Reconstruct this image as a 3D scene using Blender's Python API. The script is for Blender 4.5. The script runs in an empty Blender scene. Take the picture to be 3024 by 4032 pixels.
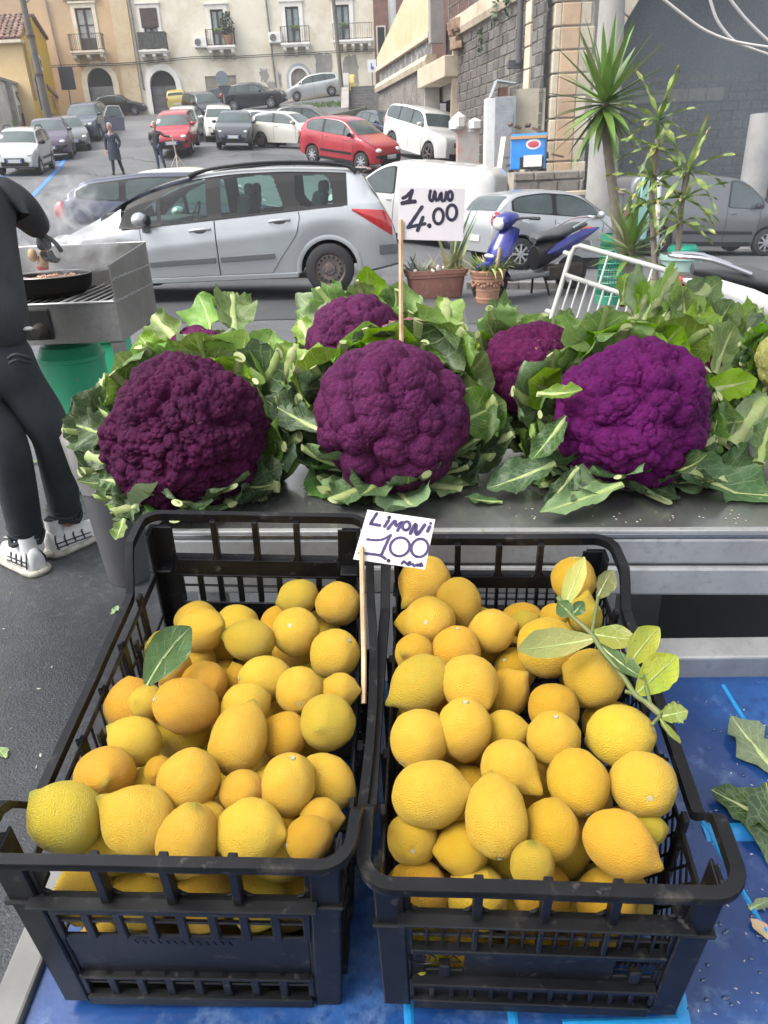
import bpy, bmesh, math, random
import numpy as np
from math import sin, cos, pi, radians, sqrt, exp, atan2, tan
from mathutils import Vector, Matrix, noise, kdtree, geometry

# ------------------------------------------------------------------ camera, world, sun, exposure
SC = bpy.context.scene
COL = SC.collection
FPX, TILT, ROLL, CAMH = 2850.0, radians(25.0), radians(2.4), 1.5
_f = Vector((0, cos(TILT), -sin(TILT)))
_u0 = Vector((0, sin(TILT), cos(TILT)))
_r0 = Vector((1, 0, 0))
_u = _u0 * cos(ROLL) + _r0 * sin(ROLL)
_r = _r0 * cos(ROLL) - _u0 * sin(ROLL)
cam = bpy.data.cameras.new('camera')
cam.sensor_fit = 'HORIZONTAL'
cam.sensor_width = 36.0
cam.lens = FPX / 3024 * 36
cam.clip_start = 0.05
cam.clip_end = 600
cam.dof.use_dof = True
cam.dof.focus_distance = 1.25
cam.dof.aperture_fstop = 28.0
camo = bpy.data.objects.new('camera', cam)
COL.objects.link(camo)
m = Matrix.Identity(4)
for i in range(3):
 m[i][0], m[i][1], m[i][2] = _r[i], _u[i], -_f[i]
m[2][3] = CAMH
camo.matrix_world = m
SC.camera = camo

SUN_EL, SUN_AZ = radians(56), radians(252)     # azimuth clockwise from +Y: veiled sun high on the left
w = bpy.data.worlds.new('World')
SC.world = w
w.use_nodes = True
nt = w.node_tree
nt.nodes.clear()
sky = nt.nodes.new('ShaderNodeTexSky')
sky.sky_type = 'NISHITA'
sky.sun_disc = False
sky.sun_elevation = SUN_EL
sky.sun_rotation = SUN_AZ
sky.air_density = 1.0
sky.dust_density = 3.0
hs = nt.nodes.new('ShaderNodeHueSaturation')
hs.inputs['Saturation'].default_value = 0.22
bg = nt.nodes.new('ShaderNodeBackground')
bg.inputs['Strength'].default_value = 0.15
wo = nt.nodes.new('ShaderNodeOutputWorld')
nt.links.new(sky.outputs[0], hs.inputs['Color'])
nt.links.new(hs.outputs[0], bg.inputs['Color'])
nt.links.new(bg.outputs[0], wo.inputs['Surface'])
sl = bpy.data.lights.new('sun', 'SUN')
sl.energy = 1.35
sl.angle = radians(35)
sl.color = (1.0, 0.96, 0.9)
so = bpy.data.objects.new('sun', sl)
COL.objects.link(so)
so.location = (-20, -20, 40)
_sd = Vector((sin(SUN_AZ) * cos(SUN_EL), cos(SUN_AZ) * cos(SUN_EL), sin(SUN_EL)))
so.rotation_euler = (-_sd).to_track_quat('-Z', 'Y').to_euler()
SC.view_settings.view_transform = 'Standard'
SC.view_settings.look = 'None'
SC.view_settings.gamma = 1.0
SC.view_settings.exposure = 1.42
SC.view_settings.use_curve_mapping = False
SC.render.engine = 'CYCLES'
SC.cycles.use_denoising = True
SC.cycles.max_bounces = 6
SC.cycles.transparent_max_bounces = 8
SC.cycles.caustics_reflective = False
SC.cycles.caustics_refractive = False
SC.cycles.volume_step_rate = 2.0

# ------------------------------------------------------------------ helpers
K = 3024 / 1659.0
def ray(x, y):
 return _f + _r * ((x * K - 1512) / FPX) + _u * ((2016 - y * K) / FPX)
CAMP = Vector((0, 0, CAMH))
def aty(x, y, Y):
 d = ray(x, y); return CAMP + d * (Y / d.y)
def atz(x, y, z):
 d = ray(x, y); return CAMP + d * ((z - CAMH) / d.z)
def atd(x, y, D):
 return CAMP + ray(x, y) * D
def atplane(x, y, p, n):
 d = ray(x, y); return CAMP + d * ((p - CAMP).dot(n) / d.dot(n))

def tag(o, label=None, cat=None, group=None, kind=None):
 if label: o['label'] = label
 if cat: o['category'] = cat
 if group: o['group'] = group
 if kind: o['kind'] = kind
 return o
def empty(name, loc=(0, 0, 0), rz=0.0, label=None, cat=None, group=None, rot=None):
 o = bpy.data.objects.new(name, None)
 COL.objects.link(o)
 o.empty_display_size = 0.1
 o.location = loc
 o.rotation_euler = rot if rot else (0, 0, rz)
 return tag(o, label, cat, group)
def inst(name, me, parent=None, loc=None, rot=None, scale=None):
 o = bpy.data.objects.new(name, me)
 COL.objects.link(o)
 if parent: o.parent = parent
 if loc is not None: o.location = loc
 if rot is not None: o.rotation_euler = rot
 if scale is not None: o.scale = scale
 return o
def copy_tree(o, parent=None):
 c = o.copy(); COL.objects.link(c); c.parent = parent
 for ch in list(o.children): copy_tree(ch, c)
 return c

class MB:
 def __init__(s):
  s.v, s.f, s.m, s.uv = [], [], [], None
  s.cur = 0
 def add(s, vs, fs, mi=None):
  b = len(s.v)
  s.v.extend([tuple(p) for p in vs])
  for f in fs:
   s.f.append(tuple(b + i for i in f)); s.m.append(s.cur if mi is None else mi)
  return s
 def box(s, c, size, R=None, mi=None, taper=1.0):
  hx, hy, hz = size[0] / 2, size[1] / 2, size[2] / 2
  vs = []
  for sx, sy, sz in ((-1,-1,-1),(1,-1,-1),(1,1,-1),(-1,1,-1),(-1,-1,1),(1,-1,1),(1,1,1),(-1,1,1)):
   t = taper if sz > 0 else 1
   p = Vector((sx*hx*t, sy*hy*t, sz*hz))
   if R is not None: p = R @ p
   vs.append(p + Vector(c))
  return s.add(vs, ((0,3,2,1),(4,5,6,7),(0,1,5,4),(1,2,6,5),(2,3,7,6),(3,0,4,7)), mi)
 def bb(s, x0, x1, y0, y1, z0, z1, mi=None):
  return s.box(((x0+x1)/2, (y0+y1)/2, (z0+z1)/2), (abs(x1-x0), abs(y1-y0), abs(z1-z0)), None, mi)
 def bar(s, a, b, w, h=None, up=(0,0,1), mi=None):
  a, b = Vector(a), Vector(b); d = b - a; L = d.length
  if L < 1e-6: return s
  d = d / L; upv = Vector(up)
  if abs(d.dot(upv)) > .98: upv = Vector((0,1,0)) if abs(d.y) < .9 else Vector((1,0,0))
  x = d.cross(upv).normalized(); z = x.cross(d)
  R = Matrix((x, d, z)).transposed()
  return s.box((a+b)/2, (w, L, h or w), R, mi)
 def tube(s, pts, r, n=8, mi=None, caps=True, closed=False):
  pts = [Vector(p) for p in pts]; N = len(pts)
  rs = r if isinstance(r, (list, tuple)) else [r] * N
  vs, fs = [], []
  prev = None
  for i, p in enumerate(pts):
   if closed: t = pts[(i+1) % N] - pts[i-1]
   else: t = pts[min(i+1, N-1)] - pts[max(i-1, 0)]
   t = t.normalized() if t.length > 1e-9 else Vector((0,0,1))
   if prev is None:
    a = Vector((0,0,1)) if abs(t.z) < .9 else Vector((1,0,0))
    x = t.cross(a).normalized()
   else:
    x = prev - t * prev.dot(t)
    x = x.normalized() if x.length > 1e-6 else t.orthogonal().normalized()
   prev = x; y = t.cross(x)
   for k in range(n):
    a = 2*pi*k/n
    vs.append(p + (x*cos(a) + y*sin(a)) * rs[i])
  for i in range(N if closed else N-1):
   j = (i+1) % N
   for k in range(n):
    k2 = (k+1) % n
    fs.append((i*n+k, i*n+k2, j*n+k2, j*n+k))
  if caps and not closed:
   fs.append(tuple(reversed(range(n)))); fs.append(tuple((N-1)*n+k for k in range(n)))
  return s.add(vs, fs, mi)
 def lathe(s, prof, n=16, c=(0,0,0), R=None, mi=None, cap=True):
  vs, fs = [], []; N = len(prof); c = Vector(c)
  for r, z in prof:
   for k in range(n):
    a = 2*pi*k/n
    p = Vector((r*cos(a), r*sin(a), z))
    if R is not None: p = R @ p
    vs.append(p + c)
  for i in range(N-1):
   for k in range(n):
    k2 = (k+1) % n
    fs.append((i*n+k, i*n+k2, (i+1)*n+k2, (i+1)*n+k))
  if cap:
   fs.append(tuple(reversed(range(n)))); fs.append(tuple((N-1)*n+k for k in range(n)))
  return s.add(vs, fs, mi)
 def ball(s, c, r, n=12, mi=None, R=None):
  r = r if isinstance(r, (list, tuple)) else (r, r, r)
  prof = [(sin(pi*i/(n//2)), -cos(pi*i/(n//2))) for i in range(n//2+1)]
  vs, fs = [], []; c = Vector(c)
  for a, z in prof:
   for k in range(n):
    t = 2*pi*k/n
    p = Vector((a*cos(t)*r[0], a*sin(t)*r[1], z*r[2]))
    if R is not None: p = R @ p
    vs.append(p + c)
  for i in range(n//2):
   for k in range(n):
    fs.append((i*n+k, i*n+(k+1)%n, (i+1)*n+(k+1)%n, (i+1)*n+k))
  return s.add(vs, fs, mi)
 def prism(s, poly, fn0, fn1, mi=None):
  """poly: 2D outline; fn0/fn1 map a 2D point to the near and far 3D faces."""
  n = len(poly)
  vs = [fn0(*p) for p in poly] + [fn1(*p) for p in poly]
  fs = [tuple(range(n)), tuple(reversed(range(n, 2*n)))] + [(i, n+i, n+(i+1)%n, (i+1)%n) for i in range(n)]
  return s.add(vs, fs, mi)
 def grid(s, rows, mi=None, closed=False):
  n = len(rows[0]); vs = [p for r in rows for p in r]; fs = []
  for i in range(len(rows)-1):
   for k in range(n if closed else n-1):
    k2 = (k+1) % n
    fs.append((i*n+k, i*n+k2, (i+1)*n+k2, (i+1)*n+k))
  return s.add(vs, fs, mi)
 def mesh(s, name, mats, smooth=None, weld=False):
  me = bpy.data.meshes.new(name)
  me.from_pydata(s.v, [], s.f)
  for mt in (mats if isinstance(mats, (list, tuple)) else [mats]): me.materials.append(mt)
  if any(s.m): me.polygons.foreach_set('material_index', s.m)
  bm = bmesh.new(); bm.from_mesh(me)
  if weld: bmesh.ops.remove_doubles(bm, verts=bm.verts, dist=weld)
  bmesh.ops.recalc_face_normals(bm, faces=bm.faces)
  bm.to_mesh(me); bm.free()
  if smooth is not None:
   me.polygons.foreach_set('use_smooth', [True] * len(me.polygons))
   if smooth < 179: me.set_sharp_from_angle(angle=radians(smooth))
  me.update()
  return me
 def build(s, name, mats, parent=None, smooth=None, bevel=0, loc=None, rot=None, weld=False, seg=2):
  o = inst(name, s.mesh(name, mats, smooth, weld), parent, loc, rot)
  if bevel:
   b = o.modifiers.new('bevel', 'BEVEL'); b.width = bevel; b.segments = seg; b.limit_method = 'ANGLE'; b.angle_limit = radians(40)
   b.harden_normals = False
  return o

def rect(w, h): return [(-w/2,-h/2),(w/2,-h/2),(w/2,h/2),(-w/2,h/2)]
def rrect(w, h, r, n=4):
 out = []
 for cx, cy, a0 in ((w/2-r,-h/2+r,-90),(w/2-r,h/2-r,0),(-w/2+r,h/2-r,90),(-w/2+r,-h/2+r,180)):
  for i in range(n+1):
   a = radians(a0 + 90*i/n); out.append((cx+r*cos(a), cy+r*sin(a)))
 return out
def lerp(a, b, t): return a + (b-a)*t
def interp(x, pts):
 if x <= pts[0][0]: return pts[0][1]
 for (a, b), (c, d) in zip(pts, pts[1:]):
  if x <= c: return b + (d-b)*(x-a)/(c-a) if c > a else d
 return pts[-1][1]
def spline(pts, n):
 """Catmull-Rom through pts (any dimension), n samples per span"""
 P = [Vector(p) for p in pts]; out = []
 for i in range(len(P)-1):
  p0, p1, p2, p3 = P[max(i-1,0)], P[i], P[i+1], P[min(i+2,len(P)-1)]
  for k in range(n):
   t = k/n
   out.append(.5*((2*p1)+(p2-p0)*t+(2*p0-5*p1+4*p2-p3)*t*t+(3*p1-p0-3*p2+p3)*t**3))
 out.append(P[-1]); return out

# ------------------------------------------------------------------ materials
MATS = {}
def mat(name, col, rough=.6, metal=0., var=None, bump=None, coat=0., spec=.5, sss=0., rnd=0., coords='Object', trans=0.):
 """var=(scale, darker colour or factor, contrast lo, hi); bump=(scale, strength, distance)"""
 if name in MATS: return MATS[name]
 mt = bpy.data.materials.new(name); mt.use_nodes = True
 n = mt.node_tree.nodes; l = mt.node_tree.links
 b = n['Principled BSDF']
 c = (*col, 1) if len(col) == 3 else col
 b.inputs['Base Color'].default_value = c
 b.inputs['Roughness'].default_value = rough
 b.inputs['Metallic'].default_value = metal
 b.inputs['Specular IOR Level'].default_value = spec
 if coat: b.inputs['Coat Weight'].default_value = coat; b.inputs['Coat Roughness'].default_value = .04
 if sss:
  b.inputs['Subsurface Weight'].default_value = sss; b.inputs['Subsurface Radius'].default_value = (.01, .006, .002)
 tc = None
 def coord():
  nonlocal tc
  if tc is None: tc = n.new('ShaderNodeTexCoord')
  return tc.outputs[coords]
 last = None
 if var:
  for vi, (sc_, c2, lo, hi) in enumerate(var if isinstance(var, list) else [var]):
   nz = n.new('ShaderNodeTexNoise'); nz.inputs['Scale'].default_value = sc_; nz.inputs['Detail'].default_value = 6
   nz.inputs['Roughness'].default_value = .65
   l.new(coord(), nz.inputs['Vector'])
   mr = n.new('ShaderNodeMapRange'); mr.inputs[1].default_value = lo; mr.inputs[2].default_value = hi
   l.new(nz.outputs['Fac'], mr.inputs[0])
   mx = n.new('ShaderNodeMix'); mx.data_type = 'RGBA'
   l.new(mr.outputs[0], mx.inputs[0])
   if last is None: mx.inputs[6].default_value = c
   else: l.new(last, mx.inputs[6])
   mx.inputs[7].default_value = (*c2, 1) if not isinstance(c2, (int, float)) else (c[0]*c2, c[1]*c2, c[2]*c2, 1)
   last = mx.outputs[2]
 if rnd:
  oi = n.new('ShaderNodeObjectInfo'); h = n.new('ShaderNodeHueSaturation')
  mr = n.new('ShaderNodeMapRange'); mr.inputs[3].default_value = 1-rnd; mr.inputs[4].default_value = 1+rnd
  l.new(oi.outputs['Random'], mr.inputs[0]); l.new(mr.outputs[0], h.inputs['Value'])
  if last is None: h.inputs['Color'].default_value = c
  else: l.new(last, h.inputs['Color'])
  last = h.outputs[0]
 if last is not None: l.new(last, b.inputs['Base Color'])
 if bump:
  nz = n.new('ShaderNodeTexNoise'); nz.inputs['Scale'].default_value = bump[0]; nz.inputs['Detail'].default_value = 5
  l.new(coord(), nz.inputs['Vector'])
  bp = n.new('ShaderNodeBump'); bp.inputs['Strength'].default_value = bump[1]; bp.inputs['Distance'].default_value = bump[2]
  l.new(nz.outputs['Fac'], bp.inputs['Height']); l.new(bp.outputs[0], b.inputs['Normal'])
 if trans:
  tr = n.new('ShaderNodeBsdfTranslucent'); ms = n.new('ShaderNodeMixShader'); ms.inputs[0].default_value = trans
  if last is not None: l.new(last, tr.inputs['Color'])
  else: tr.inputs['Color'].default_value = c
  l.new(b.outputs[0], ms.inputs[1]); l.new(tr.outputs[0], ms.inputs[2]); l.new(ms.outputs[0], n['Material Output'].inputs['Surface'])
 MATS[name] = mt
 return mt
# ------------------------------------------------------------------ terrain
TP = np.array([(-8,-4,0),(0,-4,0),(8,-4,0),(-6,3,0),(0,3,0),(6,3,-.02),(-1.3,9.7,.12),(-5,9.7,.16),(1.4,9.1,-.02),(2.2,10.2,-.04),(-2,13,.0),(-4.5,14,.08),(.9,19.9,-.03),
 (3.7,17.7,-.45),(8.9,21,-.72),(14,18,-.8),(12,10,-.3),(22,26,-.9),(-13,30.2,1.95),(-14,35,2.5),(-14.8,40,3.05),(-15.6,45.1,3.85),(-8.25,35.3,2.65),(-9.9,48.8,4.65),
 (-7.9,57.5,5.85),(-3.8,61,6.65),(-6,37.3,2.85),(-4.1,42.8,3.2),(-.64,29,1.65),(2.26,33.4,1.95),(-10,31.8,1.88),(-8.7,33.5,2.05),(-26,64,6.2),(-16,64,6.4),(-5,64,6.9),
 (1,64,7.3),(-30,40,3.),(-25,30,1.9),(-25,10,.3),(5,24,-.2),(7,26,-.6),(10,60,5),(20,50,2),(-40,64,6),(-40,30,2),(-21,52,4.9)], float)
def _U(r2): return np.where(r2 > 1e-9, r2*np.log(np.maximum(r2, 1e-9)), 0)
_n = len(TP)
_A = np.zeros((_n+3, _n+3))
_A[:_n,:_n] = _U(((TP[:,None,:2]-TP[None,:,:2])**2).sum(-1)) + np.eye(_n)*.6
_A[:_n,_n] = 1; _A[:_n,_n+1:] = TP[:,:2]; _A[_n:,:_n] = _A[:_n,_n:].T
_W = np.linalg.solve(_A, np.r_[TP[:,2], 0, 0, 0])
def ter_np(XY):
 XY = np.asarray(XY, float)
 z = _U(((XY[:,None,:]-TP[None,:,:2])**2).sum(-1)) @ _W[:_n] + _W[_n] + XY @ _W[_n+1:]
 k = np.clip((XY[:,1]-3.0)/5.0, 0, 1); k = k*k*(3-2*k)
 return z*k
def ter(x, y): return float(ter_np([(x, y)])[0])
def G(px, py, ymin=1.5):
 """the point of the ground seen at a given place of the photograph"""
 d = ray(px, py); a = ymin; st = .25; prev = a
 while a < 90:
  p = CAMP + d*(a/d.y)
  if p.z <= ter(p.x, p.y):
   lo, hi = prev, a
   for _ in range(20):
    mm = (lo+hi)/2; p = CAMP + d*(mm/d.y)
    if p.z <= ter(p.x, p.y): hi = mm
    else: lo = mm
   return Vector((p.x, p.y, ter(p.x, p.y)))
  prev = a; a += st
 return p
def slope_rot(x, y, head):
 """rotation that stands a thing on the slope, nose in the heading direction"""
 e = 1.2
 nx = -(ter(x+e, y)-ter(x-e, y))/(2*e); ny = -(ter(x, y+e)-ter(x, y-e))/(2*e)
 n = Vector((nx, ny, 1)).normalized()
 fx = Vector((cos(head), sin(head), 0)); fx = (fx - n*fx.dot(n)).normalized()
 fy = n.cross(fx)
 return Matrix((fx, fy, n)).transposed().to_euler()

M_ASPH = mat('asphalt', (.115,.117,.122), .62, var=[(.35,(.07,.072,.078),.42,.62),(1.3,(.058,.06,.066),.50,.70),(7.,.70,.48,.64),(34.,1.35,.5,.7),(120.,.55,.52,.7)], bump=(140.,.32,.010))
def _wet():
 n = M_ASPH.node_tree.nodes; l = M_ASPH.node_tree.links; b = n['Principled BSDF']; tc = n.new('ShaderNodeTexCoord'); nz = n.new('ShaderNodeTexNoise'); nz.inputs['Scale'].default_value = .9; nz.inputs['Detail'].default_value = 5
 sp = n.new('ShaderNodeSeparateXYZ'); l.new(tc.outputs['Object'], nz.inputs['Vector']); l.new(tc.outputs['Object'], sp.inputs[0]); ad = n.new('ShaderNodeMath'); ad.operation = 'MULTIPLY_ADD'; ad.inputs[1].default_value = 4.; l.new(nz.outputs['Fac'], ad.inputs[0]); l.new(sp.outputs[1], ad.inputs[2])
 mr = n.new('ShaderNodeMapRange'); mr.inputs[1].default_value = 7.0; mr.inputs[2].default_value = 4.2; l.new(ad.outputs[0], mr.inputs[0]); src = b.inputs['Base Color'].links[0].from_socket
 mx = n.new('ShaderNodeMix'); mx.data_type = 'RGBA'; l.new(mr.outputs[0], mx.inputs[0]); l.new(src, mx.inputs[6]); mg = n.new('ShaderNodeMix'); mg.data_type = 'RGBA'; mg.blend_type = 'MULTIPLY'; mg.inputs[0].default_value = 1; l.new(src, mg.inputs[6]); mg.inputs[7].default_value = (.28,.29,.31,1); l.new(mg.outputs[2], mx.inputs[7]); l.new(mx.outputs[2], b.inputs['Base Color'])
 m2 = n.new('ShaderNodeMapRange'); m2.inputs[3].default_value = .62; m2.inputs[4].default_value = .30; l.new(mr.outputs[0], m2.inputs[0]); l.new(m2.outputs[0], b.inputs['Roughness'])
_wet()
def build_ground():
 xs = np.concatenate([np.linspace(-120,-32,10), np.linspace(-30,-5,42), np.linspace(-4.6,4.6,34), np.linspace(5,25,28), np.linspace(28,120,9)])
 ys = np.concatenate([np.linspace(-60,-3,8), np.linspace(-2,16,50), np.linspace(16.5,66,75), np.linspace(70,160,8)])
 X, Y = np.meshgrid(xs, ys)
 q = np.stack([X.ravel(), Y.ravel()], 1)
 qc = q.copy(); qc[:,0] = np.clip(qc[:,0], -38, 22); qc[:,1] = np.clip(qc[:,1], -4, 66)
 z = ter_np(qc)
 near = np.clip(1-(q[:,1]-2)/12, 0, 1)*(q[:,1] > -5)
 for i in range(len(z)):
  z[i] += (noise.noise(Vector((q[i,0]*1.3, q[i,1]*1.3, 0)))*.012)*near[i]
 v = np.c_[q, z]
 nx, ny = len(xs), len(ys)
 b = MB(); b.add([tuple(p) for p in v], [(j*nx+i, j*nx+i+1, (j+1)*nx+i+1, (j+1)*nx+i) for j in range(ny-1) for i in range(nx-1)])
 o = b.build('ground', M_ASPH, smooth=180); tag(o, 'grey worn wet asphalt of the square and the sloping street', kind='structure')
build_ground()

def ribbon(name, pts, wd, material, lift=.012, kind='structure', label=None):
 pts = [Vector((p[0], p[1], 0)) for p in pts]; dense = []
 for a, c in zip(pts, pts[1:]):
  n = max(2, int((c-a).length/.6)); dense += [a.lerp(c, i/n) for i in range(n)]
 dense.append(pts[-1]); rows = []
 for i, p in enumerate(dense):
  t = (dense[min(i+1,len(dense)-1)] - dense[max(i-1,0)]).normalized(); s = Vector((-t.y, t.x, 0))*wd/2
  rows.append([Vector((q.x, q.y, ter(q.x, q.y)+lift)) for q in (p-s, p, p+s)])
 o = MB().grid(rows).build(name, material); tag(o, label, kind=kind); return o
M_BLUEL = mat('blue_road_paint', (.05,.2,.62), .6, var=(3., (.07,.16,.36), .5, .75))
A_, B_, C_ = G(72,422), G(160,325), G(252,252)
ribbon('parking_line', [A_ + (A_-B_)*.25, A_, B_, C_], .16, M_BLUEL, label='blue parking bay line running up the street')
p1 = G(0,382); ribbon('parking_line', [p1, G(52,379), G(100,377)], .12, M_BLUEL, label='blue cross line of the parking bay in front of the white car')
for a, c in (((95,357),(135,348)), ((140,325),(165,322))):
 ribbon('parking_line', [G(*a), G(*c)], .1, M_BLUEL, label='short blue bay divider')
M_PATCH = mat('asphalt_patch', (.15,.15,.155), .7, var=[(.6,.72,.4,.7),(60.,.8,.4,.7)], bump=(120.,.4,.01))
def patch(pp, lift=.006, m=M_PATCH):
 ctr = [G(*p) for p in pp]; b = MB(); n = 7
 P0, P1, P2, P3 = ctr; rows = []
 for i in range(n+1):
  L_, R_ = P0.lerp(P3, i/n), P1.lerp(P2, i/n)
  rows.append([(q.x, q.y, ter(q.x, q.y)+lift) for q in (L_.lerp(R_, k/n) for k in range(n+1))])
 tag(b.grid(rows).build('asphalt_patch', m), 'paler patch of repaired asphalt in the street', kind='structure')
patch(((258,300),(345,300),(352,262),(272,262)))
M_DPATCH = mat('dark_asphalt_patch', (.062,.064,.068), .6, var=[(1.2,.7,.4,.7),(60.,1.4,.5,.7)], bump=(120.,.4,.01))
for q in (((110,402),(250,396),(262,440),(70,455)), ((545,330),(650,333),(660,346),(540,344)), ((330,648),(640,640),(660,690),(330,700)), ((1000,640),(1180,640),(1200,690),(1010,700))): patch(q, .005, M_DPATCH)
M_CRACK = mat('asphalt_crack', (.022,.022,.024), .9); cr = random.Random(17)
for x0, y0, x1, y1 in ((175,372,260,392),(200,410,330,386),(262,340,350,352),(150,430,300,412),(545,332,665,342),(290,318,360,312),(450,340,560,334),(640,360,560,348)):
 pts = [G(lerp(x0,x1,i/9)+cr.uniform(-4,4), lerp(y0,y1,i/9)+cr.uniform(-3,3)) for i in range(10)]
 ribbon('crack', pts, cr.uniform(.02,.05), M_CRACK, .009)
# low kerb behind the scooter and the pots
M_KERB = mat('kerb_stone', (.22,.21,.2), .8, var=(6.,.6,.4,.7), bump=(40.,.4,.01))
kb = MB(); k0, k1 = Vector((1.3,10.7,0)), Vector((9.5,10.2,0)); nk = 11
for i in range(nk):
 a, c = k0.lerp(k1, (i+.01)/nk), k0.lerp(k1, (i+.99)/nk)
 kb.bar((a.x,a.y,ter(a.x,a.y)+.02), (c.x,c.y,ter(c.x,c.y)+.02), .16, .16)
tag(kb.build('kerb', M_KERB, bevel=.012), 'low grey stone kerb behind the plant pots', kind='structure')

# ------------------------------------------------------------------ facades at the top of the street (plane y = FY)
FY = 64.0
def F2(px, py):
 p = aty(px, py, FY); return p.x, p.z
M_BEIGE = mat('beige_plaster', (.56,.39,.23), .9, var=[(.35,(.42,.30,.19),.38,.7),(2.2,.86,.5,.75)], bump=(6.,.25,.02))
M_BEIGE_L = mat('ochre_plaster', (.52,.40,.24), .9, var=[(.5,(.60,.52,.38),.4,.7),(2.2,(.34,.26,.17),.56,.76),(9.,.85,.5,.7)], bump=(6.,.2,.02))
M_CREAM = mat('cream_plaster', (.66,.61,.50), .9, var=[(.3,(.54,.47,.36),.42,.66),(1.3,(.70,.66,.58),.45,.7),(3.,(.46,.40,.31),.60,.80),(9.,.84,.55,.72)], bump=(5.,.25,.02))
M_STUCCO = mat('stucco_trim', (.66,.6,.48), .85, var=(1.6,(.52,.45,.33),.45,.7), bump=(9.,.2,.02))
M_WSTUCCO = mat('white_stucco_trim', (.72,.7,.66), .85, var=(1.6,(.58,.55,.5),.5,.72), bump=(9.,.2,.02))
M_RENDER = mat('bare_grey_render', (.3,.28,.26), .95, var=(2.,.75,.4,.7), bump=(10.,.3,.02))
M_DARKW = mat('dark_brown_wood', (.06,.042,.035), .6, var=(4.,.6,.4,.6))
M_GREYW = mat('grey_painted_wood', (.13,.13,.14), .6, var=(5.,.7,.4,.6))
M_GLASS = mat('window_glass', (.16,.22,.23), .08, spec=.8, var=(.9,(.3,.36,.35),.45,.65))
M_CURT = mat('curtained_glass', (.42,.42,.4), .25, var=(3.,.7,.4,.65))
M_IRON = mat('rusty_black_iron', (.05,.042,.038), .6, metal=.4, var=(20.,(.1,.06,.04),.5,.7))
M_PIPE = mat('grey_zinc_pipe', (.2,.2,.2), .5, metal=.5, var=(3.,.7,.4,.6))
M_BPIPE = mat('brown_pipe', (.26,.17,.14), .6)
M_SHUT = mat('grey_roller_shutter', (.25,.26,.28), .5, metal=.5, var=(2.,.75,.4,.65))
M_ACW = mat('white_appliance', (.7,.7,.68), .45, var=(6.,.85,.5,.7))
M_DARK = mat('near_black', (.012,.012,.013), .7)
M_VOID = mat('dark_room', (.02,.02,.022), .9)

def wall_holes(b, x0, x1, z0, z1, holes, y, depth=.3, mi=0):
 xs = sorted({x0, x1, *[c for h in holes for c in h[:2]]}); zs = sorted({z0, z1, *[c for h in holes for c in h[2:]]})
 for a, c in zip(xs, xs[1:]):
  for d, e in zip(zs, zs[1:]):
   mx, mz = (a+c)/2, (d+e)/2
   if any(h[0] < mx < h[1] and h[2] < mz < h[3] for h in holes) or mx < x0 or mx > x1: continue
   b.add([(a,y,d),(c,y,d),(c,y,e),(a,y,e)], [(0,1,2,3)], mi)
 for hx0, hx1, hz0, hz1 in holes:
  q = [(hx0,hz0),(hx1,hz0),(hx1,hz1),(hx0,hz1)]
  for i in range(4):
   (ax, az), (cx, cz) = q[i], q[(i+1) % 4]
   b.add([(ax,y,az),(cx,y,cz),(cx,y+depth,cz),(ax,y+depth,az)], [(0,1,2,3)], mi)
def surround(b, x0, x1, z0, z1, wd, y, pr=.07, sill=False, top=True):
 b.bb(x0-wd, x0, y-pr, y+.02, z0, z1); b.bb(x1, x1+wd, y-pr, y+.02, z0, z1)
 if top:
  b.bb(x0-wd, x1+wd, y-pr, y+.02, z1+.002, z1+wd); b.bb(x0-wd*1.35, x1+wd*1.35, y-pr*2.2, y+.02, z1+wd+.002, z1+wd+.12)
def french_window(par, x0, x1, z0, z1, y, frame_m, pane_m, mid=True, lower=None):
 b = MB(); t = .09; d = y+.2
 b.bb(x0, x0+t, d-.05, d+.05, z0, z1); b.bb(x1-t, x1, d-.05, d+.05, z0, z1); b.bb(x0+t, x1-t, d-.05, d+.05, z1-t, z1)
 xm = (x0+x1)/2; b.bb(xm-.09, xm+.09, d-.06, d+.05, z0, z1-t)
 zm = z0+(z1-z0)*.62
 if mid:
  b.bb(x0+t, xm-.09, d-.04, d+.04, zm-.04, zm+.04); b.bb(xm+.09, x1-t, d-.04, d+.04, zm-.04, zm+.04)
 w_ = b.build('window', frame_m, par)
 zl = z0
 if lower:
  zl = z0+lower
  p = MB(); p.bb(x0+t, xm-.09, d-.03, d+.03, z0, zl); p.bb(xm+.09, x1-t, d-.03, d+.03, z0, zl); p.build('panel', frame_m, w_)
 for a, c in ((x0+t, xm-.09), (xm+.09, x1-t)):
  MB().bb(a, c, d, d+.02, zl, z1-t).build('pane', pane_m, w_)
 return w_
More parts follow.
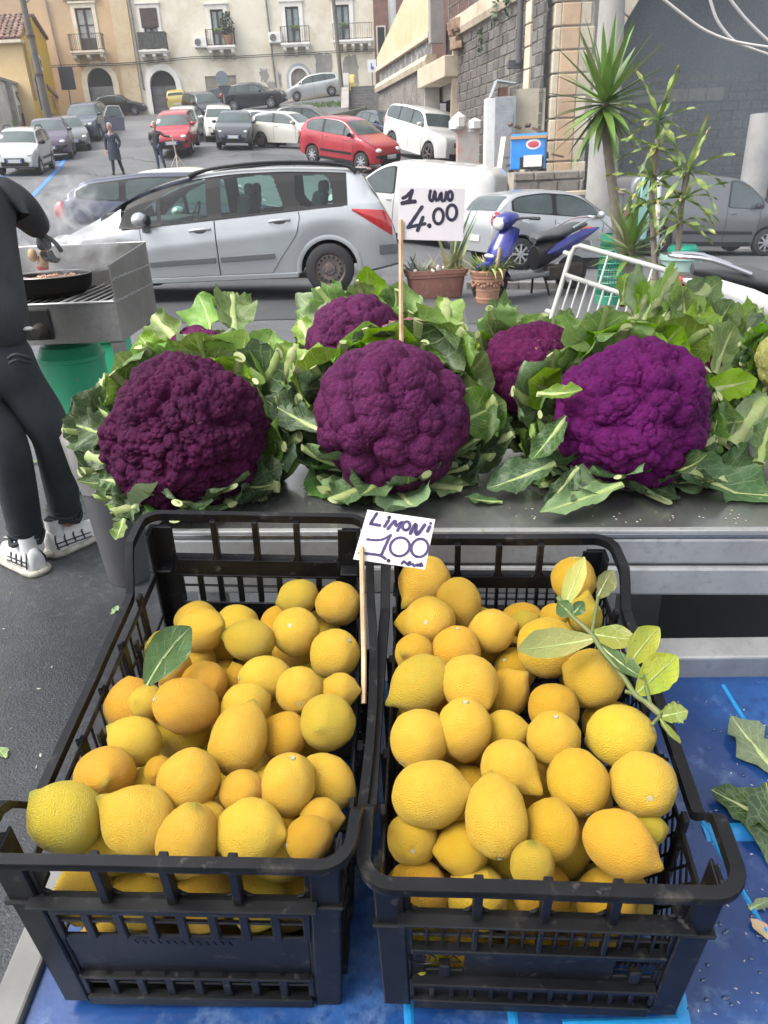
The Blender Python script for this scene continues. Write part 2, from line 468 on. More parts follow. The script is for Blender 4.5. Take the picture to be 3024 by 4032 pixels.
def balcony(par, x0, x1, zs, y, rail_h, out, stone, nbr=3, mesh_m=None, pitch=.13):
 b = MB(); b.bb(x0, x1, y-out, y-.002, zs-.14, zs); b.bb(x0+.05, x1-.05, y-out+.06, y-.002, zs-.24, zs-.142)
 s = b.build('balcony', stone, par, bevel=.02)
 for i in range(nbr):
  bx = lerp(x0+.25, x1-.25, i/(nbr-1)); p = MB()
  prof = [(0,0),(-out*.85,0),(-out*.85,-.16),(-out*.6,-.3),(-out*.25,-.36),(-out*.2,-.52),(0,-.6)]
  p.prism(prof, lambda a, c: (bx-.12, y-.003+a, zs-.245+c), lambda a, c: (bx+.12, y-.003+a, zs-.245+c))
  p.build('bracket', stone, s)
 r = MB(); yo = y-out+.06
 for zz in (zs+rail_h, zs+.08):
  r.bar((x0+.05,yo,zz),(x1-.05,yo,zz),.035); r.bar((x0+.05,yo,zz),(x0+.05,y,zz),.035); r.bar((x1-.05,yo,zz),(x1-.05,y,zz),.035)
 n = int((x1-x0-.1)/pitch)
 for i in range(n+1):
  xx = x0+.05+(x1-x0-.1)*i/n; r.bar((xx,yo,zs),(xx,yo,zs+rail_h),.022)
 for i in range(1, int(out/pitch)):
  for xx in (x0+.05, x1-.05): r.bar((xx,yo+i*pitch,zs),(xx,yo+i*pitch,zs+rail_h),.022)
 r.build('railing', M_IRON, s)
 if mesh_m:
  MB().bb(x0+.07, x1-.07, yo+.02, yo+.03, zs+.1, zs+rail_h-.02).build('railing_screen', mesh_m, s)
 return s
def arch_pts(xc, r, z0, zs, n=14):
 """outline of a round-headed opening: feet at z0, springing at zs"""
 return [(xc-r, z0)] + [(xc-r*cos(pi*i/n), zs+r*sin(pi*i/n)) for i in range(n+1)] + [(xc+r, z0)]
def arch_ring(b, xc, r, wd, z0, zs, y, pr, mi=0, n=14):
 inn, out = arch_pts(xc, r, z0, zs, n), arch_pts(xc, r+wd, z0, zs, n)
 for i in range(len(inn)-1):
  q = [inn[i], inn[i+1], out[i+1], out[i]]
  b.prism(q, lambda a, c: (a, y-pr, c), lambda a, c: (a, y+.3, c), mi)
def spandrels(b, xc, r, zs, y, n=14, mi=0):
 """wall between a round head and its square hole"""
 for i in range(n):
  a0, a1 = pi*i/n, pi*(i+1)/n
  p = [(xc-r*cos(a0), zs+r*sin(a0)), (xc-r*cos(a1), zs+r*sin(a1)), (xc-r*cos(a1), zs+r), (xc-r*cos(a0), zs+r)]
  b.prism(p, lambda a, c: (a, y, c), lambda a, c: (a, y+.28, c), mi)

def facade_beige():
 R = empty('apartment_building', (-21,FY,6), label='beige plastered palazzo with a shuttered arch and one iron balcony', cat='building')
 R0 = Matrix.Translation((21,-FY,-6))
 xl, xr = -34.0, F2(258,60)[0]
 wx0, _ = F2(168,60); wx1 = wx0+1.25; _, wz1 = F2(185,17); wz0 = F2(200,112)[1]
 ax, _ = F2(217,180); ar = .95; zs = F2(217,178)[1]; z0 = 6.0
 b = MB(); wall_holes(b, xl, xr, 4.5, 15.5, [(wx0,wx1,wz0,wz1),(ax-ar,ax+ar,z0,zs+ar)], FY)
 spandrels(b, ax, ar, zs, FY)
 b.bb(xl, xr, FY+.31, FY+6, 4.5, 15.5)
 kids = [b.build('wall', M_BEIGE, R)]
 s = MB(); surround(s, wx0, wx1, wz0, wz1, .28, FY); s.bb(wx0-.75, wx1+.75, FY-.16, FY+.02, wz1+.5, wz1+.62)
 arch_ring(s, ax, ar, .42, z0, zs, FY, .09); kids.append(s.build('stone_surround', M_STUCCO, R))
 kids.append(french_window(R, wx0, wx1, wz0, wz1, FY, M_DARKW, M_CURT, lower=.9))
 kids.append(balcony(R, wx0-.65, wx1+.6, wz0, FY, 1.05, .75, M_STUCCO))
 f = MB(); f.bb(ax-ar, ax+ar, FY+.26, FY+.3, z0, zs+ar); kids.append(f.build('dark_fanlight', M_VOID, R))
 sh = MB(); zt = zs-.25; nsl = 13
 for i in range(nsl):
  zz = lerp(z0, zt, i/nsl); sh.bb(ax-ar+.01, ax+ar-.01, FY+.16, FY+.2+.03*(i%2), zz, zz+(zt-z0)/nsl-.012)
 kids.append(sh.build('roller_shutter', M_SHUT, R))
 p = MB(); a, c = F2(99,0), F2(133,146); p.tube([(a[0],FY-.12,a[1]),(c[0],FY-.12,c[1])], .07, 8); kids.append(p.build('drainpipe', M_BPIPE, R))
 q = MB(); x0_, x1_ = F2(246,60)[0], F2(283,60)[0]
 q.bb(x0_, x1_, FY-.14, FY+.02, 4.5, 15.4); kids.append(q.build('corner_pilaster', M_BEIGE_L, R))
 for k in kids: k.matrix_parent_inverse = R0
facade_beige()

M_MESH = mat('dark_shade_cloth', (.07,.075,.075), .9, var=(9.,(.14,.15,.14),.4,.62))
M_BROWNSH = mat('brown_blind', (.09,.06,.055), .7, var=(3.,.7,.4,.6))
M_SHGATE = mat('grey_beige_shutters', (.36,.33,.28), .7, var=(4.,.75,.4,.6))
M_BLUEGREY = mat('blue_grey_paint', (.36,.4,.45), .85, var=(2.,.8,.4,.7))
def facade_cream():
 R = empty('apartment_building', (-8,FY,6), label='cream plastered palazzo with four French windows and a white arched doorway', cat='building')
 R0 = Matrix.Translation((8,-FY,-6)); kids = []
 xl, xr = F2(283,60)[0]+.01, F2(809,100)[0]
 H = []; wins = []
 # first: a roller-shutter window, then three French windows
 x0, z1 = F2(302,20); x1, z0 = F2(349,110); wins.append((x0+.1, x1-.05, z0, z1, 'blind'))
 for (ax, ay), (cx, cy) in (((453,21),(490,101)), ((615,15),(650,95)), ((724,11),(757,89))):
  x0, z1 = F2(ax, ay); x1, z0 = F2(cx, cy); wins.append((x0, x1, z0, z1, 'french'))
 ax, zt = F2(348,152); ar = .98; z0d = 5.9; zs = zt-ar
 bx, zb = F2(645,148); br = .62; zbs = zb-br; zb0 = F2(645,192)[1]
 gx0, gz1 = F2(442,165); gx1, gz0 = F2(514,205)
 H = [(a, c, d, e) for a, c, d, e, _ in wins] + [(ax-ar,ax+ar,z0d,zt),(bx-br,bx+br,zb0,zb),(gx0,gx1,gz0,gz1)]
 b = MB(); wall_holes(b, xl, xr, 4.5, 15.5, H, FY); spandrels(b, ax, ar, zs, FY); spandrels(b, bx, br, zbs, FY)
 b.bb(xl, xr, FY+.32, FY+6, 4.5, 15.5); kids.append(b.build('wall', M_CREAM, R))
 for x0, x1, z0, z1, k in wins: s = MB(); surround(s, x0, x1, z0, z1, .3, FY); kids.append(s.build('stone_surround', M_WSTUCCO, R))
 for q in ((ax, ar, .4, z0d, zs, FY, .12), (bx, br, .16, zb0, zbs, FY, .1)): s = MB(); arch_ring(s, *q); kids.append(s.build('arch_surround', M_WSTUCCO, R))
 s2 = MB(); arch_ring(s2, bx, br+.162, .18, zb0, zbs, FY, .03); kids.append(s2.build('painted_border', M_BLUEGREY, R))
 for i, (x0, x1, z0, z1, k) in enumerate(wins):
  if k == 'blind':
   kids.append(french_window(R, x0, x1, z0, z1, FY, M_DARKW, M_GLASS, mid=False))
   bl = MB(); n = 16; zz0 = lerp(z0, z1, .56)
   for j in range(n): bl.bb(x0-.12, x1+.12, FY-.1-.03*(j%2), FY+.04, lerp(zz0, z1+.05, j/n), lerp(zz0, z1+.05, (j+.93)/n))
   kids.append(bl.build('roller_blind', M_BROWNSH, R))
   kids.append(balcony(R, x0-.45, x1+.65, z0, FY, 1.1, .8, M_WSTUCCO, mesh_m=M_MESH))
  else:
   kids.append(french_window(R, x0, x1, z0, z1, FY, M_DARKW, M_GLASS, mid=False))
   xa, xb = (x0-.45, x1+.75) if i < 3 else (x0-.3, xr-.12)
   kids.append(balcony(R, xa, xb, z0, FY, 1.02, .75, M_WSTUCCO, nbr=3 if i < 3 else 5, pitch=.16))
 dd = MB()
 for sx in (-1, 1):
  x_a, x_b = (ax-ar, ax-.01) if sx < 0 else (ax+.01, ax+ar)
  dd.bb(x_a, x_b, FY+.2, FY+.26, z0d, zs)
  for k in range(3):
   dd.bb(x_a+.12, x_b-.12, FY+.17, FY+.2, z0d+.25+k*.75, z0d+.85+k*.75)
 kids.append(dd.build('double_door', M_GREYW, R, bevel=.01))
 fn = MB()
 for k in range(1, 12):
  a = pi*k/12; fn.bar((ax-.15*cos(a),FY+.2,zs+.15*sin(a)),(ax-(ar-.02)*cos(a),FY+.2,zs+(ar-.02)*sin(a)),.03)
 fn.bb(ax-ar, ax+ar, FY+.17, FY+.24, zs-.05, zs+.04); kids.append(fn.build('fanlight_grille', M_IRON, R))
 kids.append(MB().bb(ax-ar, ax+ar, FY+.28, FY+.31, zs, zt).build('dark_fanlight', M_VOID, R))
 for nm, x0, x1, z0, z1 in (('garage_shutter',gx0,gx1,gz0,gz1),):
  g = MB(); w3 = (x1-x0)/3
  for j in range(3):
   g.bb(x0+j*w3+.02, x0+(j+1)*w3-.02, FY+.12, FY+.2, z0, z1)
   for q in range(7): g.bb(x0+j*w3+.12, x0+(j+1)*w3-.12, FY+.09, FY+.12, z1-.14-q*.1, z1-.08-q*.1)
  kids.append(g.build(nm, M_SHGATE, R))
 g = MB(); g.bb(bx-br, bx+br, FY+.18, FY+.24, zb0, zb)
 for j in range(4): g.bb(bx-br+.05+j*.31, bx-br+.3+j*.31, FY+.14, FY+.18, zb0+.1, zb-.35)
 kids.append(g.build('arched_shutters', M_SHGATE, R, bevel=.008))
 # patches where the render has come off
 rnd = random.Random(5)
 def blotch(x0, x1, z0, z1, sq=.1):
  n = 26; pts = []
  for k in range(n):
   a = 2*pi*k/n; c_, s_ = cos(a), sin(a); m_ = max(abs(c_), abs(s_))
   rr = lerp(1, 1/m_, .72)*(1+rnd.uniform(-sq, sq))
   pts.append(((x0+x1)/2+c_*rr*(x1-x0)/2*.9, (z0+z1)/2+s_*rr*(z1-z0)/2*.9))
  kids.append(MB().prism(pts, lambda a, c: (a, FY-.012, c), lambda a, c: (a, FY-.001, c)).build('bare_patch', M_RENDER, R))
 for a, c in (((677,113),(722,180)), ((738,118),(778,190)), ((558,148),(582,176)), ((600,156),(610,190)), ((576,175),(596,192))):
  x0, z1 = F2(*a); x1, z0 = F2(*c); blotch(x0, x1, z0, z1, .12 if x1-x0 > 1 else .3)
 for a, c in (((280,0),(312,195)), ((575,2),(597,190))):
  a, c = F2(*a), F2(*c); p = MB(); p.tube([(a[0],FY-.15,a[1]+3),(a[0],FY-.15,a[1]),(c[0],FY-.15,c[1])], .07, 8)
  for t in (.2,.5,.8): p.lathe([(.09,-.04),(.09,.04)], 8, (lerp(a[0],c[0],t), FY-.15, lerp(a[1],c[1],t)))
  kids.append(p.build('drainpipe', M_PIPE, R))
 for k in kids: k.matrix_parent_inverse = R0
facade_cream()
# the cables that run along both fronts
cb = MB()
for off in (0, .12):
 pts = []
 for i, (px, py) in enumerate(((112,142),(180,140),(250,138),(310,134),(420,123),(520,122),(590,118),(680,114),(760,108),(812,107))):
  x, z = F2(px, py); pts.append((x, FY-.2-off*.3, z-off))
 cb.tube(pts, .025, 5)
tag(cb.build('wall_cable', M_DARK), 'pair of dark cables strung along the front of the two palazzi', 'cable')

def ac_unit(px, py, label, y=FY, wd=1.0, h=.68, rot=0):
 p = aty(px, py, y)
 R = empty('air_conditioner', (p.x, y-.02, p.z), rot, label, 'air conditioner', 'air conditioners on the house fronts')
 MB().bb(-wd/2, wd/2, -.42, -.08, -h/2, h/2).build('casing', M_ACW, R, bevel=.03)
 g = MB(); g.lathe([(.24,0),(.24,.02),(.05,.03)], 16, (-.16,-.425,0), Matrix.Rotation(pi/2,3,'X')); g.build('fan', M_DARK, R)
 fr = MB()
 for k in range(3): fr.tube([(-.16+(.08+.07*k)*cos(2*pi*i/14),-.46,(.08+.07*k)*sin(2*pi*i/14)) for i in range(14)], .008, 4, closed=True)
 fr.build('fan_guard', M_ACW, R)
 s = MB(); s.bb(-wd/2+.1,-wd/2+.15,-.42,.02,-h/2-.06,-h/2-.01); s.bb(wd/2-.15,wd/2-.1,-.42,.02,-h/2-.06,-h/2-.01); s.build('bracket', M_PIPE, R)
ac_unit(434.5,93,'white air conditioner with a round fan, left of the balcony with the potted plant')
ac_unit(596,83,'white air conditioner beside the grey drainpipe on the cream palazzo')

# balcony plant in a clay pot
M_CLAY = mat('old_terracotta', (.42,.22,.14), .85, var=[(8.,(.34,.2,.14),.4,.65),(30.,1.2,.5,.7)], bump=(60.,.3,.006))
M_LEAFD = mat('dark_foliage', (.05,.085,.04), .7, var=(6.,.6,.4,.65), rnd=.2)
def balcony_plant():
 p = aty(495,101,FY-.45)
 R = empty('potted_plant', p, label='bushy plant in a clay pot standing on the balcony of the cream palazzo', cat='plant')
 MB().lathe([(.2,0),(.26,.1),(.34,.55),(.38,.6),(.38,.68),(.3,.68)], 14).build('pot', M_CLAY, R, smooth=40)
 rnd = random.Random(3); b = MB(); st = MB()
 for i in range(260):
  a, rr, z = rnd.uniform(0, 2*pi), rnd.random()**.6*.62, rnd.uniform(.75, 2.15)
  rr *= 1-.5*abs(z-1.3)/.9
  c = Vector((rr*cos(a), rr*sin(a)*.6, z)); d = Vector((rnd.gauss(0,1), rnd.gauss(0,1), rnd.gauss(.4,1))).normalized()*.13
  s = d.orthogonal().normalized()*.05
  b.add([c-d, c+s, c+d, c-s], [(0,1,2,3)])
 for i in range(7):
  a = i*.9; st.tube([(0,0,.6),(.25*cos(a),.15*sin(a),1.1),(.4*cos(a),.25*sin(a),1.6)], .02, 5)
 b.build('foliage', M_LEAFD, R)['kind'] = 'stuff'; st.build('stem', M_DARKW, R)
balcony_plant()
def window_box(px, py):
 p = aty(px, py, FY-.72); R = empty('flower_box', p, label=f'small green hanging planter on the {"second" if px<500 else "third" if px<700 else "last"} French window railing from the left', cat='planter', group='green planters on the railings')
 MB().bb(-.3,.3,-.12,.1,-.12,.04).build('trough', M_DARKW, R)
 b = MB(); rnd = random.Random(int(px))
 for i in range(70):
  c = Vector((rnd.uniform(-.33,.33), rnd.uniform(-.14,.12), rnd.uniform(.02,.22))); d = Vector((rnd.gauss(0,1),rnd.gauss(0,1),rnd.gauss(.5,1))).normalized()*.07; s = d.orthogonal().normalized()*.035
  b.add([c-d,c+s,c+d,c-s], [(0,1,2,3)])
 b.build('foliage', mat('bright_foliage',(.16,.24,.05),.6,rnd=.2), R)['kind'] = 'stuff'
for q in ((472,69),(637,62),(744,57)): window_box(*q)

# ------------------------------------------------------------------ left side: yellow houses, graffiti wall
M_YEL = mat('yellow_plaster', (.66,.42,.035), .9, var=[(.8,(.54,.32,.03),.4,.7),(6.,.86,.5,.7)], bump=(8.,.2,.02))
M_PEACH = mat('peach_plaster', (.66,.5,.27), .9, var=(.8,(.6,.42,.2),.4,.7), bump=(8.,.2,.02))
M_TILE = mat('terracotta_roof_tile', (.25,.14,.095), .85, var=(6.,(.13,.085,.07),.35,.65), rnd=.35)
def graffiti(par, rnd, place, n, cols, size):
 """spray strokes: flat ribbons that follow the wall, a few mm proud"""
 for i in range(n):
  u0, v0 = rnd.random(), rnd.random(); pts = []; u, v = u0, v0; a = rnd.uniform(0, 6.28)
  for k in range(rnd.randint(6, 12)):
   pts.append((u, v)); a += rnd.uniform(-1.3, 1.3); u += cos(a)*size; v += sin(a)*size*1.3
  pts = spline([(p[0], p[1], 0) for p in pts], 3); rows = []
  wd = rnd.uniform(.10,.26)*size*2
  for k, p in enumerate(pts):
   t = pts[min(k+1,len(pts)-1)]-pts[max(k-1,0)]; t = t.normalized() if t.length > 1e-6 else Vector((1,0,0)); s = Vector((-t.y,t.x,0))*wd
   rows.append([place(min(max(q.x,.01),.99), min(max(q.y,.01),.99), .004+.002*i) for q in (p-s, p+s)])
  o = MB().grid(rows).build('graffiti', mat('spray_'+str(cols[i % len(cols)]), cols[i % len(cols)], .7), par)
  o.matrix_parent_inverse = Matrix.Translation(-par.location)
def prism_wall(pts, z0, z1):
 b = MB(); b.prism(pts, lambda a, c: (a, c, z0), lambda a, c: (a, c, z1)); return b
def left_houses():
 A0, A1 = Vector((-19.9,50,0)), Vector((-21.4,55.4,0)); B1 = Vector((-23.0,62.3,0))
 RA = empty('house', (-23,50,4), label='yellow house with a terracotta tiled roof at the left, grey pole in front', cat='house'); I = Matrix.Translation((23,-50,-4)); kids = []
 zt = 10.6
 b = MB(); b.add([(-32,49.96,4),(A0.x,49.96,4),(A0.x,49.96,9.4),(-32,49.96,9.4)], [(0,1,2,3)])
 kids.append(b.build('front_wall', M_PEACH, RA))
 b = MB(); b.prism([(0,4),(1,4),(1,zt+.05),(.0,9.4)], lambda u, z: (*A0.lerp(A1,u).xy, z), lambda u, z: (A0.lerp(A1,u).x-5, A0.lerp(A1,u).y, z))
 kids.append(b.build('side_wall', M_YEL, RA))
 # roof slab with individual pan tiles; it rises away from the viewer
 rs = MB(); rs.add([(-32,49.6,9.35),(A0.x+.1,49.6,9.35),(A1.x+.1,55.4,11.6),(-32,55.4,11.6)], [(0,1,2,3)]); kids.append(rs.build('roof', M_TILE, RA))
 eave = MB(); eave.bb(-32, A0.x+.15, 49.55, 50, 9.18, 9.33); kids.append(eave.build('eave', M_STUCCO, RA))
 prof = [(.16*cos(pi*i/6), .12*sin(pi*i/6)) for i in range(7)]
 tb = MB(); tb.grid([[(x, 0, z) for x, z in prof], [(x*.82, .62, z*.82) for x, z in prof]]); tme = tb.mesh('tile', M_TILE, 60)
 tr = random.Random(8)
 for r in range(9):
  for c in range(14):
   t = r/9; y = 49.62+t*5.6; x = lerp(A0.x, A1.x, t)-.08-c*.34
   if c > 11 and r > 5: continue
   o = inst('tile', tme, RA, (x+23+tr.uniform(-.02,.02), y-50, 9.37+t*2.17-4+tr.uniform(0,.03)), (radians(21.2), 0, tr.uniform(-.06,.06)))
 # shuttered window, AC, drainpipe on the side wall
 sd = (A1-A0).normalized(); nrm = Vector((sd.y,-sd.x,0));
 def S(u, z, o=0): q = A0.lerp(A1, u)+nrm*o; return (q.x, q.y, z)
 w_ = MB(); w_.prism([(.40,5.9),(.62,5.9),(.62,7.9),(.40,7.9)], lambda u, z: S(u,z,.05), lambda u, z: S(u,z,-.02)); kids.append(w_.build('window_surround', M_STUCCO, RA))
 w_ = MB()
 for i in range(14): w_.prism([(.43,6+i*.13),(.59,6+i*.13),(.59,6.1+i*.13),(.43,6.1+i*.13)], lambda u, z: S(u,z,.08), lambda u, z: S(u,z,.02))
 kids.append(w_.build('shutter', M_DARK, RA))
 w_ = MB(); w_.tube([S(.02,9.3,.12),S(.02,6.3,.12)], .07, 8); kids.append(w_.build('drainpipe', M_BPIPE, RA))
 w_ = MB(); w_.bb(-24,-23.1,49.9,50,6.2,8); kids.append(w_.build('window', M_DARK, RA))
 for k in kids: k.matrix_parent_inverse = I
 graffiti(RA, random.Random(4), lambda u, v, o: S(lerp(.3,.98,u), lerp(4.6,6.2,v), o), 9, [(.5,.12,.05),(.55,.3,.04),(.3,.05,.05),(.6,.5,.2)], .13)
 RB = empty('house', (-23,58,4), label='taller flat-topped yellow house with graffiti behind the grey pole', cat='house'); I = Matrix.Translation((23,-58,-4))
 A1b = A1+Vector((.25,.15,0)); kb = []
 b = MB(); b.prism([(0,4),(1,4),(1,11.2),(0,11.4)], lambda u, z: (*A1b.lerp(B1,u).xy, z), lambda u, z: (A1b.lerp(B1,u).x-5, A1b.lerp(B1,u).y, z)); kb.append(b.build('wall', M_YEL, RB))
 b = MB(); b.prism([(0,11.41),(1,11.21),(1,11.4),(0,11.6)], lambda u, z: (A1b.lerp(B1,u).x+.2, A1b.lerp(B1,u).y, z), lambda u, z: (A1b.lerp(B1,u).x-5, A1b.lerp(B1,u).y, z)); kb.append(b.build('roof_edge', M_TILE, RB))
 b = MB(); b.prism([(.1,7.6),(1,7.5),(1,7.7),(.1,7.8)], lambda u, z: (A1b.lerp(B1,u).x+.12, A1b.lerp(B1,u).y-.05, z), lambda u, z: (A1b.lerp(B1,u).x-.05, A1b.lerp(B1,u).y, z)); kb.append(b.build('string_course', M_BPIPE, RB))
 b = MB(); b.prism([(.1,4),(1,4),(1,6.4),(.1,6.1)], lambda u, z: (A1b.lerp(B1,u).x+.06, A1b.lerp(B1,u).y-.03, z), lambda u, z: (A1b.lerp(B1,u).x-.02, A1b.lerp(B1,u).y, z)); kb.append(b.build('plinth', M_RENDER, RB))
 for k in kb: k.matrix_parent_inverse = I
 graffiti(RB, random.Random(9), lambda u, v, o: (A1b.lerp(B1,.15+.8*u).x+o+.02, A1b.lerp(B1,.15+.8*u).y-.02-o, lerp(6.3,7.5,v)), 9, [(.5,.16,.04),(.62,.35,.08),(.25,.2,.15),(.55,.25,.05)], .13)
 p = S(.72, 8.7)
 R = empty('air_conditioner', p, atan2(nrm.y, nrm.x)+pi/2, 'white air conditioner high on the yellow house behind the grey pole', 'air conditioner', 'air conditioners on the house fronts')
 MB().bb(-.6,.6,-.45,-.05,-.4,.4).build('casing', M_ACW, R, bevel=.03); MB().lathe([(.27,0),(.27,.02),(.05,.03)], 16, (-.2,-.455,0), Matrix.Rotation(pi/2,3,'X')).build('fan', M_DARK, R)
 # graffiti wall nearer the viewer
 W0, W1 = Vector((-20.1,41,0)), Vector((-20.9,52.5,0))
 RW = empty('graffiti_wall', (-20.5,47,3), label='white street wall covered with graffiti, with a dark little arch', cat='wall'); I = Matrix.Translation((20.5,-47,-3)); kw = []
 M_GW = mat('dirty_white_plaster', (.66,.63,.57), .9, var=[(1.,(.48,.44,.39),.42,.66),(7.,.8,.5,.7)], bump=(8.,.3,.02))
 b = MB(); b.prism([(0,2),(1,2),(1,7.1),(0,7.1)], lambda u, z: (*W0.lerp(W1,u).xy, z), lambda u, z: (W0.lerp(W1,u).x-.4, W0.lerp(W1,u).y, z)); kw.append(b.build('wall', M_GW, RW))
 b = MB(); b.prism([(0,7.102),(1,7.102),(1,7.25),(0,7.25)], lambda u, z: (W0.lerp(W1,u).x+.12, W0.lerp(W1,u).y, z), lambda u, z: (W0.lerp(W1,u).x-.5, W0.lerp(W1,u).y, z)); kw.append(b.build('coping', M_RENDER, RW))
 b = MB(); b.prism([(q[0], q[1]) for q in arch_pts(.80,.07,4.2,6.0)], lambda u, z: (W0.lerp(W1,u).x+.03, W0.lerp(W1,u).y, z), lambda u, z: (W0.lerp(W1,u).x-.1, W0.lerp(W1,u).y, z)); kw.append(b.build('arch_surround', M_RENDER, RW))
 b = MB(); b.prism([(q[0], q[1]) for q in arch_pts(.80,.05,4.2,5.6)], lambda u, z: (W0.lerp(W1,u).x+.05, W0.lerp(W1,u).y, z), lambda u, z: (W0.lerp(W1,u).x-.1, W0.lerp(W1,u).y, z)); kw.append(b.build('dark_doorway', M_VOID, RW))
 for u in (.62,.9):
  b = MB(); b.prism([(u,2),(u+.035,2),(u+.03,7.09),(u+.005,7.09)], lambda a, z: (W0.lerp(W1,a).x+.25, W0.lerp(W1,a).y, z), lambda a, z: (W0.lerp(W1,a).x-.02, W0.lerp(W1,a).y, z)); kw.append(b.build('buttress', M_RENDER, RW))
 for k in kw: k.matrix_parent_inverse = I
 graffiti(RW, random.Random(12), lambda u, v, o: (W0.lerp(W1,.45+.54*u).x+o+.01, W0.lerp(W1,.45+.54*u).y, lerp(3.6,6.8,v)), 16, [(.3,.42,.06),(.03,.03,.03),(.42,.1,.07),(.15,.14,.13),(.3,.42,.06),(.5,.48,.45)], .05)
left_houses()
M_POLE = mat('weathered_pole', (.14,.125,.11), .85, var=(3.,.7,.4,.65), bump=(30.,.3,.01))
def street_lamp():
 a, t = aty(104,250,47), aty(46,-12,47)
 R = empty('street_lamp', (a.x,47,ter(a.x,47)), label='tall brown-grey leaning lamp post in front of the yellow houses', cat='lamp post')
 d = Vector((t.x-a.x, 0, t.z-R.location.z)); b = MB(); b.tube([(0,0,-.3), d*.5, d*1.05], [.24,.19,.15], 12); b.build('pole', M_POLE, R, smooth=60)
 b = MB();
 for k in (.45,.72): b.lathe([(.225,-.06),(.225,.06)], 12, d*k)
 b.build('band', M_IRON, R)
 e = d*.93; b = MB(); b.tube([e, e+Vector((.9,-.1,.55)), e+Vector((1.2,-.1,.7))], .04, 6); b.build('arm', M_PIPE, R)
 b = MB(); b.ball((e.x+1.45,-.1,e.z+.78), (.42,.16,.12), 12, R=Matrix.Rotation(-.35,3,'Y')); b.build('lamp_head', M_ACW, R, smooth=180)
street_lamp()
def pole_thin(name, px0, py0, px1, py1, y, r, mt, label, cat):
 a, t = aty(px0,py0,y), aty(px1,py1,y); R = empty(name, (a.x,y,ter(a.x,y)), label=label, cat=cat)
 d = Vector((t.x-a.x,0,t.z-R.location.z)); MB().tube([(0,0,-.2), d], [r*1.2, r], 10).build('pole', mt, R, smooth=60); return R, d
R, d = pole_thin('street_lamp', 741,210, 719,-10, 58, .13, M_POLE, 'dark lamp post in front of the cream palazzo by the silver people carrier', 'lamp post')
b = MB(); b.lathe([(.17,-.3),(.2,-.25),(.2,.5),(.15,.6)], 10); b.build('base', M_POLE, R)
# signs seen from behind
M_SIGNB = mat('sign_back_grey', (.16,.19,.21), .5, metal=.6, var=(4.,.75,.4,.6))
R, d = pole_thin('road_sign', 152,228, 142,152, 55, .04, M_PIPE, 'dark square sign seen from behind on a thin post before the beige palazzo', 'sign')
b = MB(); b.prism(rrect(.95,1.3,.06), lambda a, c: (d.x+a, -.06, d.z-.45+c), lambda a, c: (d.x+a, -.04, d.z-.45+c)); b.build('plate', mat('sign_back_dark',(.03,.035,.05),.5), R)
R, d = pole_thin('road_sign', 486,243, 479,155, 45, .045, M_PIPE, 'round grey traffic sign seen from behind above the dark hatchbacks', 'sign')
b = MB(); b.lathe([(.0,0),(.34,0),(.34,.02),(0,.02)], 20, (d.x-.02,-.06,d.z-.3), Matrix.Rotation(pi/2,3,'X')); b.build('plate', M_SIGNB, R)
b = MB(); b.prism([(-.36,.1),(.36,.1),(.0,-.5)], lambda a, c: (d.x+.06+a, -.06, d.z-.75+c), lambda a, c: (d.x+.06+a, -.04, d.z-.75+c)); b.build('lower_plate', mat('sign_back_dark',(.03,.035,.05),.5), R)
R, d = pole_thin('parking_sign', 806,200, 803,132, 60, .04, M_PIPE, 'white sign with a blue symbol at the right end of the cream palazzo', 'sign')
b = MB(); b.prism(rrect(.62,.78,.04), lambda a, c: (d.x+a,-.07,d.z-.3+c), lambda a, c: (d.x+a,-.05,d.z-.3+c)); b.build('plate', M_ACW, R)
bl = mat('sign_blue',(.02,.1,.5),.4)
b = MB(); b.lathe([(.0,0),(.11,0),(.11,.012),(0,.012)], 14, (d.x+.02,-.083,d.z-.42), Matrix.Rotation(pi/2,3,'X')); b.bb(d.x-.08,d.x-.01,-.082,-.07,d.z-.4,d.z-.12); b.build('symbol', bl, R)
# ------------------------------------------------------------------ right side: railway viaduct of dark lava blocks
VP0 = Vector((5.13, 23, 0)); VD = Vector((-.198, 1, 0)).normalized(); VN = Vector((-VD.y, VD.x, 0))   # VN points into the street
def V(s, z, o=0.0):
 q = VP0 + VD*s + VN*o; return Vector((q.x, q.y, z))
def vpx(px, py):
 p = atplane(px, py, VP0, VN); return (p-VP0).dot(VD), p.z
M_LAVA = mat('lava_block', (.125,.116,.106), .9, var=[(2.2,(.20,.18,.155),.45,.7),(14.,.65,.4,.65)], bump=(25.,.6,.02), rnd=.38)
M_MORT = mat('pale_mortar', (.40,.36,.31), .95, var=(2.,(.27,.245,.21),.4,.65), bump=(20.,.3,.01))
M_LIME = mat('pale_limestone', (.56,.48,.36), .85, var=[(1.4,(.36,.29,.21),.42,.68),(9.,.85,.5,.7)], bump=(14.,.3,.015), rnd=.12)
M_ORANGE = mat('orange_limestone', (.52,.36,.22), .85, var=[(1.2,(.40,.27,.17),.4,.66),(9.,.85,.5,.7)], bump=(14.,.3,.015), rnd=.1)
M_CONC = mat('concrete', (.30,.29,.28), .85, var=[(2.,.75,.4,.66),(.6,(.36,.34,.31),.4,.7)], bump=(30.,.3,.01))
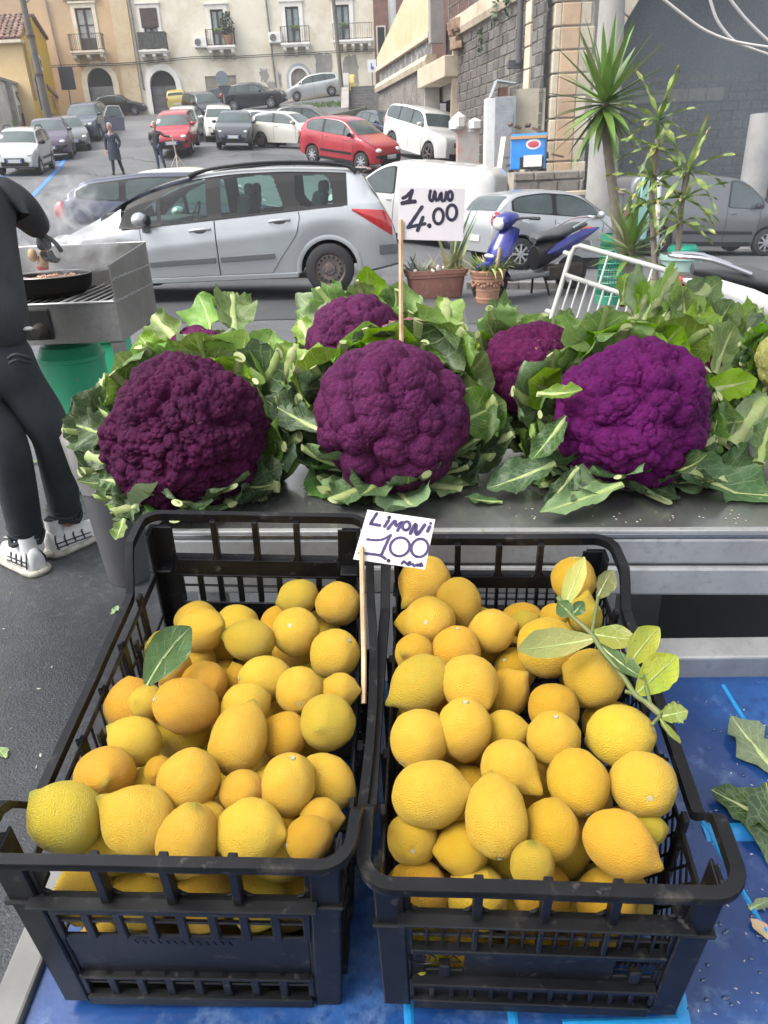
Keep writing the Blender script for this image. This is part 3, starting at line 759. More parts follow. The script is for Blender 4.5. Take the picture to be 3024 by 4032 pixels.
def courses(parent, place, s0, s1, zlow, zhigh, h, lmin, lmax, seed, material, budget, gap=.034, out=.03, skip=None):
 """block courses proud of their mortar bed; place(s,z,o) -> point. The first `budget` blocks are parts, the rest one mesh"""
 rnd = random.Random(seed); rest = MB(); made = 0; blocks = []
 z = zlow(s0) - 1e-6; zmin = min(zlow(s0), zlow(s1)); n = int((zhigh-zmin)/h)
 for k in range(n):
  za, zb = zhigh-(k+1)*h+gap/2, zhigh-k*h-gap/2
  s = s0 + rnd.uniform(-.3, 0)
  while s < s1:
   L = rnd.uniform(lmin, lmax); a, c = max(s+gap/2, s0), min(s+L-gap/2, s1); s += L
   if c-a < .08: continue
   if zb < zlow((a+c)/2): continue
   if skip and skip((a+c)/2, (za+zb)/2): continue
   blocks.append((a, c, za, zb, out+rnd.uniform(-.012,.014)))
 blocks.sort(key=lambda b: b[0])
 inv = Matrix.Translation(-parent.location)
 for a, c, za, zb, o in blocks:
  b = MB() if made < budget else rest
  e = .012
  q0 = [place(a,za,-.05), place(c,za,-.05), place(c,zb,-.05), place(a,zb,-.05)]
  q1 = [place(a+e,za+e,o), place(c-e,za+e,o), place(c-e,zb-e,o), place(a+e,zb-e,o)]
  b.add(q0+q1, [(4,5,6,7),(0,1,5,4),(1,2,6,5),(2,3,7,6),(3,0,4,7)])
  if made < budget:
   x = b.build('block', material, parent); x.matrix_parent_inverse = inv; made += 1
 if rest.f:
  x = rest.build('block', material, parent); x['kind'] = 'stuff'; x.matrix_parent_inverse = inv
def kids_inv(R, kids):
 for k in kids: k.matrix_parent_inverse = Matrix.Translation(-R.location)
LEDGE = 5.95
def near_wall():
 R = empty('viaduct_wall', (4,27,2), label='long retaining wall of dark lava blocks with a pale ledge, running up the right side', cat='wall')
 s0, s1 = .72, vpx(990,240)[0]
 def base(s): q = V(s,0); return min(ter(q.x,q.y)-.3, 3)
 b = MB(); b.add([V(s0,-1,-.01),V(s1,-1,-.01),V(s1,LEDGE,-.01),V(s0,LEDGE,-.01)], [(0,1,2,3)])
 b.add([V(s0,-1,-1),V(s1,-1,-1),V(s1,LEDGE,-1),V(s0,LEDGE,-1)], [(0,1,2,3)]); b.add([V(s1,-1,-.01),V(s1,-1,-1),V(s1,LEDGE,-1),V(s1,LEDGE,-.01)], [(0,1,2,3)])
 k = [b.build('mortar_bed', M_MORT, R)]
 courses(R, V, s0, s1, base, LEDGE-.02, .30, .38, .72, 3, M_LAVA, 190)
 b = MB(); b.prism([(0,LEDGE),(.14,LEDGE+.02),(.20,LEDGE+.2),(.16,LEDGE+.62),(-.4,LEDGE+.62),(-.4,LEDGE)], lambda o, z: V(s0+.2,z,o), lambda o, z: V(s1,z,o))
 k.append(b.build('ledge', M_LIME, R))
 # the ruined end of the ledge and its stain
 b = MB(); rnd = random.Random(2)
 for i in range(14): b.box(V(s1-.2+rnd.uniform(-.5,.5), LEDGE+.1+rnd.uniform(-.45,.3), .1+rnd.uniform(0,.15)), (rnd.uniform(.15,.4),)*3, Matrix.Rotation(rnd.uniform(0,3),3,'Z'))
 k.append(b.build('broken_masonry', mat('reddish_rubble',(.3,.2,.14),.9,var=(5.,.6,.4,.6)), R, bevel=.03))
 b = MB(); b.bar(V(s1+.0,LEDGE-.1,.06), V(s1+.35,3.2,.06), .3, .16); k.append(b.build('sloping_quoin', M_LIME, R))
 # upper block wall behind the ledge
 b = MB(); b.add([V(s0,LEDGE+.5,-.9),V(s1-2.2,LEDGE+.5,-.9),V(s1-2.2,12,-.9),V(s0,12,-.9)], [(0,1,2,3)]); k.append(b.build('upper_mortar_bed', M_MORT, R))
 courses(R, lambda s, z, o: V(s,z,o-.88), s0, s1-2.2, lambda s: LEDGE+.5, 9.2, .30, .4, .75, 5, M_LAVA, 60)
 for px, py in ((1054,82),(1113,10),(1087,22)):
  s, z = vpx(px, py); b = MB()
  rr = random.Random(int(px));
  for i in range(16):
   c = V(s+rr.gauss(0,.12), z+rr.uniform(-.35,.25), .22+rr.uniform(0,.08)); dd = Vector((rr.gauss(0,1),rr.gauss(0,1),rr.gauss(0,1))).normalized()*.12; ss = dd.orthogonal().normalized()*.06
   b.add([c-dd,c+ss,c+dd,c-ss], [(0,1,2,3)])
  k.append(b.build('weed_tuft', M_LEAFD, R))
 # dark drainpipe with an outlet, and the pale quoin strip beside it
 s, z = vpx(1134,137); b = MB(); b.tube([V(s,9,.2), V(s,z,.2)], .09, 10); b.box(V(s+.18,z,.2), (.5,.25,.2)); k.append(b.build('drainpipe', mat('dark_pipe',(.06,.06,.065),.5), R, smooth=50))
 kids_inv(R, k)
near_wall()
def wall_railing():
 s1 = vpx(990,240)[0]; b = MB()
 R = empty('railing', V(s1-2,LEDGE+.6,0), label='thin pale pipe railing along the top of the lava block wall', cat='railing')
 for zz in (.55, 1.0): b.tube([V(s1+1.3,LEDGE+.55+zz,0), V(-1,LEDGE+.55+zz,0)], .03, 6)
 b.build('rail', M_PIPE, R).matrix_parent_inverse = Matrix.Translation(-R.location)
 for i in range(10):
  p = MB(); q = V(lerp(-1,s1+1.2,i/9),LEDGE+.5,0); p.tube([q, q+Vector((0,0,1.1))], .03, 6); p.build('post', M_PIPE, R).matrix_parent_inverse = Matrix.Translation(-R.location)
wall_railing()
def far_walls():
 # recess with the dark doorway, then the beige rendered wall farther up
 sa, sb = vpx(990,240)[0], vpx(929,200)[0]
 R = empty('stone_porch', V((sa+sb)/2,3,-.5), label='pale stone porch with a dark doorway between the lava wall and the beige wall', cat='porch'); k = []
 b = MB(); zt = LEDGE-.9
 b.bar(V(sa,zt,.1), V(sb,zt,.1), .9, .7); k.append(b.build('lintel', M_LIME, R, bevel=.03))
 b = MB(); b.add([V(sa,1,-.7),V(sb,1,-.7),V(sb,7,-.7),V(sa,7,-.7)], [(0,1,2,3)]); k.append(b.build('dark_doorway', M_VOID, R))
 b = MB(); b.box(V(sb-.25,3.4,0), (.8,.7,3.4), taper=.7); k.append(b.build('jamb', M_RENDER, R))
 b = MB(); b.bar(V(sa-.2,4.6,-.55), V(sb,4.6,-.55), .3, .9); k.append(b.build('grey_soffit', M_RENDER, R))
 kids_inv(R, k)
 sc = sb; sd = vpx(829,190)[0]+1.5
 R = empty('retaining_wall', V((sc+sd)/2,4,0), label='beige rendered wall with a pale moulding, beyond the lava block wall', cat='wall'); k = []
 b = MB(); b.add([V(sc,2,.0),V(sd,3,.0),V(sd,5.6,.0),V(sc,5.6,.0)], [(0,1,2,3)]); k.append(b.build('rough_base', mat('rough_rubble',(.2,.18,.16),.95,var=[(1.5,(.12,.11,.1),.4,.6),(8.,1.4,.5,.7)],bump=(5.,.8,.08)), R))
 b = MB(); b.prism([(-.3,5.55),(.16,5.55),(.22,5.75),(.1,5.95),(-.3,5.95)], lambda o, z: V(sc,z,o), lambda o, z: V(sd,z,o)); k.append(b.build('moulding', M_LIME, R))
 b = MB(); b.add([V(sc,5.95,-.1),V(sd,5.95,-.1),V(sd,6.55,-.1),V(sc,6.55,-.1)], [(0,1,2,3)]); k.append(b.build('dark_band', mat('tagged_dark_stone',(.13,.125,.12),.9,var=(2.,(.3,.3,.29),.5,.62)), R))
 b = MB(); b.prism([(-.3,6.552),(.08,6.552),(.08,6.75),(-.3,6.75)], lambda o, z: V(sc,z,o), lambda o, z: V(sd,z,o)); k.append(b.build('upper_moulding', M_LIME, R))
 b = MB(); b.prism([(sc,6.752),(sd,6.752),(sd,7.2),(sc,9.6)], lambda s, z: V(s,z,0), lambda s, z: V(s,z,-.5)); k.append(b.build('rendered_face', M_BEIGE_L, R))
 b = MB(); b.prism([(sc-.35,6.3),(sc-.002,6.3),(sc-.002,10.2),(sc-.35,10.2)], lambda s, z: V(s,z,.05), lambda s, z: V(s,z,-.5)); k.append(b.build('end_pier', M_RENDER, R))
 kids_inv(R, k)
 # old grey house above the wall, with a white framed window
 q = V(sa+1.5,6,-4.2)
 R = empty('house', q, label='old grey stone house with a white framed window above the viaduct wall', cat='house')
 b = MB(); wx0, wx1, wz0, wz1 = -.55, .5, .6, 3.3
 wall_holes(b, -3.0, 4.0, -.5, 7, [(wx0,wx1,wz0,wz1)], 0, .25); b.build('wall', mat('grey_stone_render',(.26,.25,.24),.95,var=[(1.,.7,.4,.66),(5.,1.3,.5,.7)],bump=(6.,.4,.03)), R)
 s = MB(); surround(s, wx0, wx1, wz0, wz1, .28, 0); s.build('window_surround', M_WSTUCCO, R)
 french_window(R, wx0, wx1, wz0, wz1, 0, mat('green_shutter',(.06,.1,.08),.6), M_GLASS)
 # red and brown houses beyond
 p = aty(822,30,72)
 R = empty('house', (p.x-.6,74,9), label='red brick house with small windows beyond the end of the cream palazzo', cat='house'); b = MB(); b.bb(-.6,9,-1,5,-4,6.2); b.build('wall', mat('dark_red_brick_wall',(.24,.13,.1),.9,var=(2.,.7,.4,.65)), R)
 for i in range(3):
  f = MB(); f.bb(.2+i*1.7,1.0+i*1.7,-1.06,-1.0,1.8,3.9); w_ = f.build('window', M_WSTUCCO, R); f = MB(); f.bb(.3+i*1.7,.9+i*1.7,-1.08,-1.06,1.9,3.8); f.build('pane', M_DARK, w_)
 b = MB(); b.bb(-.7,9,-1.2,5,6.2,6.5); b.build('roof', M_TILE, R)
 R = empty('house', (p.x+1.5,80,10), label='tall ochre house with square windows at the top of the gap', cat='house'); b = MB(); b.bb(-3,9,0,5,-4,13); b.build('wall', M_BEIGE_L, R)
 for i in range(4):
  f = MB(); f.bb(-2.4+i*1.5,-1.4+i*1.5,-.06,0,7.6,8.6); f.build('window', M_DARK, R)
 R2 = empty('chimney_pipe', aty(848,60,66), label='shiny steel flue standing against the red brick house', cat='flue'); MB().tube([(0,0,-3),(0,0,5)], .3, 12).build('pipe', M_ACW, R2, smooth=60)
far_walls()
def pilaster_front():
 """corner pier: pale quoins on its flank, orange stone blocks on the front, pale quoins, then dark blocks and the arch"""
 R = empty('viaduct_pier', (5.6,23.7,0), label='big corner pier of orange and pale blocks beside the dark arch', cat='pier'); k = []
 zt = 9.0; h = .56; x0, x1 = aty(1200,300,23.6).x, aty(1238,300,23.6).x; y = 23.6
 b = MB(); b.bb(x0-.02, x1+.38, y+.06, y+1.5, -1, zt); k.append(b.build('core', M_MORT, R))
 z = -.6; i = 0; inv = Matrix.Translation(-R.location)
 while z < 8.4:
  za, zb = z+.02, z+h-.02
  # flank (faces the street) and front block, then the right-hand quoin
  for nm, xa, xb, ya, mt in (('flank_block', x0-.20, x0-.005, y+.02, M_LIME), ('block', x0, x1, y, M_ORANGE), ('quoin', x1+.015, x1+(.42 if i % 2 else .3), y+.015, M_LIME)):
   q = MB(); q.bb(xa, xb, ya, y+1.0, za, zb); o = q.build(nm, M_LAVA if z < .9 and nm == 'block' and i % 2 else mt, R, bevel=.025, seg=1); o.matrix_parent_inverse = inv
  z += h; i += 1
 kids_inv(R, k)
 # slim pale quoin strip on the wall plane, left of the pier
 s_, _ = vpx(1143,150); R = empty('quoin_strip', V(s_,2,0), label='narrow strip of pale quoins up the lava wall, next to the dark drainpipe', cat='quoins')
 z = 0.2; i = 0; inv = Matrix.Translation(-R.location)
 while z < 8.5:
  q = MB(); wd = .2
  pts = [(s_-wd, z+.015), (s_+wd, z+.015), (s_+wd, z+h-.015), (s_-wd, z+h-.015)]
  q.prism(pts, lambda s, zz: V(s,zz,.1), lambda s, zz: V(s,zz,-.1)); o = q.build('quoin', M_LIME, R, bevel=.02, seg=1); o.matrix_parent_inverse = inv; z += h; i += 1
pilaster_front()
AY = 24.0
def arch_bridge():
 R = empty('viaduct_arch', (10,AY,0), label='dark viaduct arch over the parked grey van, black lava stone with a pale arch ring', cat='arch'); k = []
 xL = aty(1256,300,AY).x; ax0 = aty(1262,330,AY).x; ox, oz, r = ax0+7.2, 1.6, 7.2      # springing at z = 1.6
 b = MB(); n = 24
 # front wall around the opening
 P = [(ox-r*cos(pi*i/n), oz+r*sin(pi*i/n)) for i in range(n+1)]
 for (a, c), (d, e) in zip(P, P[1:]): b.add([(a,AY+.06,c),(d,AY+.06,e),(d,AY+.06,14),(a,AY+.06,14)], [(0,1,2,3)])
 b.add([(xL,AY+.06,-2),(ax0,AY+.06,-2),(ax0,AY+.06,14),(xL,AY+.06,14)], [(0,1,2,3)])
 b.add([(ox+r,AY+.06,-2),(ox+r+6,AY+.06,-2),(ox+r+6,AY+.06,14),(ox+r,AY+.06,14)], [(0,1,2,3)])
 k.append(b.build('mortar_bed', M_MORT, R))
 def inside(s, z): return (s > ax0-.15 and z < oz) or ((s-ox)**2+(z-oz)**2 < (r+.45)**2)
 courses(R, lambda s, z, o: Vector((s, AY+.05-o, z)), xL+.42, ox+1, lambda s: -1, 9.5, .34, .4, .75, 7, M_LAVA, 60, skip=inside)
 # ring of pale voussoirs, each its own stone
 inv = Matrix.Translation(-R.location)
 for i in range(22):
  a0, a1 = pi*(i+.03)/36, pi*(i+.97)/36
  q = [(ox-(r)*cos(a0),oz+r*sin(a0)),(ox-r*cos(a1),oz+r*sin(a1)),(ox-(r+.5)*cos(a1),oz+(r+.5)*sin(a1)),(ox-(r+.5)*cos(a0),oz+(r+.5)*sin(a0))]
  o = MB().prism(q, lambda x, z: (x,AY-.05,z), lambda x, z: (x,AY+.3,z)).build('voussoir', M_LIME, R, bevel=.015, seg=1); o.matrix_parent_inverse = inv
 M_HAZED = mat('haze_tinted_stone', (.080,.104,.130), .92, var=[(1.6,(.105,.132,.16),.42,.66),(12.,.6,.42,.62)], bump=(9.,.5,.03))  # smoke haze put into the stone colour: bluer and lighter
 # barrel of the arch and its back wall
 b = MB(); rows = [[(x,AY+.07,z),(x,AY+9,z)] for x, z in [(ax0,-2)]+P+[(ox+r,-2)]]; b.grid(rows); k.append(b.build('barrel_vault', M_HAZED, R))
 b = MB(); b.bb(ax0-1, ox+r+1, AY+9, AY+9.4, -2, 10); k.append(b.build('back_wall', M_HAZED, R))
 M_HAZEDB = mat('haze_tinted_block', (.12,.125,.13), .9, var=[(2.,(.17,.165,.155),.45,.66),(12.,.6,.4,.6)], bump=(20.,.5,.02), rnd=.3)  # block colour lightened too, for the smoke haze under the arch
 courses(R, lambda s, z, o: Vector((s, AY+8.98-o, z)), ax0, ox+5, lambda s: -2, 4.6, .33, .45, .8, 11, M_HAZEDB, 90)
 xa, xb = aty(1368,215,AY+8.8).x, aty(1562,205,AY+8.8).x; za = aty(1450,207,AY+8.8).z
 for i in range(5):
  o = MB().bb(lerp(xa,xb,(i+.02)/5), lerp(xa,xb,(i+.98)/5), AY+8.7, AY+8.95, za-.22, za+.22).build('pale_string_course', mat('dusty_stone',(.3,.27,.24),.9,var=(3.,.7,.4,.65)), R, bevel=.02); o.matrix_parent_inverse = inv
 graffiti(R, random.Random(21), lambda u, v, o: Vector((lerp(ax0+.4,ax0+2.2,u), AY+8.9-o, lerp(-.4,2.1,v))), 7, [(.34,.34,.33)], .16)
 kids_inv(R, k)
arch_bridge()
def concrete_pole(name, px0, py0, px1, py1, y, r0, r1, label, cat):
 a, t = aty(px0,py0,y), aty(px1,py1,y); g = ter(a.x,y); R = empty(name, (a.x,y,g), label=label, cat=cat)
 d = t-a; d.y = 0; MB().tube([Vector((0,0,-.3)), d*.5+Vector((0,0,a.z-g)), d+Vector((0,0,a.z-g))], [r0,(r0+r1)/2,r1], 20).build('pole', M_CONC, R, smooth=60)
 return R, d
R, d = concrete_pole('concrete_pole', 1291,556, 1324,-20, 16.4, .345, .23, 'thick grey concrete pole behind the tall yucca', 'pole')
R, d = concrete_pole('concrete_pole', 1625,420, 1652,245, 22.6, .38, .36, 'leaning grey concrete prop in the dark arch behind the grey van', 'pole')
b = MB(); b.tube([(.55,0,0),(.55+d.x*1.6,.1,4.4)], .12, 10); b.build('stay', mat('dark_pipe',(.06,.06,.065),.5), R)
# cables hanging across the arch
M_WIRE = mat('pale_cable', (.52,.5,.48), .6)
def wire(pts, y, label):
 q = spline([aty(px,py,y) for px, py in pts], 6)
 tag(MB().tube(q, .02, 6).build('overhead_cable', M_WIRE, smooth=180), label, 'cable')
wire(((1425,-8),(1470,28),(1520,64),(1580,88),(1659,102),(1700,106)), 12.0, 'pale cable sagging from the top across the dark arch to the right edge')
wire(((1532,-8),(1550,45),(1585,88),(1620,104),(1690,128)), 12.1, 'pale cable that drops steeply and crosses the sagging one')
wire(((1572,-8),(1610,40),(1659,88),(1700,120)), 12.3, 'third pale cable in the top right corner over the dark arch')

# ------------------------------------------------------------------ stairs, platform and things along the wall
def stairs():
 R = empty('stone_stairs', G(835,240), label='grey stone stairs with sloping parapets climbing beside the cream palazzo', cat='stairs'); k = []
 M_ST = mat('dark_stone_steps', (.15,.145,.14), .9, var=(3.,.65,.4,.65), bump=(20.,.4,.02))
 x0, x1 = -1.1, 1.3; z = ter(.1,55)-.1
 for i in range(9):
  o = MB().bb(x0, x1, 55+i*.55, 61, z+i*.22, z+(i+1)*.22).build('step', M_ST, R, bevel=.02); k.append(o)
 for xx in (x0-.35, x1+.35):
  b = MB(); b.prism([(53.5,z-.3),(61,z-.3),(61,z+3),(55,z+.7),(53.5,z+.25)], lambda y, zz: (xx-.25,y,zz), lambda y, zz: (xx+.25,y,zz)); k.append(b.build('parapet', M_RENDER, R, bevel=.02))
 kids_inv(R, k)
stairs()
def low_terrace_wall():
 # rough earth bank and low wall that holds the upper row of cars
 q = [G(600,262), G(650,268), G(715,262), G(790,245)]; b = MB(); rows = []
 for p in spline(q, 5): rows.append([(p.x,p.y-.15,p.z-.2),(p.x,p.y-.1,p.z+.35),(p.x+.1,p.y+.3,p.z+.42),(p.x+.1,p.y+.5,p.z-.2)])
 o = b.grid(rows).build('retaining_kerb', mat('mossy_stone',(.13,.13,.1),.95,var=(2.,(.08,.1,.04),.42,.62),bump=(10.,.6,.04))); tag(o, 'low mossy stone edge under the upper row of parked cars', kind='structure')
 gb = MB(); rnd = random.Random(31)
 for i in range(500):
  px, py = rnd.uniform(632,742), 0; py = lerp(222,212,(px-632)/110)+rnd.uniform(-3,4); p = aty(px,py,57.0); p = Vector((p.x, rnd.uniform(56.2,58.2), 0)); p.z = ter(p.x,p.y)
  d = Vector((rnd.gauss(0,.06), rnd.gauss(0,.05), rnd.uniform(.1,.25))); s = Vector((.03,0,0)); gb.add([p-s,p+s,p+d], [(0,1,2)])
 tag(gb.build('grass', mat('grass_green',(.07,.12,.03),.8,rnd=.1)), 'strip of weeds in front of the silver people carrier', kind='stuff')
low_terrace_wall()
def platform():
 # rubble-stone platform at the foot of the pier, with steps, that carries the freezer and the cabinet
 R = empty('stone_platform', (4.4,22,0), label='rough stone platform with worn steps at the foot of the lava wall, freezer on top', cat='platform'); k = []
 M_RUB = mat('rubble_stone', (.30,.26,.22), .95, var=[(1.6,(.17,.15,.13),.4,.62),(9.,.75,.4,.66)], bump=(8.,.7,.05))
 zt = aty(1140,371,21.8).z
 xl, xr = aty(1105,395,21.5).x, 5.7
 b = MB(); b.bb(xl, xr, 21.2, 24.2, -1, zt); k.append(b.build('platform_core', M_MORT, R)); rnd = random.Random(6); inv = Matrix.Translation(-R.location)
 z = -.6
 while z < zt-.05:
  x = xl; h = rnd.uniform(.28,.4); h = min(h, zt-z)
  while x < xr:
   L = rnd.uniform(.3,.7); c = min(x+L, xr)
   o = MB().bb(x+.01, c-.01, 21.12+rnd.uniform(-.03,.03), 21.4, z+.01, z+h-.01).build('stone', M_RUB, R, bevel=.03, seg=1); o.matrix_parent_inverse = inv; x += L
  z += h
 for i in range(5):
  o = MB().bb(xl-1.9, xl-.02, 20.6+i*.32, 24, -.8, .1+i*.26).build('step', mat('dark_stone_steps',(.15,.145,.14),.9), R, bevel=.02, seg=1); k.append(o)
 # back bank towards the street level above
 kids_inv(R, k)
 return zt
PZ = platform()
def freezer():
 a, c = aty(1104,366,21.75), aty(1177,372,21.75); wd = c.x-a.x
 R = empty('ice_cream_freezer', ((a.x+c.x)/2+.03, 21.95, PZ+.002), radians(-14), 'blue ice cream chest freezer with a white badge, on the stone platform', 'freezer')
 M_FB = mat('freezer_blue', (.02,.20,.62), .4, var=(3.,(.03,.27,.7),.4,.7)); h = .82; w2 = .46
 b = MB(); b.bb(-w2, w2, -.32, .34, .06, h); b.build('cabinet', M_FB, R, bevel=.03)
 b = MB(); b.prism([(-.34,h+.002),(.34,h+.002),(.34,h+.13),(-.34,h+.05)], lambda y, z: (-w2-.01,y,z), lambda y, z: (w2+.01,y,z)); b.build('lid', M_FB, R, bevel=.015)
 b = MB(); b.bb(-w2-.02, w2+.02, -.36, -.3, h-.02, h+.05); b.build('lid_edge', mat('orange_trim',(.5,.28,.12),.6), R)
 b = MB(); b.bb(-.2, .42, -.36, -.33, .06, .36); b.build('vent', mat('dark_recess',(.02,.02,.02),.8), R)
 b = MB(); b.bb(-.1, .38, -.39, -.362, .12, .40); b.build('paper_sheet', M_ACW, R)
 o = MB().ball((.14,-.325,.66), (.2,.012,.13), 20).build('white_badge', M_ACW, R); o = MB().ball((.14,-.333,.66), (.15,.012,.08), 20).build('red_badge', mat('badge_red',(.5,.06,.1),.5), R)
 b = MB()
 for i in range(3): b.ball((-w2-.003,-.18+.03*i,.28+.2*i), (.012,.10,.13), 10)
 b.build('side_picture', mat('ice_cream_picture',(.35,.25,.35),.6,var=(9.,(.6,.5,.3),.4,.6)), R)
 b = MB()
 for sx in (-1, 1):
  for sy in (-1, 1): b.bb(sx*.45-.05, sx*.45+.05, sy*.26-.05, sy*.26+.05, 0, .06)
 b.build('foot', M_DARK, R)
freezer()
def by_the_wall():
 # grey service cabinet with a folded metal hood, rubbish heaped around
 a = aty(1052,352,23.2); g = PZ-.1
 R = empty('service_cabinet', (a.x+.4, 23.6, g), label='tall grey metal cabinet against the lava wall, bent zinc hood on top', cat='cabinet'); zt = aty(1050,212,23.4).z-g
 M_GCAB = mat('grey_metal_cabinet', (.33,.34,.36), .6, metal=.2, var=[(2.,.75,.4,.66),(8.,(.2,.2,.2),.55,.72)])
 b = MB(); b.bb(-.42, -.16, -.18, .3, 0, zt); b.build('side_panel', M_ACW, R, bevel=.01)
 b = MB(); b.bb(-.158, .42, -.22, .3, 0, zt+.02); b.build('cabinet_body', M_GCAB, R, bevel=.012)
 b = MB(); b.bb(.02, .34, -.245, -.22, .5, zt-.35); b.build('door', M_GCAB, R, bevel=.008)
 b = MB(); b.prism([(-.3,0),(-.27,0),(-.12,.38),(.4,.30),(.4,.33),(-.13,.42)], lambda x, z: (x,-.2,zt+.03+z), lambda x, z: (x,.3,zt+.03+z)); b.build('bent_hood', mat('zinc',(.5,.56,.58),.4,metal=.7), R)
 b = MB(); b.bb(-.05,.2,-.05,.2,zt+.022,zt+.26); b.build('rusty_box', mat('rust',(.2,.09,.06),.9), R)
 # beige board and white sheets
 R = empty('board', (a.x+1.25, 23.75, g), label='beige sheet of board leaning on the lava wall right of the grey cabinet', cat='board'); b = MB()
 b.box((0,0,.95+.35), (.95,.04,1.9), Matrix.Rotation(-.05,3,'X')); b.build('sheet', mat('beige_board',(.42,.37,.28),.8,var=(2.,.8,.4,.66)), R)
 R = empty('radiator', (a.x+1.0, 22.6, PZ), label='white ribbed radiator panel standing next to the blue freezer', cat='radiator'); b = MB()
 for i in range(5): b.bb(-.33+i*.135, -.21+i*.135, -.05, .05, .15, .95)
 b.bb(-.33,.33,-.03,.03,.2,.28); b.bb(-.33,.33,-.03,.03,.82,.9); b.build('ribs', M_ACW, R, bevel=.015)
 b = MB(); b.bb(-.25,-.2,-.05,.05,0,.15); b.bb(.15,.2,-.05,.05,0,.15); b.build('foot', M_PIPE, R)
 R = empty('plank', (a.x+.28, 22.2, PZ-.35), label='cream coloured plank leaning against the grey cabinet', cat='plank'); MB().bar((-.16,-.1,0),(.1,.5,1.25),.14,.04).build('board', mat('cream_wood',(.55,.47,.33),.7), R)
 # heap of junk (brown scraps) on the freezer's back
 rnd = random.Random(14); R = empty('scrap_heap', (aty(1150,290,22.9).x, 22.9, PZ+.7), label='heap of brown scrap wood and rags behind the blue freezer', cat='scrap')
 b = MB()
 for i in range(16):
  p = Vector((rnd.uniform(-.6,.6), rnd.uniform(-.2,.2), rnd.uniform(-.6,.55))); b.bar(p, p+Vector((rnd.uniform(-.4,.4), rnd.uniform(-.1,.1), rnd.uniform(-.2,.25))), rnd.uniform(.05,.16), rnd.uniform(.04,.1))
 b.build('scraps', mat('brown_scrap',(.16,.1,.075),.9,var=(4.,.5,.4,.6),rnd=.2), R)
 p = aty(1006,268,28.0); R = empty('rubbish_bag', p, label='white crumpled sacks heaped against the wall beside the white off-roader', cat='sack'); b = MB()
 for i in range(5): b.ball((rnd.uniform(-.45,.5),rnd.uniform(-.2,.2),rnd.uniform(-.15,.15)), (rnd.uniform(.25,.4),.3,rnd.uniform(.2,.34)), 7)
 b.build('sack', mat('white_sack',(.7,.69,.67),.7), R)
 MB().bb(-.3,.45,-.2,.25,-1.6,-.1).build('base_crate', mat('faded_cardboard',(.45,.42,.4),.9,var=(2.,(.5,.3,.25),.45,.6)), R)
by_the_wall()
def low_wall_right():
 a, c = aty(1228,413,19.4), aty(1420,420,19.0); R = empty('low_wall', ((a.x+c.x)/2, 19.3, -.6), label='low grey wall with a pale coping behind the silver hatchback', cat='wall'); L = c.x-a.x
 MB().bb(-L/2, L/2, 0, .25, -.2, a.z+.6-.1).build('wall', M_CONC, R); MB().bb(-L/2-.04, L/2+.04, -.05, .3, a.z+.6-.098, a.z+.6).build('coping', M_LIME, R, bevel=.01)
low_wall_right()
# ------------------------------------------------------------------ cars
M_TYRE = mat('tyre_rubber', (.022,.022,.024), .8, bump=(60.,.2,.004))
M_RIM = mat('alloy_rim', (.5,.5,.52), .35, metal=.85)
M_STEEL = mat('dull_steel_rim', (.13,.11,.11), .55, metal=.6, var=(12.,(.2,.15,.13),.45,.65))
M_CGLASS = mat('car_glass', (.04,.055,.056), .04, spec=.6, var=(.45,(.09,.12,.12),.4,.65))
M_TRIM = mat('black_trim', (.012,.012,.013), .5, spec=.3)
M_UNDER = mat('underbody', (.012,.012,.013), .9)
M_LAMP = mat('headlamp', (.62,.63,.62), .12, spec=.8, coat=1)
M_TAIL = mat('tail_lamp', (.42,.015,.02), .12, coat=1)
M_PLATE = mat('number_plate', (.62,.62,.62), .5)
M_PLBLUE = mat('plate_blue', (.02,.07,.42), .5)
M_CHROME = mat('chrome', (.6,.6,.62), .15, metal=1)
def paint(name, col, metal=.25, rough=.32): return mat(name, col, rough, metal=metal, coat=.8, var=(1.2,.93,.4,.7))
P_SILVER = paint('silver_paint', (.42,.435,.45), .5, .30)
P_WHITE = paint('white_car_paint', (.56,.56,.545), 0)
P_CREAMW = paint('cream_white_paint', (.56,.55,.49), 0)
P_RED = paint('red_car_paint', (.34,.008,.022), .1)
P_BLACK = paint('black_car_paint', (.012,.013,.017), .2)
P_NAVY = paint('navy_paint', (.04,.048,.085), .35)
P_PLUM = paint('plum_paint', (.075,.055,.095), .4)
P_GREY = paint('dark_grey_paint', (.055,.062,.07), .4)
P_MGREY = paint('mid_grey_paint', (.13,.135,.14), .4)
P_YELLOW = paint('yellow_paint', (.55,.45,.12), 0)
P_PALE = paint('pale_silver_paint', (.5,.52,.52), .4)

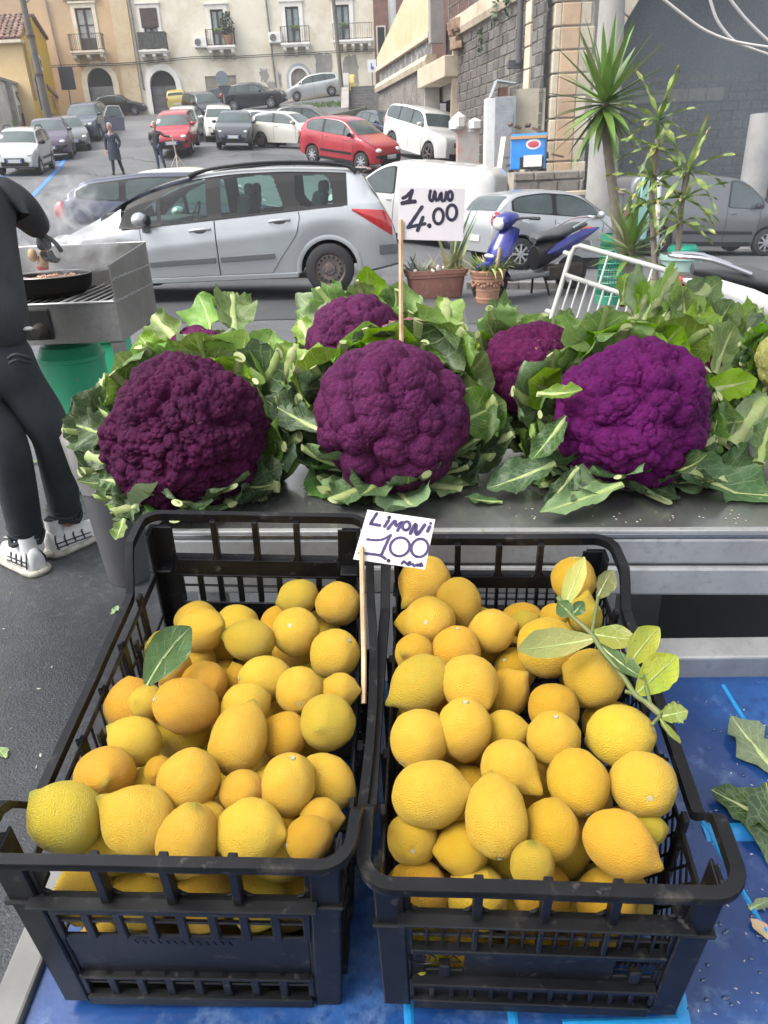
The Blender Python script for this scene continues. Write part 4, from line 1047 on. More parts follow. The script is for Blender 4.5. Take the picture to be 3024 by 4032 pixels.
def make_profile(pts, step=.09):
 out = []
 for a, b in zip(pts, pts[1:]):
  L = sqrt((a[0]-b[0])**2+(a[1]-b[1])**2); n = max(1, int(L/step))
  out += [(lerp(a[0],b[0],i/n), lerp(a[1],b[1],i/n)) for i in range(n)]
 return out+[pts[-1]]
class Shell:
 """loft of a car body: x runs from the nose (0) to the tail (L)"""
 def __init__(s, L, W, top, belt, wheels, wr, sill=.22, nose=.25, tailr=.14, tumble=.2, archr=1.18):
  s.L, s.W, s.top, s.belt, s.wheels, s.wr, s.sill, s.nose, s.tailr, s.tumble, s.ar = L, W, top, belt, wheels, wr, sill, nose, tailr, tumble, wr*archr
  prof = make_profile(top)
  # rounding of the silhouette
  for _ in range(2):
   prof = [prof[0]]+[((a[0]+2*b[0]+c[0])/4,(a[1]+2*b[1]+c[1])/4) for a, b, c in zip(prof, prof[1:], prof[2:])]+[prof[-1]]
  extra = []
  for wx in wheels:
   extra += [wx+s.ar*cos(pi*k/10) for k in range(11)]
  xs = [p[0] for p in prof]
  for e in extra:
   if xs[0] < e < xs[-1] and min(abs(e-q) for q in xs) > .02:
    for i in range(len(prof)-1):
     if prof[i][0] <= e < prof[i+1][0]:
      t = (e-prof[i][0])/(prof[i+1][0]-prof[i][0]); prof.insert(i+1, (e, lerp(prof[i][1],prof[i+1][1],t))); break
    xs = [p[0] for p in prof]
  s.prof = prof
  s.rings = [s.ring(x, z) for x, z in prof]
 def hw(s, x):
  f = 1
  a, b = .55, .4
  if x < a: f -= s.nose*(1-x/a)**2.2
  if s.L-x < b: f -= s.tailr*(1-(s.L-x)/b)**2.2
  return s.W/2*f
 def under(s, x):
  z = s.sill
  if x < .5: z += .10*(1-x/.5)
  if s.L-x < .6: z += .10*(1-(s.L-x)/.6)
  for wx in s.wheels:
   d = abs(x-wx)
   if d < s.ar: z = max(z, s.wr*.98+sqrt(max(0, s.ar**2-d*d))*.98)
  return z
 def ring(s, x, zt):
  w = s.hw(x); zb = min(s.under(x), zt-.08); bl = min(interp(x, s.belt), zt-.035); bl = max(bl, zb+.03); g = zt-bl
  wr = w*(.965-s.tumble*min(1, max(0, g-.04)/.45)); d = bl-zb
  return [(0,zb),(w*.90,zb),(w*.965,zb+min(.03,d*.3)),(w*.995,zb+d*.42),(w*1.0,zb+d*.66),(w*.985,zb+d*.88),(w*.965,bl),(lerp(w*.955,wr,.1),bl+g*.1),
    (lerp(w*.955,wr,.72),bl+g*.66),(wr,zt-min(.075,.3*g)),(wr-.05,zt-min(.026,.12*g)),(wr*.74,zt-min(.008,.04*g)),(wr*.4,zt),(0,zt+.004)]
 def side(s, x, z):
  """half width of the body side at x and height z"""
  zt = interp(x, sorted(s.prof)) ; r = s.ring(x, zt); r = r[2:10]
  for (y0,z0),(y1,z1) in zip(r, r[1:]):
   if z0 <= z <= z1: return lerp(y0,y1,(z-z0)/max(z1-z0,1e-6))
  return r[0][0] if z < r[0][1] else r[-1][0]
 def P(s, x, y, z): return (s.L/2-x, y, z)
 def body(s, mats):
  b = MB(); rows = []
  for (x, zt), r in zip(s.prof, s.rings):
   rows.append([s.P(x,y,z) for y, z in r]+[s.P(x,-y,z) for y, z in reversed(r[1:-1])])
  n = len(rows[0])
  b.grid(rows, 0, closed=True)
  ni = n
  # the floor of the arches and the underside are dark
  for fi in range(len(b.f)):
   k = fi % ni
   if k in (0, ni-1): b.m[fi] = 1
  b.add(rows[0], [tuple(range(n))], 0); b.add(rows[-1], [tuple(reversed(range(n)))], 0)
  return b
 def glass_panel(s, i0, i1, wf, off=.007):
  """panel over the silhouette between two profile positions (x0,x1), following the roof line; wf = fraction of the roof half-width"""
  rows = []
  idx = [i for i, (x, z) in enumerate(s.prof) if i0 <= x <= i1]
  for i in idx:
   r = s.rings[i]; x, zt = s.prof[i]
   xa, za = s.prof[max(i-1,0)]; xb, zb = s.prof[min(i+1,len(s.prof)-1)]
   t = Vector((xb-xa, zb-za)); t = t.normalized() if t.length > 1e-6 else Vector((1,0)); nx, nz = -t.y, t.x
   row = []
   top = [(y, z) for y, z in r[9:]]
   ymax = top[0][0]*wf
   for k in range(-6, 7):
    y = ymax*k/6; ay = abs(y); z = interp(ay, sorted(top))
    row.append(s.P(x+nx*off, y, z+nz*off))
   rows.append(row)
  b = MB()
  if len(rows) > 1: b.grid(rows)
  return b
 def side_panel(s, cols, sgn, off=.006, nv=5):
  """cols: list of (x, zlow, zhigh)"""
  rows = []
  for x, z0, z1 in cols:
   rows.append([s.P(x, sgn*(s.side(x, lerp(z0,z1,k/nv))+off), lerp(z0,z1,k/nv)) for k in range(nv+1)])
  return MB().grid(rows)
 def window_cols(s, xa, xb, lean0=0, lean1=0, m=.10, low=.035, n=14):
  cols = []; pr = sorted(s.prof)
  for i in range(n+1):
   x = lerp(xa, xb, i/n); zt = interp(x, pr); bl = interp(x, s.belt)
   z0, z1 = bl+low, zt-m
   e = min(i, n-i)/n
   if e < .09: k = (.09-e)/.09; z0 += .03*k*k; z1 -= .03*k*k
   if z1-z0 < .02: continue
   cols.append((x, z0, z1))
  return cols
def wheel_parts(par, x, y, r, wd, rim, sgn, style='alloy', label=None):
 Rm = Matrix.Rotation(-pi/2*sgn, 3, 'X')
 t = MB(); t.lathe([(r*.62,-wd/2),(r*.9,-wd/2),(r*.985,-wd*.36),(r,-wd*.2),(r,wd*.2),(r*.985,wd*.36),(r*.9,wd/2),(r*.64,wd/2),(r*.60,wd*.3),(r*.6,-wd*.3)], 28, (0,0,0), Rm, cap=False)
 w_ = t.build('wheel', M_TYRE, par, smooth=50, loc=(x,y,r))
 d = MB(); d.lathe([(0,wd*.18),(r*.6,wd*.18)], 20, (0,0,0), Rm, cap=False); d.build('brake_shadow', M_UNDER, w_)
 b = MB()
 if style == 'steel':
  b.lathe([(r*.635,wd*.47),(r*.60,wd*.40),(r*.56,wd*.30),(r*.46,wd*.36),(r*.40,wd*.34),(r*.26,wd*.34),(r*.22,wd*.44),(r*.09,wd*.45),(r*.085,wd*.5),(0,wd*.5)], 28, (0,0,0), Rm, cap=False)
  rim_o = b.build('rim', rim, w_, smooth=40)
  h = MB()
  for k in range(16):
   a = 2*pi*k/16; h.lathe([(0,.004),(r*.05,.004)], 8, Rm @ Vector((cos(a)*r*.47,sin(a)*r*.47,wd*.36)), Rm, cap=False)
  h.build('vent_hole', M_UNDER, rim_o)
  h = MB()
  for k in range(4):
   a = 2*pi*k/4+.4; h.lathe([(r*.03,0),(r*.03,.012),(0,.012)], 6, Rm @ Vector((cos(a)*r*.17,sin(a)*r*.17,wd*.445)), Rm, cap=False)
  h.build('wheel_bolt', M_CHROME, rim_o)
 else:
  b.lathe([(r*.65,wd*.45),(r*.61,wd*.46),(r*.57,wd*.25),(r*.61,wd*.2)], 28, (0,0,0), Rm, cap=False)
  n = 5 if style == 'alloy5' else 8
  for k in range(n):
   a = 2*pi*k/n; p0 = Rm @ Vector((cos(a)*r*.1,sin(a)*r*.1,wd*.4)); p1 = Rm @ Vector((cos(a)*r*.6,sin(a)*r*.6,wd*.38)); b.bar(p0, p1, r*.13, .03, up=Rm @ Vector((0,0,1)))
  b.lathe([(r*.16,wd*.34),(r*.16,wd*.43),(0,wd*.45)], 14, (0,0,0), Rm, cap=False)
  b.build('rim', rim, w_, smooth=40)
 return w_
CARBODY = {
 # L, W, silhouette (x from nose, z), belt line, wheel centres, wheel radius
 'box_hatch': dict(L=3.54, W=1.58, top=[(0,.5),(.03,.72),(.14,.84),(.5,.95),(.86,1.01),(1.36,1.44),(1.62,1.51),(2.4,1.54),(3.1,1.5),(3.38,1.4),(3.48,1.05),(3.54,.95),(3.54,.55)], belt=[(0,.8),(.9,.98),(3.54,1.06)], wheels=(.64,2.94), wr=.295, ws=(.92,1.40), rw=(3.36,3.485), win=[(1.02,1.98),(2.06,2.78),(2.86,3.36)]),
 'hatch': dict(L=3.95, W=1.68, top=[(0,.48),(.03,.66),(.16,.78),(.6,.9),(1.0,.98),(1.7,1.4),(2.0,1.46),(2.8,1.47),(3.4,1.38),(3.62,1.28),(3.86,.98),(3.95,.9),(3.95,.5)], belt=[(0,.75),(1,.93),(3.9,1.02)], wheels=(.78,3.24), wr=.305, ws=(1.06,1.74), rw=(3.5,3.86), win=[(1.18,2.16),(2.24,2.98),(3.06,3.52)]),
 'three_door': dict(L=3.62, W=1.64, top=[(0,.48),(.03,.68),(.16,.8),(.55,.92),(.92,1.0),(1.55,1.4),(1.85,1.48),(2.5,1.5),(3.1,1.42),(3.36,1.32),(3.56,1.0),(3.62,.92),(3.62,.5)], belt=[(0,.78),(.9,.94),(3.6,1.06)], wheels=(.68,2.98), wr=.3, ws=(.98,1.58), rw=(3.24,3.55), win=[(1.1,2.22),(2.32,3.2)]),
 'bubble': dict(L=3.55, W=1.63, top=[(0,.5),(.04,.7),(.18,.86),(.55,.96),(.85,1.02),(1.45,1.4),(1.8,1.48),(2.3,1.49),(2.9,1.4),(3.25,1.22),(3.48,.95),(3.55,.85),(3.55,.5)], belt=[(0,.84),(.9,.97),(3.5,1.02)], wheels=(.66,2.96), wr=.3, ws=(.9,1.5), rw=(3.02,3.44), win=[(1.02,2.16),(2.26,2.96)]),
 'tall_mini': dict(L=3.73, W=1.69, top=[(0,.5),(.05,.74),(.25,.9),(.6,1.02),(.85,1.1),(1.6,1.53),(1.9,1.6),(2.6,1.61),(3.2,1.53),(3.48,1.4),(3.66,1.05),(3.73,.95),(3.73,.5)], belt=[(0,.86),(.85,1.04),(3.7,1.12)], wheels=(.72,3.04), wr=.31, ws=(.9,1.62), rw=(3.36,3.64), win=[(1.05,1.5),(1.58,2.46),(2.56,3.28)]),
 'suv': dict(L=4.4, W=1.82, top=[(0,.55),(.03,.82),(.14,.98),(.6,1.06),(1.15,1.12),(1.8,1.55),(2.1,1.65),(3.0,1.67),(3.9,1.58),(4.15,1.45),(4.32,1.1),(4.4,1.0),(4.4,.55)], belt=[(0,.95),(1.15,1.08),(4.3,1.18)], wheels=(.88,3.5), wr=.355, ws=(1.2,1.84), rw=(4.02,4.32), win=[(1.38,2.28),(2.36,3.2),(3.28,3.98)]),
 'boxy_suv': dict(L=4.24, W=1.81, top=[(0,.55),(.02,.9),(.08,1.02),(.6,1.08),(1.12,1.12),(1.6,1.56),(1.85,1.66),(2.9,1.69),(3.9,1.64),(4.12,1.52),(4.2,1.1),(4.24,1.0),(4.24,.55)], belt=[(0,.98),(1.12,1.1),(4.2,1.16)], wheels=(.86,3.42), wr=.345, ws=(1.18,1.64), rw=(4.06,4.2), win=[(1.3,2.18),(2.26,3.06),(3.14,3.96)], tumble=.14),
 'coupe_suv': dict(L=4.37, W=1.9, top=[(0,.6),(.03,.85),(.14,1.0),(.6,1.08),(1.15,1.14),(1.9,1.55),(2.2,1.62),(3.0,1.61),(3.9,1.5),(4.08,1.42),(4.28,1.14),(4.37,1.04),(4.37,.6)], belt=[(0,.98),(1.15,1.08),(4.3,1.2)], wheels=(.9,3.56), wr=.36, ws=(1.2,1.94), rw=(3.96,4.28), win=[(1.42,2.36),(2.44,3.26),(3.36,3.98)]),
 'estate': dict(L=4.50, W=1.81, top=[(0,.42),(.02,.6),(.09,.72),(.3,.84),(.6,.965),(.95,1.15),(1.3,1.325),(1.65,1.425),(2.05,1.495),(2.5,1.53),(3.1,1.535),(3.7,1.505),(3.98,1.48),(4.07,1.44),(4.22,1.2),(4.34,1.02),(4.44,.86),(4.50,.66),(4.5,.40)], belt=[(0,.68),(.6,.80),(1.0,.87),(2.13,.955),(3.2,1.02),(4.5,1.08)], wheels=(.90,3.61), wr=.315, ws=(.64,2.0), rw=(4.10,4.33), win=[], tumble=.24),
 'mpv': dict(L=4.33, W=1.82, top=[(0,.5),(.03,.68),(.14,.82),(.6,.98),(.9,1.06),(1.75,1.5),(2.1,1.57),(3.0,1.59),(3.8,1.5),(4.05,1.4),(4.26,1.05),(4.33,.95),(4.33,.5)], belt=[(0,.82),(.9,1.0),(4.3,1.1)], wheels=(.88,3.52), wr=.32, ws=(.94,1.8), rw=(3.92,4.26), win=[(1.25,2.2),(2.28,3.1),(3.18,3.9)]),
 'van': dict(L=4.4, W=1.8, top=[(0,.5),(.04,.72),(.2,.92),(.55,1.06),(.8,1.14),(1.45,1.64),(1.75,1.78),(2.4,1.84),(3.6,1.86),(4.25,1.82),(4.36,1.72),(4.40,1.0),(4.4,.5)], belt=[(0,.9),(.8,1.05),(1.8,1.08),(4.4,1.08)], wheels=(.82,3.58), wr=.32, ws=(.86,1.5), rw=(9,9), win=[(1.1,1.92)], tumble=.1),
}
NB = [0]
def car(name, body, pnt, px, py, head, label, cat='car', group='cars parked in the square and up the street', rim=None, style='alloy', pos=None, tail=True, grille=True, front_plate=True, roofrails=False, strip=False, lamp_k=1.0, scale=1.0, bumper=None, xf=None, wheels_front_turn=0):
 sp = dict(CARBODY[body]); ws, rw, win = sp.pop('ws'), sp.pop('rw'), sp.pop('win'); tumble = sp.pop('tumble', .2)
 S = Shell(tumble=tumble, **sp); h = radians(head)
 p = pos if pos else G(px, py)
 R = empty(name, p, rot=slope_rot(p.x, p.y, h), label=label, cat=cat, group=group)
 R.location.z = ter(p.x, p.y)+.005; R.scale = (scale,)*3
 L, W = S.L, S.W; pr = sorted(S.prof); ZT = lambda x: interp(x, pr)
 bd = S.body(None).build('body', [pnt, M_UNDER], R, smooth=38)
 g = S.glass_panel(ws[0], ws[1], .93)
 if g.f: g.build('windscreen', M_CGLASS, R, smooth=60)
 if rw[0] < L:
  g = S.glass_panel(rw[0], rw[1], .86)
  if g.f: g.build('rear_window', M_CGLASS, R, smooth=60)
 for sg in (1, -1):
  # dark pillars behind the panes, then the panes
  if win:
   S.side_panel(S.window_cols(win[0][0]-.06, win[-1][1]+.04, m=.075, low=.02, n=26), sg, .003).build('window_frame', M_TRIM, R, smooth=60)
  for xa, xb in win:
   c = S.window_cols(xa, xb)
   if len(c) > 1: S.side_panel(c, sg, .008).build('side_window', M_CGLASS, R, smooth=60)
  # door seams
  seams = [w_[1]+.04 for w_ in win]+([win[0][0]+.02] if win else [])
  sm = MB()
  for x in seams:
   if x > L-.5: continue
   z0, z1 = max(S.sill+.1, S.under(x)+.05), interp(x, S.belt)+.02
   sm.grid([[S.P(x+dx, sg*(S.side(x+dx, lerp(z0,z1,k/6))+.003), lerp(z0,z1,k/6)) for k in range(7)] for dx in (-.006,.006)])
  if sm.f: sm.build('door_seam', M_TRIM, R)
  hd = MB()
  for xa, xb in win[:2]:
   x = xb-.1; z = interp(x, S.belt)-.1; y = S.side(x, z); hd.ball(S.P(x, sg*(y+.012), z), (.09,.018,.02), 8)
  if hd.f: hd.build('door_handle', pnt, R, smooth=180)
  # mirror
  if win:
   x = win[0][0]+.16; z = interp(x, S.belt)+.09; y = S.side(x, z)
   mr = MB(); mr.ball(S.P(x, sg*(y+.13), z), (.07,.11,.075), 10); mr.bar(S.P(x-.02, sg*(y+.0), z-.04), S.P(x, sg*(y+.06), z-.03), .04); mr.build('mirror', pnt if not strip else M_TRIM, R, smooth=60)
  # lamps
  z = lerp(S.sill, ZT(.28), .80); y = S.hw(.12)*.78
  lb = MB(); lb.ball(S.P(.17, sg*y, ZT(.17)-.11), (.15*lamp_k,.145*lamp_k,.075*lamp_k), 12); lb.build('headlight', M_LAMP, R, smooth=180)
  if tail:
   zt_ = lerp(S.sill, interp(L-.1, S.belt), .86); tb = MB(); tb.ball(S.P(L-.09, sg*S.hw(L-.1)*.93, zt_-.02), (.12,.085,.15), 12); tb.build('tail_light', M_TAIL, R, smooth=180)
  sk = MB()
  xs_ = [S.wheels[0]+S.ar+.03, S.wheels[1]-S.ar-.03]
  sk.grid([[S.P(x, sg*(S.side(x, z)+.010), z) for z in (S.sill+.01, S.sill+.06, S.sill+.11)] for x in [lerp(*xs_, i/8) for i in range(9)]]); sk.build('sill_trim', M_TRIM if (strip or bumper) else pnt, R, smooth=60)
  if strip:
   ss = MB(); xs2 = [lerp(S.wheels[0]+S.ar+.05, S.wheels[1]-S.ar-.05, i/10) for i in range(11)]
   ss.grid([[S.P(x, sg*(S.side(x,z)+o), z) for z, o in ((.50,.004),(.505,.018),(.575,.018),(.58,.004))] for x in xs2]); ss.build('rub_strip', M_TRIM, R)
  for wx in S.wheels:
   wheel_parts(R, L/2-wx, sg*(W/2-.115), S.wr, .19, rim or M_RIM, sg, style)
  if roofrails:
   rr = MB(); q = [S.P(x, sg*(interp(0,[(0,0)])+S.ring(x,ZT(x))[9][0]-.03), ZT(x)+dz) for x, dz in ((win[0][0]+.7,-.02),(win[0][0]+.85,.05),((win[0][0]+L)/2,.06),(L-.75,.05),(L-.6,-.03))]
   rr.tube(spline(q,3), .022, 6); rr.build('roof_rail', M_TRIM, R)
 # nose: grille, lower intake, bumper, plates
 def front_patch(nm, y0, y1, z0, z1, mt, off=.012, n=8, x_of=None):
  rows = []
  for k in range(n+1):
   y = lerp(y0,y1,k/n); rows.append([])
   for q in range(4):
    z = lerp(z0,z1,q/3)
    # walk back from the nose until the half width reaches |y| and the top reaches z
    x = 0.0
    while x < .7 and (S.hw(x)*.98 < abs(y) or ZT(x) < z): x += .01
    rows[-1].append(S.P(x-off, y, z))
  return MB().grid(rows).build(nm, mt, R, smooth=50)
 zh = ZT(.06); wy = W/2*.55
 if grille:
  front_patch('grille', -wy*.8, wy*.8, zh-.23, zh-.09, M_TRIM, .05)
  front_patch('badge', -.05, .05, zh-.19, zh-.12, M_CHROME, .062, 3)
 front_patch('air_intake', -wy*1.1, wy*1.1, S.sill+.12, S.sill+.26, M_TRIM, .05)
 if bumper: front_patch('bumper_strip', -W/2*.86, W/2*.86, S.sill+.26, S.sill+.36, M_TRIM, .055, 12)
 if front_plate:
  pl = MB(); z = S.sill+.3; pl.box(S.P(-.075,0,z), (.02,.52,.12)); po = pl.build('number_plate', M_PLATE, R)
  q = MB(); q.box(S.P(-.087,.235,z), (.006,.045,.10)); q.box(S.P(-.087,-.235,z), (.006,.045,.10)); q.build('plate_band', M_PLBLUE, po)
 pl = MB(); pl.box(S.P(L+.015,0,lerp(S.sill,1,.45)), (.02,.52,.11)); pl.build('rear_plate', M_PLATE, R)
 return R, S
# left row along the blue line, nose towards the viewer
car('parked_car','box_hatch',P_PALE,62,371,-80,'silver-white boxy hatchback at the head of the row left of the blue line',strip=True,roofrails=True)
car('parked_car','tall_mini',P_PLUM,122,341,-74,'plum coloured small car second in the row left of the blue line',bumper=True)
car('parked_car','hatch',P_MGREY,156,322,-66,'mid grey hatchback third in the row left of the blue line')
car('parked_car','suv',P_NAVY,196,297,-84,'dark blue off-roader with its driver door open on the blue line')
def open_door():
 p = G(232,298); R = empty('open_car_door', p, radians(20), 'dark blue car door standing open beside the off-roader on the blue line', 'car door')
 MB().prism([(0,.35),(1.0,.35),(1.05,1.0),(.02,1.05)], lambda x,z:(x,-.04,z), lambda x,z:(x,.04,z)).build('door_panel', P_NAVY, R, bevel=.02)
 MB().prism([(.06,1.09),(1.0,1.03),(.86,1.5),(.3,1.5)], lambda x,z:(x,-.02,z), lambda x,z:(x,.02,z)).build('pane', M_CGLASS, R)
 b = MB(); b.tube([(.02,0,1.06),(.28,0,1.54),(.88,0,1.54),(1.04,0,1.02)], .025, 6); b.build('pane_frame', P_WHITE, R)
car('parked_car','hatch',P_BLACK,268,250,-4,'black hatchback parked sideways in front of the shuttered arch')
car('parked_car','mpv',P_PALE,205,252,-20,'pale car almost hidden behind the dark blue off-roader',tail=False)
# middle of the street
car('parked_car','box_hatch',P_RED,388,325,-86,'red boxy hatchback facing the viewer next to the man with the walking frame',bumper=True)
car('parked_car','hatch',P_PALE,402,300,-84,'silver car just behind the red boxy hatchback')
car('parked_car','box_hatch',P_BLACK,445,263,-58,'black boxy hatchback in front of the yellow car')
car('parked_car','box_hatch',P_YELLOW,392,240,95,'pale yellow boxy hatchback seen from behind, left of the black one')
car('parked_car','suv',P_BLACK,553,236,-6,'black off-roader with red tail light parked side on at the top')
car('parked_car','hatch',P_GREY,497,236,12,'dark car with red tail light behind the round sign')
car('parked_car','mpv',P_PALE,679,213,184,'silver people carrier side on before the cream palazzo')
car('parked_car','bubble',P_GREY,512,318,-85,'dark grey rounded little car facing the viewer by the sign pole',lamp_k=.8)
car('parked_car','hatch',P_PALE,563,309,-58,'silver hatchback tucked behind the dark grey rounded car')
car('parked_car','box_hatch',P_CREAMW,478,301,-80,'white car showing only its left edge behind the dark grey rounded car',tail=False)
car('parked_car','three_door',P_CREAMW,630,319,-24,'white three door hatchback left of the red car',rim=M_STEEL,style='steel')
car('parked_car','hatch',P_GREY,668,292,-8,'dark grey car behind the white three door hatchback')
car('parked_car','tall_mini',P_RED,756,358,-38,'bright red tall small car in the middle of the square',bumper=True,strip=True,lamp_k=1.15)
car('parked_car','hatch',P_NAVY,828,308,-60,'dark blue car hidden between the red car and the white off-roader')
car('parked_car','boxy_suv',P_WHITE,922,345,-60,'white off-roader with black grille below the lava wall',rim=M_STEEL,style='alloy5',lamp_k=.7,scale=1.12)
car('parked_car','bubble',P_CREAMW,482,0,-32,'white rounded car showing only its roof and windows behind the silver estate',pos=Vector((-4.15,18.6,0)))
car('parked_car','coupe_suv',P_NAVY,0,0,4,'dark blue off-roader with spoiler right behind the silver estate',pos=Vector((-2.85,13.3,0)))
car('parked_van','van',P_WHITE,0,0,158,'white delivery van behind the silver estate','van',pos=Vector((1.0,20.0,0)))
car('parked_car','three_door',P_SILVER,0,0,20,'silver three door hatchback behind the blue scooter',pos=Vector((3.72,16.2,0)))
car('parked_van','van',P_MGREY,0,0,3,'dark grey van with side window under the dark arch','van',pos=Vector((8.3,19.7,0)),strip=True)
open_door()
# ------------------------------------------------------------------ the silver estate right behind the stall
def clear_glass(name, tint, refl):
 mt = bpy.data.materials.new(name); mt.use_nodes = True; n = mt.node_tree.nodes; l = mt.node_tree.links; n.remove(n['Principled BSDF'])
 t = n.new('ShaderNodeBsdfTransparent'); t.inputs[0].default_value = (*tint,1); g = n.new('ShaderNodeBsdfGlossy'); g.inputs['Roughness'].default_value = .03; fr = n.new('ShaderNodeFresnel'); fr.inputs[0].default_value = refl
 mx = n.new('ShaderNodeMixShader'); l.new(fr.outputs[0], mx.inputs[0]); l.new(t.outputs[0], mx.inputs[1]); l.new(g.outputs[0], mx.inputs[2]); l.new(mx.outputs[0], n['Material Output'].inputs['Surface']); return mt
M_EGLASS = clear_glass('estate_glass', (.64,.84,.77), 1.55)
def estate():
 sp = dict(CARBODY['estate']); ws, rw = sp.pop('ws'), sp.pop('rw'); sp.pop('win'); tm = sp.pop('tumble')
 S = Shell(tumble=tm, **sp); L, W = S.L, S.W
 tail = aty(712,600,9.25); px = tail.x-(3.61-L/2)*.955          # the rear wheel sets the place; nose points to -x
 R = empty('silver_estate_car', (px, 10.15, .17), radians(180.5), 'silver estate car parked side on with black roof rails, right behind the stall', 'car', 'cars parked in the square and up the street')
 R.rotation_euler = (0, 0, radians(180.5)); R.scale = (.955,)*3
 pr = sorted(S.prof); ZT = lambda x: interp(x, pr)
 bd = S.body(None); nring = len(S.rings[0])*2-2; keep = []
 for fi in range(len(bd.f)):
  i, k = divmod(fi, nring); kk = k if k < nring//2 else nring-1-k; x = S.prof[i][0] if i < len(S.prof) else 9
  keep.append(not ((6 <= kk <= 8 and 1.02 < x < 3.80) or (kk >= 9 and ws[0]+.1 < x < ws[1]-.1)))
 bd.f = [f for f, q in zip(bd.f, keep) if q]; bd.m = [f for f, q in zip(bd.m, keep) if q]
 bd.build('body', [P_SILVER, M_UNDER], R, smooth=32)
 seat = mat('seat_cloth',(.07,.075,.078),.9)
 for x in (2.25,3.2):
  for y in (-.38,.38):
   q = MB(); q.box(S.P(x,y,.62),(.5,.5,.16)); q.box(S.P(x+.26,y,.92),(.16,.48,.62),Matrix.Rotation(-.22,3,'Y')); q.box(S.P(x+.36,y,1.27),(.10,.27,.17)); q.build('seat', seat, R, bevel=.05)
 q = MB(); q.box(S.P(1.35,0,.86),(.55,1.4,.24)); q.build('dashboard', seat, R, bevel=.06); q = MB(); q.bb(-L/2+.3,L/2-1,-.75,.75,.36,.42); q.build('cabin_floor', M_UNDER, R)
 q = MB(); q.tube([S.P(1.72+.07*sin(a)-.0,-.38+.18*cos(a),.98+.17*sin(a)) for a in [2*pi*i/20 for i in range(20)]],.014,6,closed=True); q.build('steering_wheel', M_TRIM, R)
 S.glass_panel(ws[0]+.05, ws[1], .94).build('windscreen', M_EGLASS, R, smooth=60)
 S.glass_panel(rw[0], rw[1], .93).build('rear_window', mat('dark_rear_glass',(.02,.028,.028),.05,spec=.8), R, smooth=60)
 for sg in (1, -1):
  def cols(pts_low, pts_top, n=18):
   x0, x1 = max(pts_low[0][0],pts_top[0][0]), min(pts_low[-1][0],pts_top[-1][0]); out = []
   for i in range(n+1):
    x = lerp(x0,x1,i/n); a, c = interp(x,pts_low), interp(x,pts_top)
    if c-a > .004: out.append((x,a,c))
   return out
  topl = [(x, z-.085) for x, z in pr if x > .9]
  # blacked-out frame of the whole side glass, then each pane
  fr = cols([(1.0,.90),(1.22,.885),(2.13,.945),(3.2,1.015),(3.72,1.05)], [(1.0,.91)]+[(x,z-.062) for x, z in pr if 1.12 < x < 3.6]+[(3.86,1.40)], 30)
  panes = [('quarter_light', [(1.14,.93),(1.49,.94)], [(1.14,.94),(1.25,1.04),(1.47,1.20),(1.49,1.20)]),
     ('side_window', [(1.535,.925),(2.12,.975)], [(1.535,1.23),(1.62,1.285),(1.8,1.355),(2.12,1.425)]),
     ('side_window', [(2.30,.99),(3.09,1.04)], [(2.30,1.42),(2.6,1.445),(2.93,1.44),(2.97,1.40),(3.09,1.045)]),
     ('side_window', [(3.24,1.16),(3.30,1.08),(3.36,1.065),(3.70,1.085)], [(3.18,1.40),(3.24,1.42),(3.60,1.415),(3.66,1.36),(3.72,1.10)])]
  fb = MB(); NX, NZ = 170, 48; lo_ = lambda x: interp(x,[(1.0,.90),(1.22,.885),(2.13,.945),(3.2,1.015),(3.86,1.06)]); hi_ = lambda x: interp(x,[(1.0,.91)]+[(x_,z-.062) for x_, z in pr if 1.12 < x_ < 3.6]+[(3.88,1.43)])
  pt = lambda i, k: (lambda x: (x, lerp(lo_(x), max(hi_(x),lo_(x)+.005), k/NZ)))(lerp(1.0,3.88,i/NX))
  inpane = lambda x, z: any(lo[0][0] < x < lo[-1][0] and interp(x,lo) < z < interp(x,hi) for _, lo, hi in panes)
  vid = {}
  for i in range(NX):
   for k in range(NZ):
    c4 = [pt(i,k),pt(i+1,k),pt(i+1,k+1),pt(i,k+1)]
    if inpane(sum(c[0] for c in c4)/4, sum(c[1] for c in c4)/4): continue
    ids = []
    for key, c in zip(((i,k),(i+1,k),(i+1,k+1),(i,k+1)), c4):
     if key not in vid: vid[key] = len(fb.v); fb.v.append(S.P(c[0], sg*(S.side(*c)+.004), c[1]))
     ids.append(vid[key])
    fb.f.append(tuple(ids)); fb.m.append(0)
  fb.build('window_frame', M_TRIM, R, smooth=60)
  for nm, lo, hi in panes:
   c = cols(lo, hi, 22)
   S.side_panel(c, sg, .002, 6).build(nm, M_EGLASS, R, smooth=60)
  # doors: slightly proud panels with a dark joint round them
  def zone(x0a, x0b, x1a, x1b, z0, ztop, n=10):
   rows = []
   for k in range(n+1):
    t = k/n; z = lerp(z0, ztop, t); xa, xb = x0a(z), x1a(z)
    rows.append([(lerp(xa,xb,q/8), z) for q in range(9)])
   return rows
  f0 = lambda z: 1.30-.03*z; f1 = lambda z: 2.20+.0*z
  r1 = lambda z: interp(z, [(.28,2.86),(.45,2.98),(.75,3.22),(.95,3.27),(1.1,3.24)])
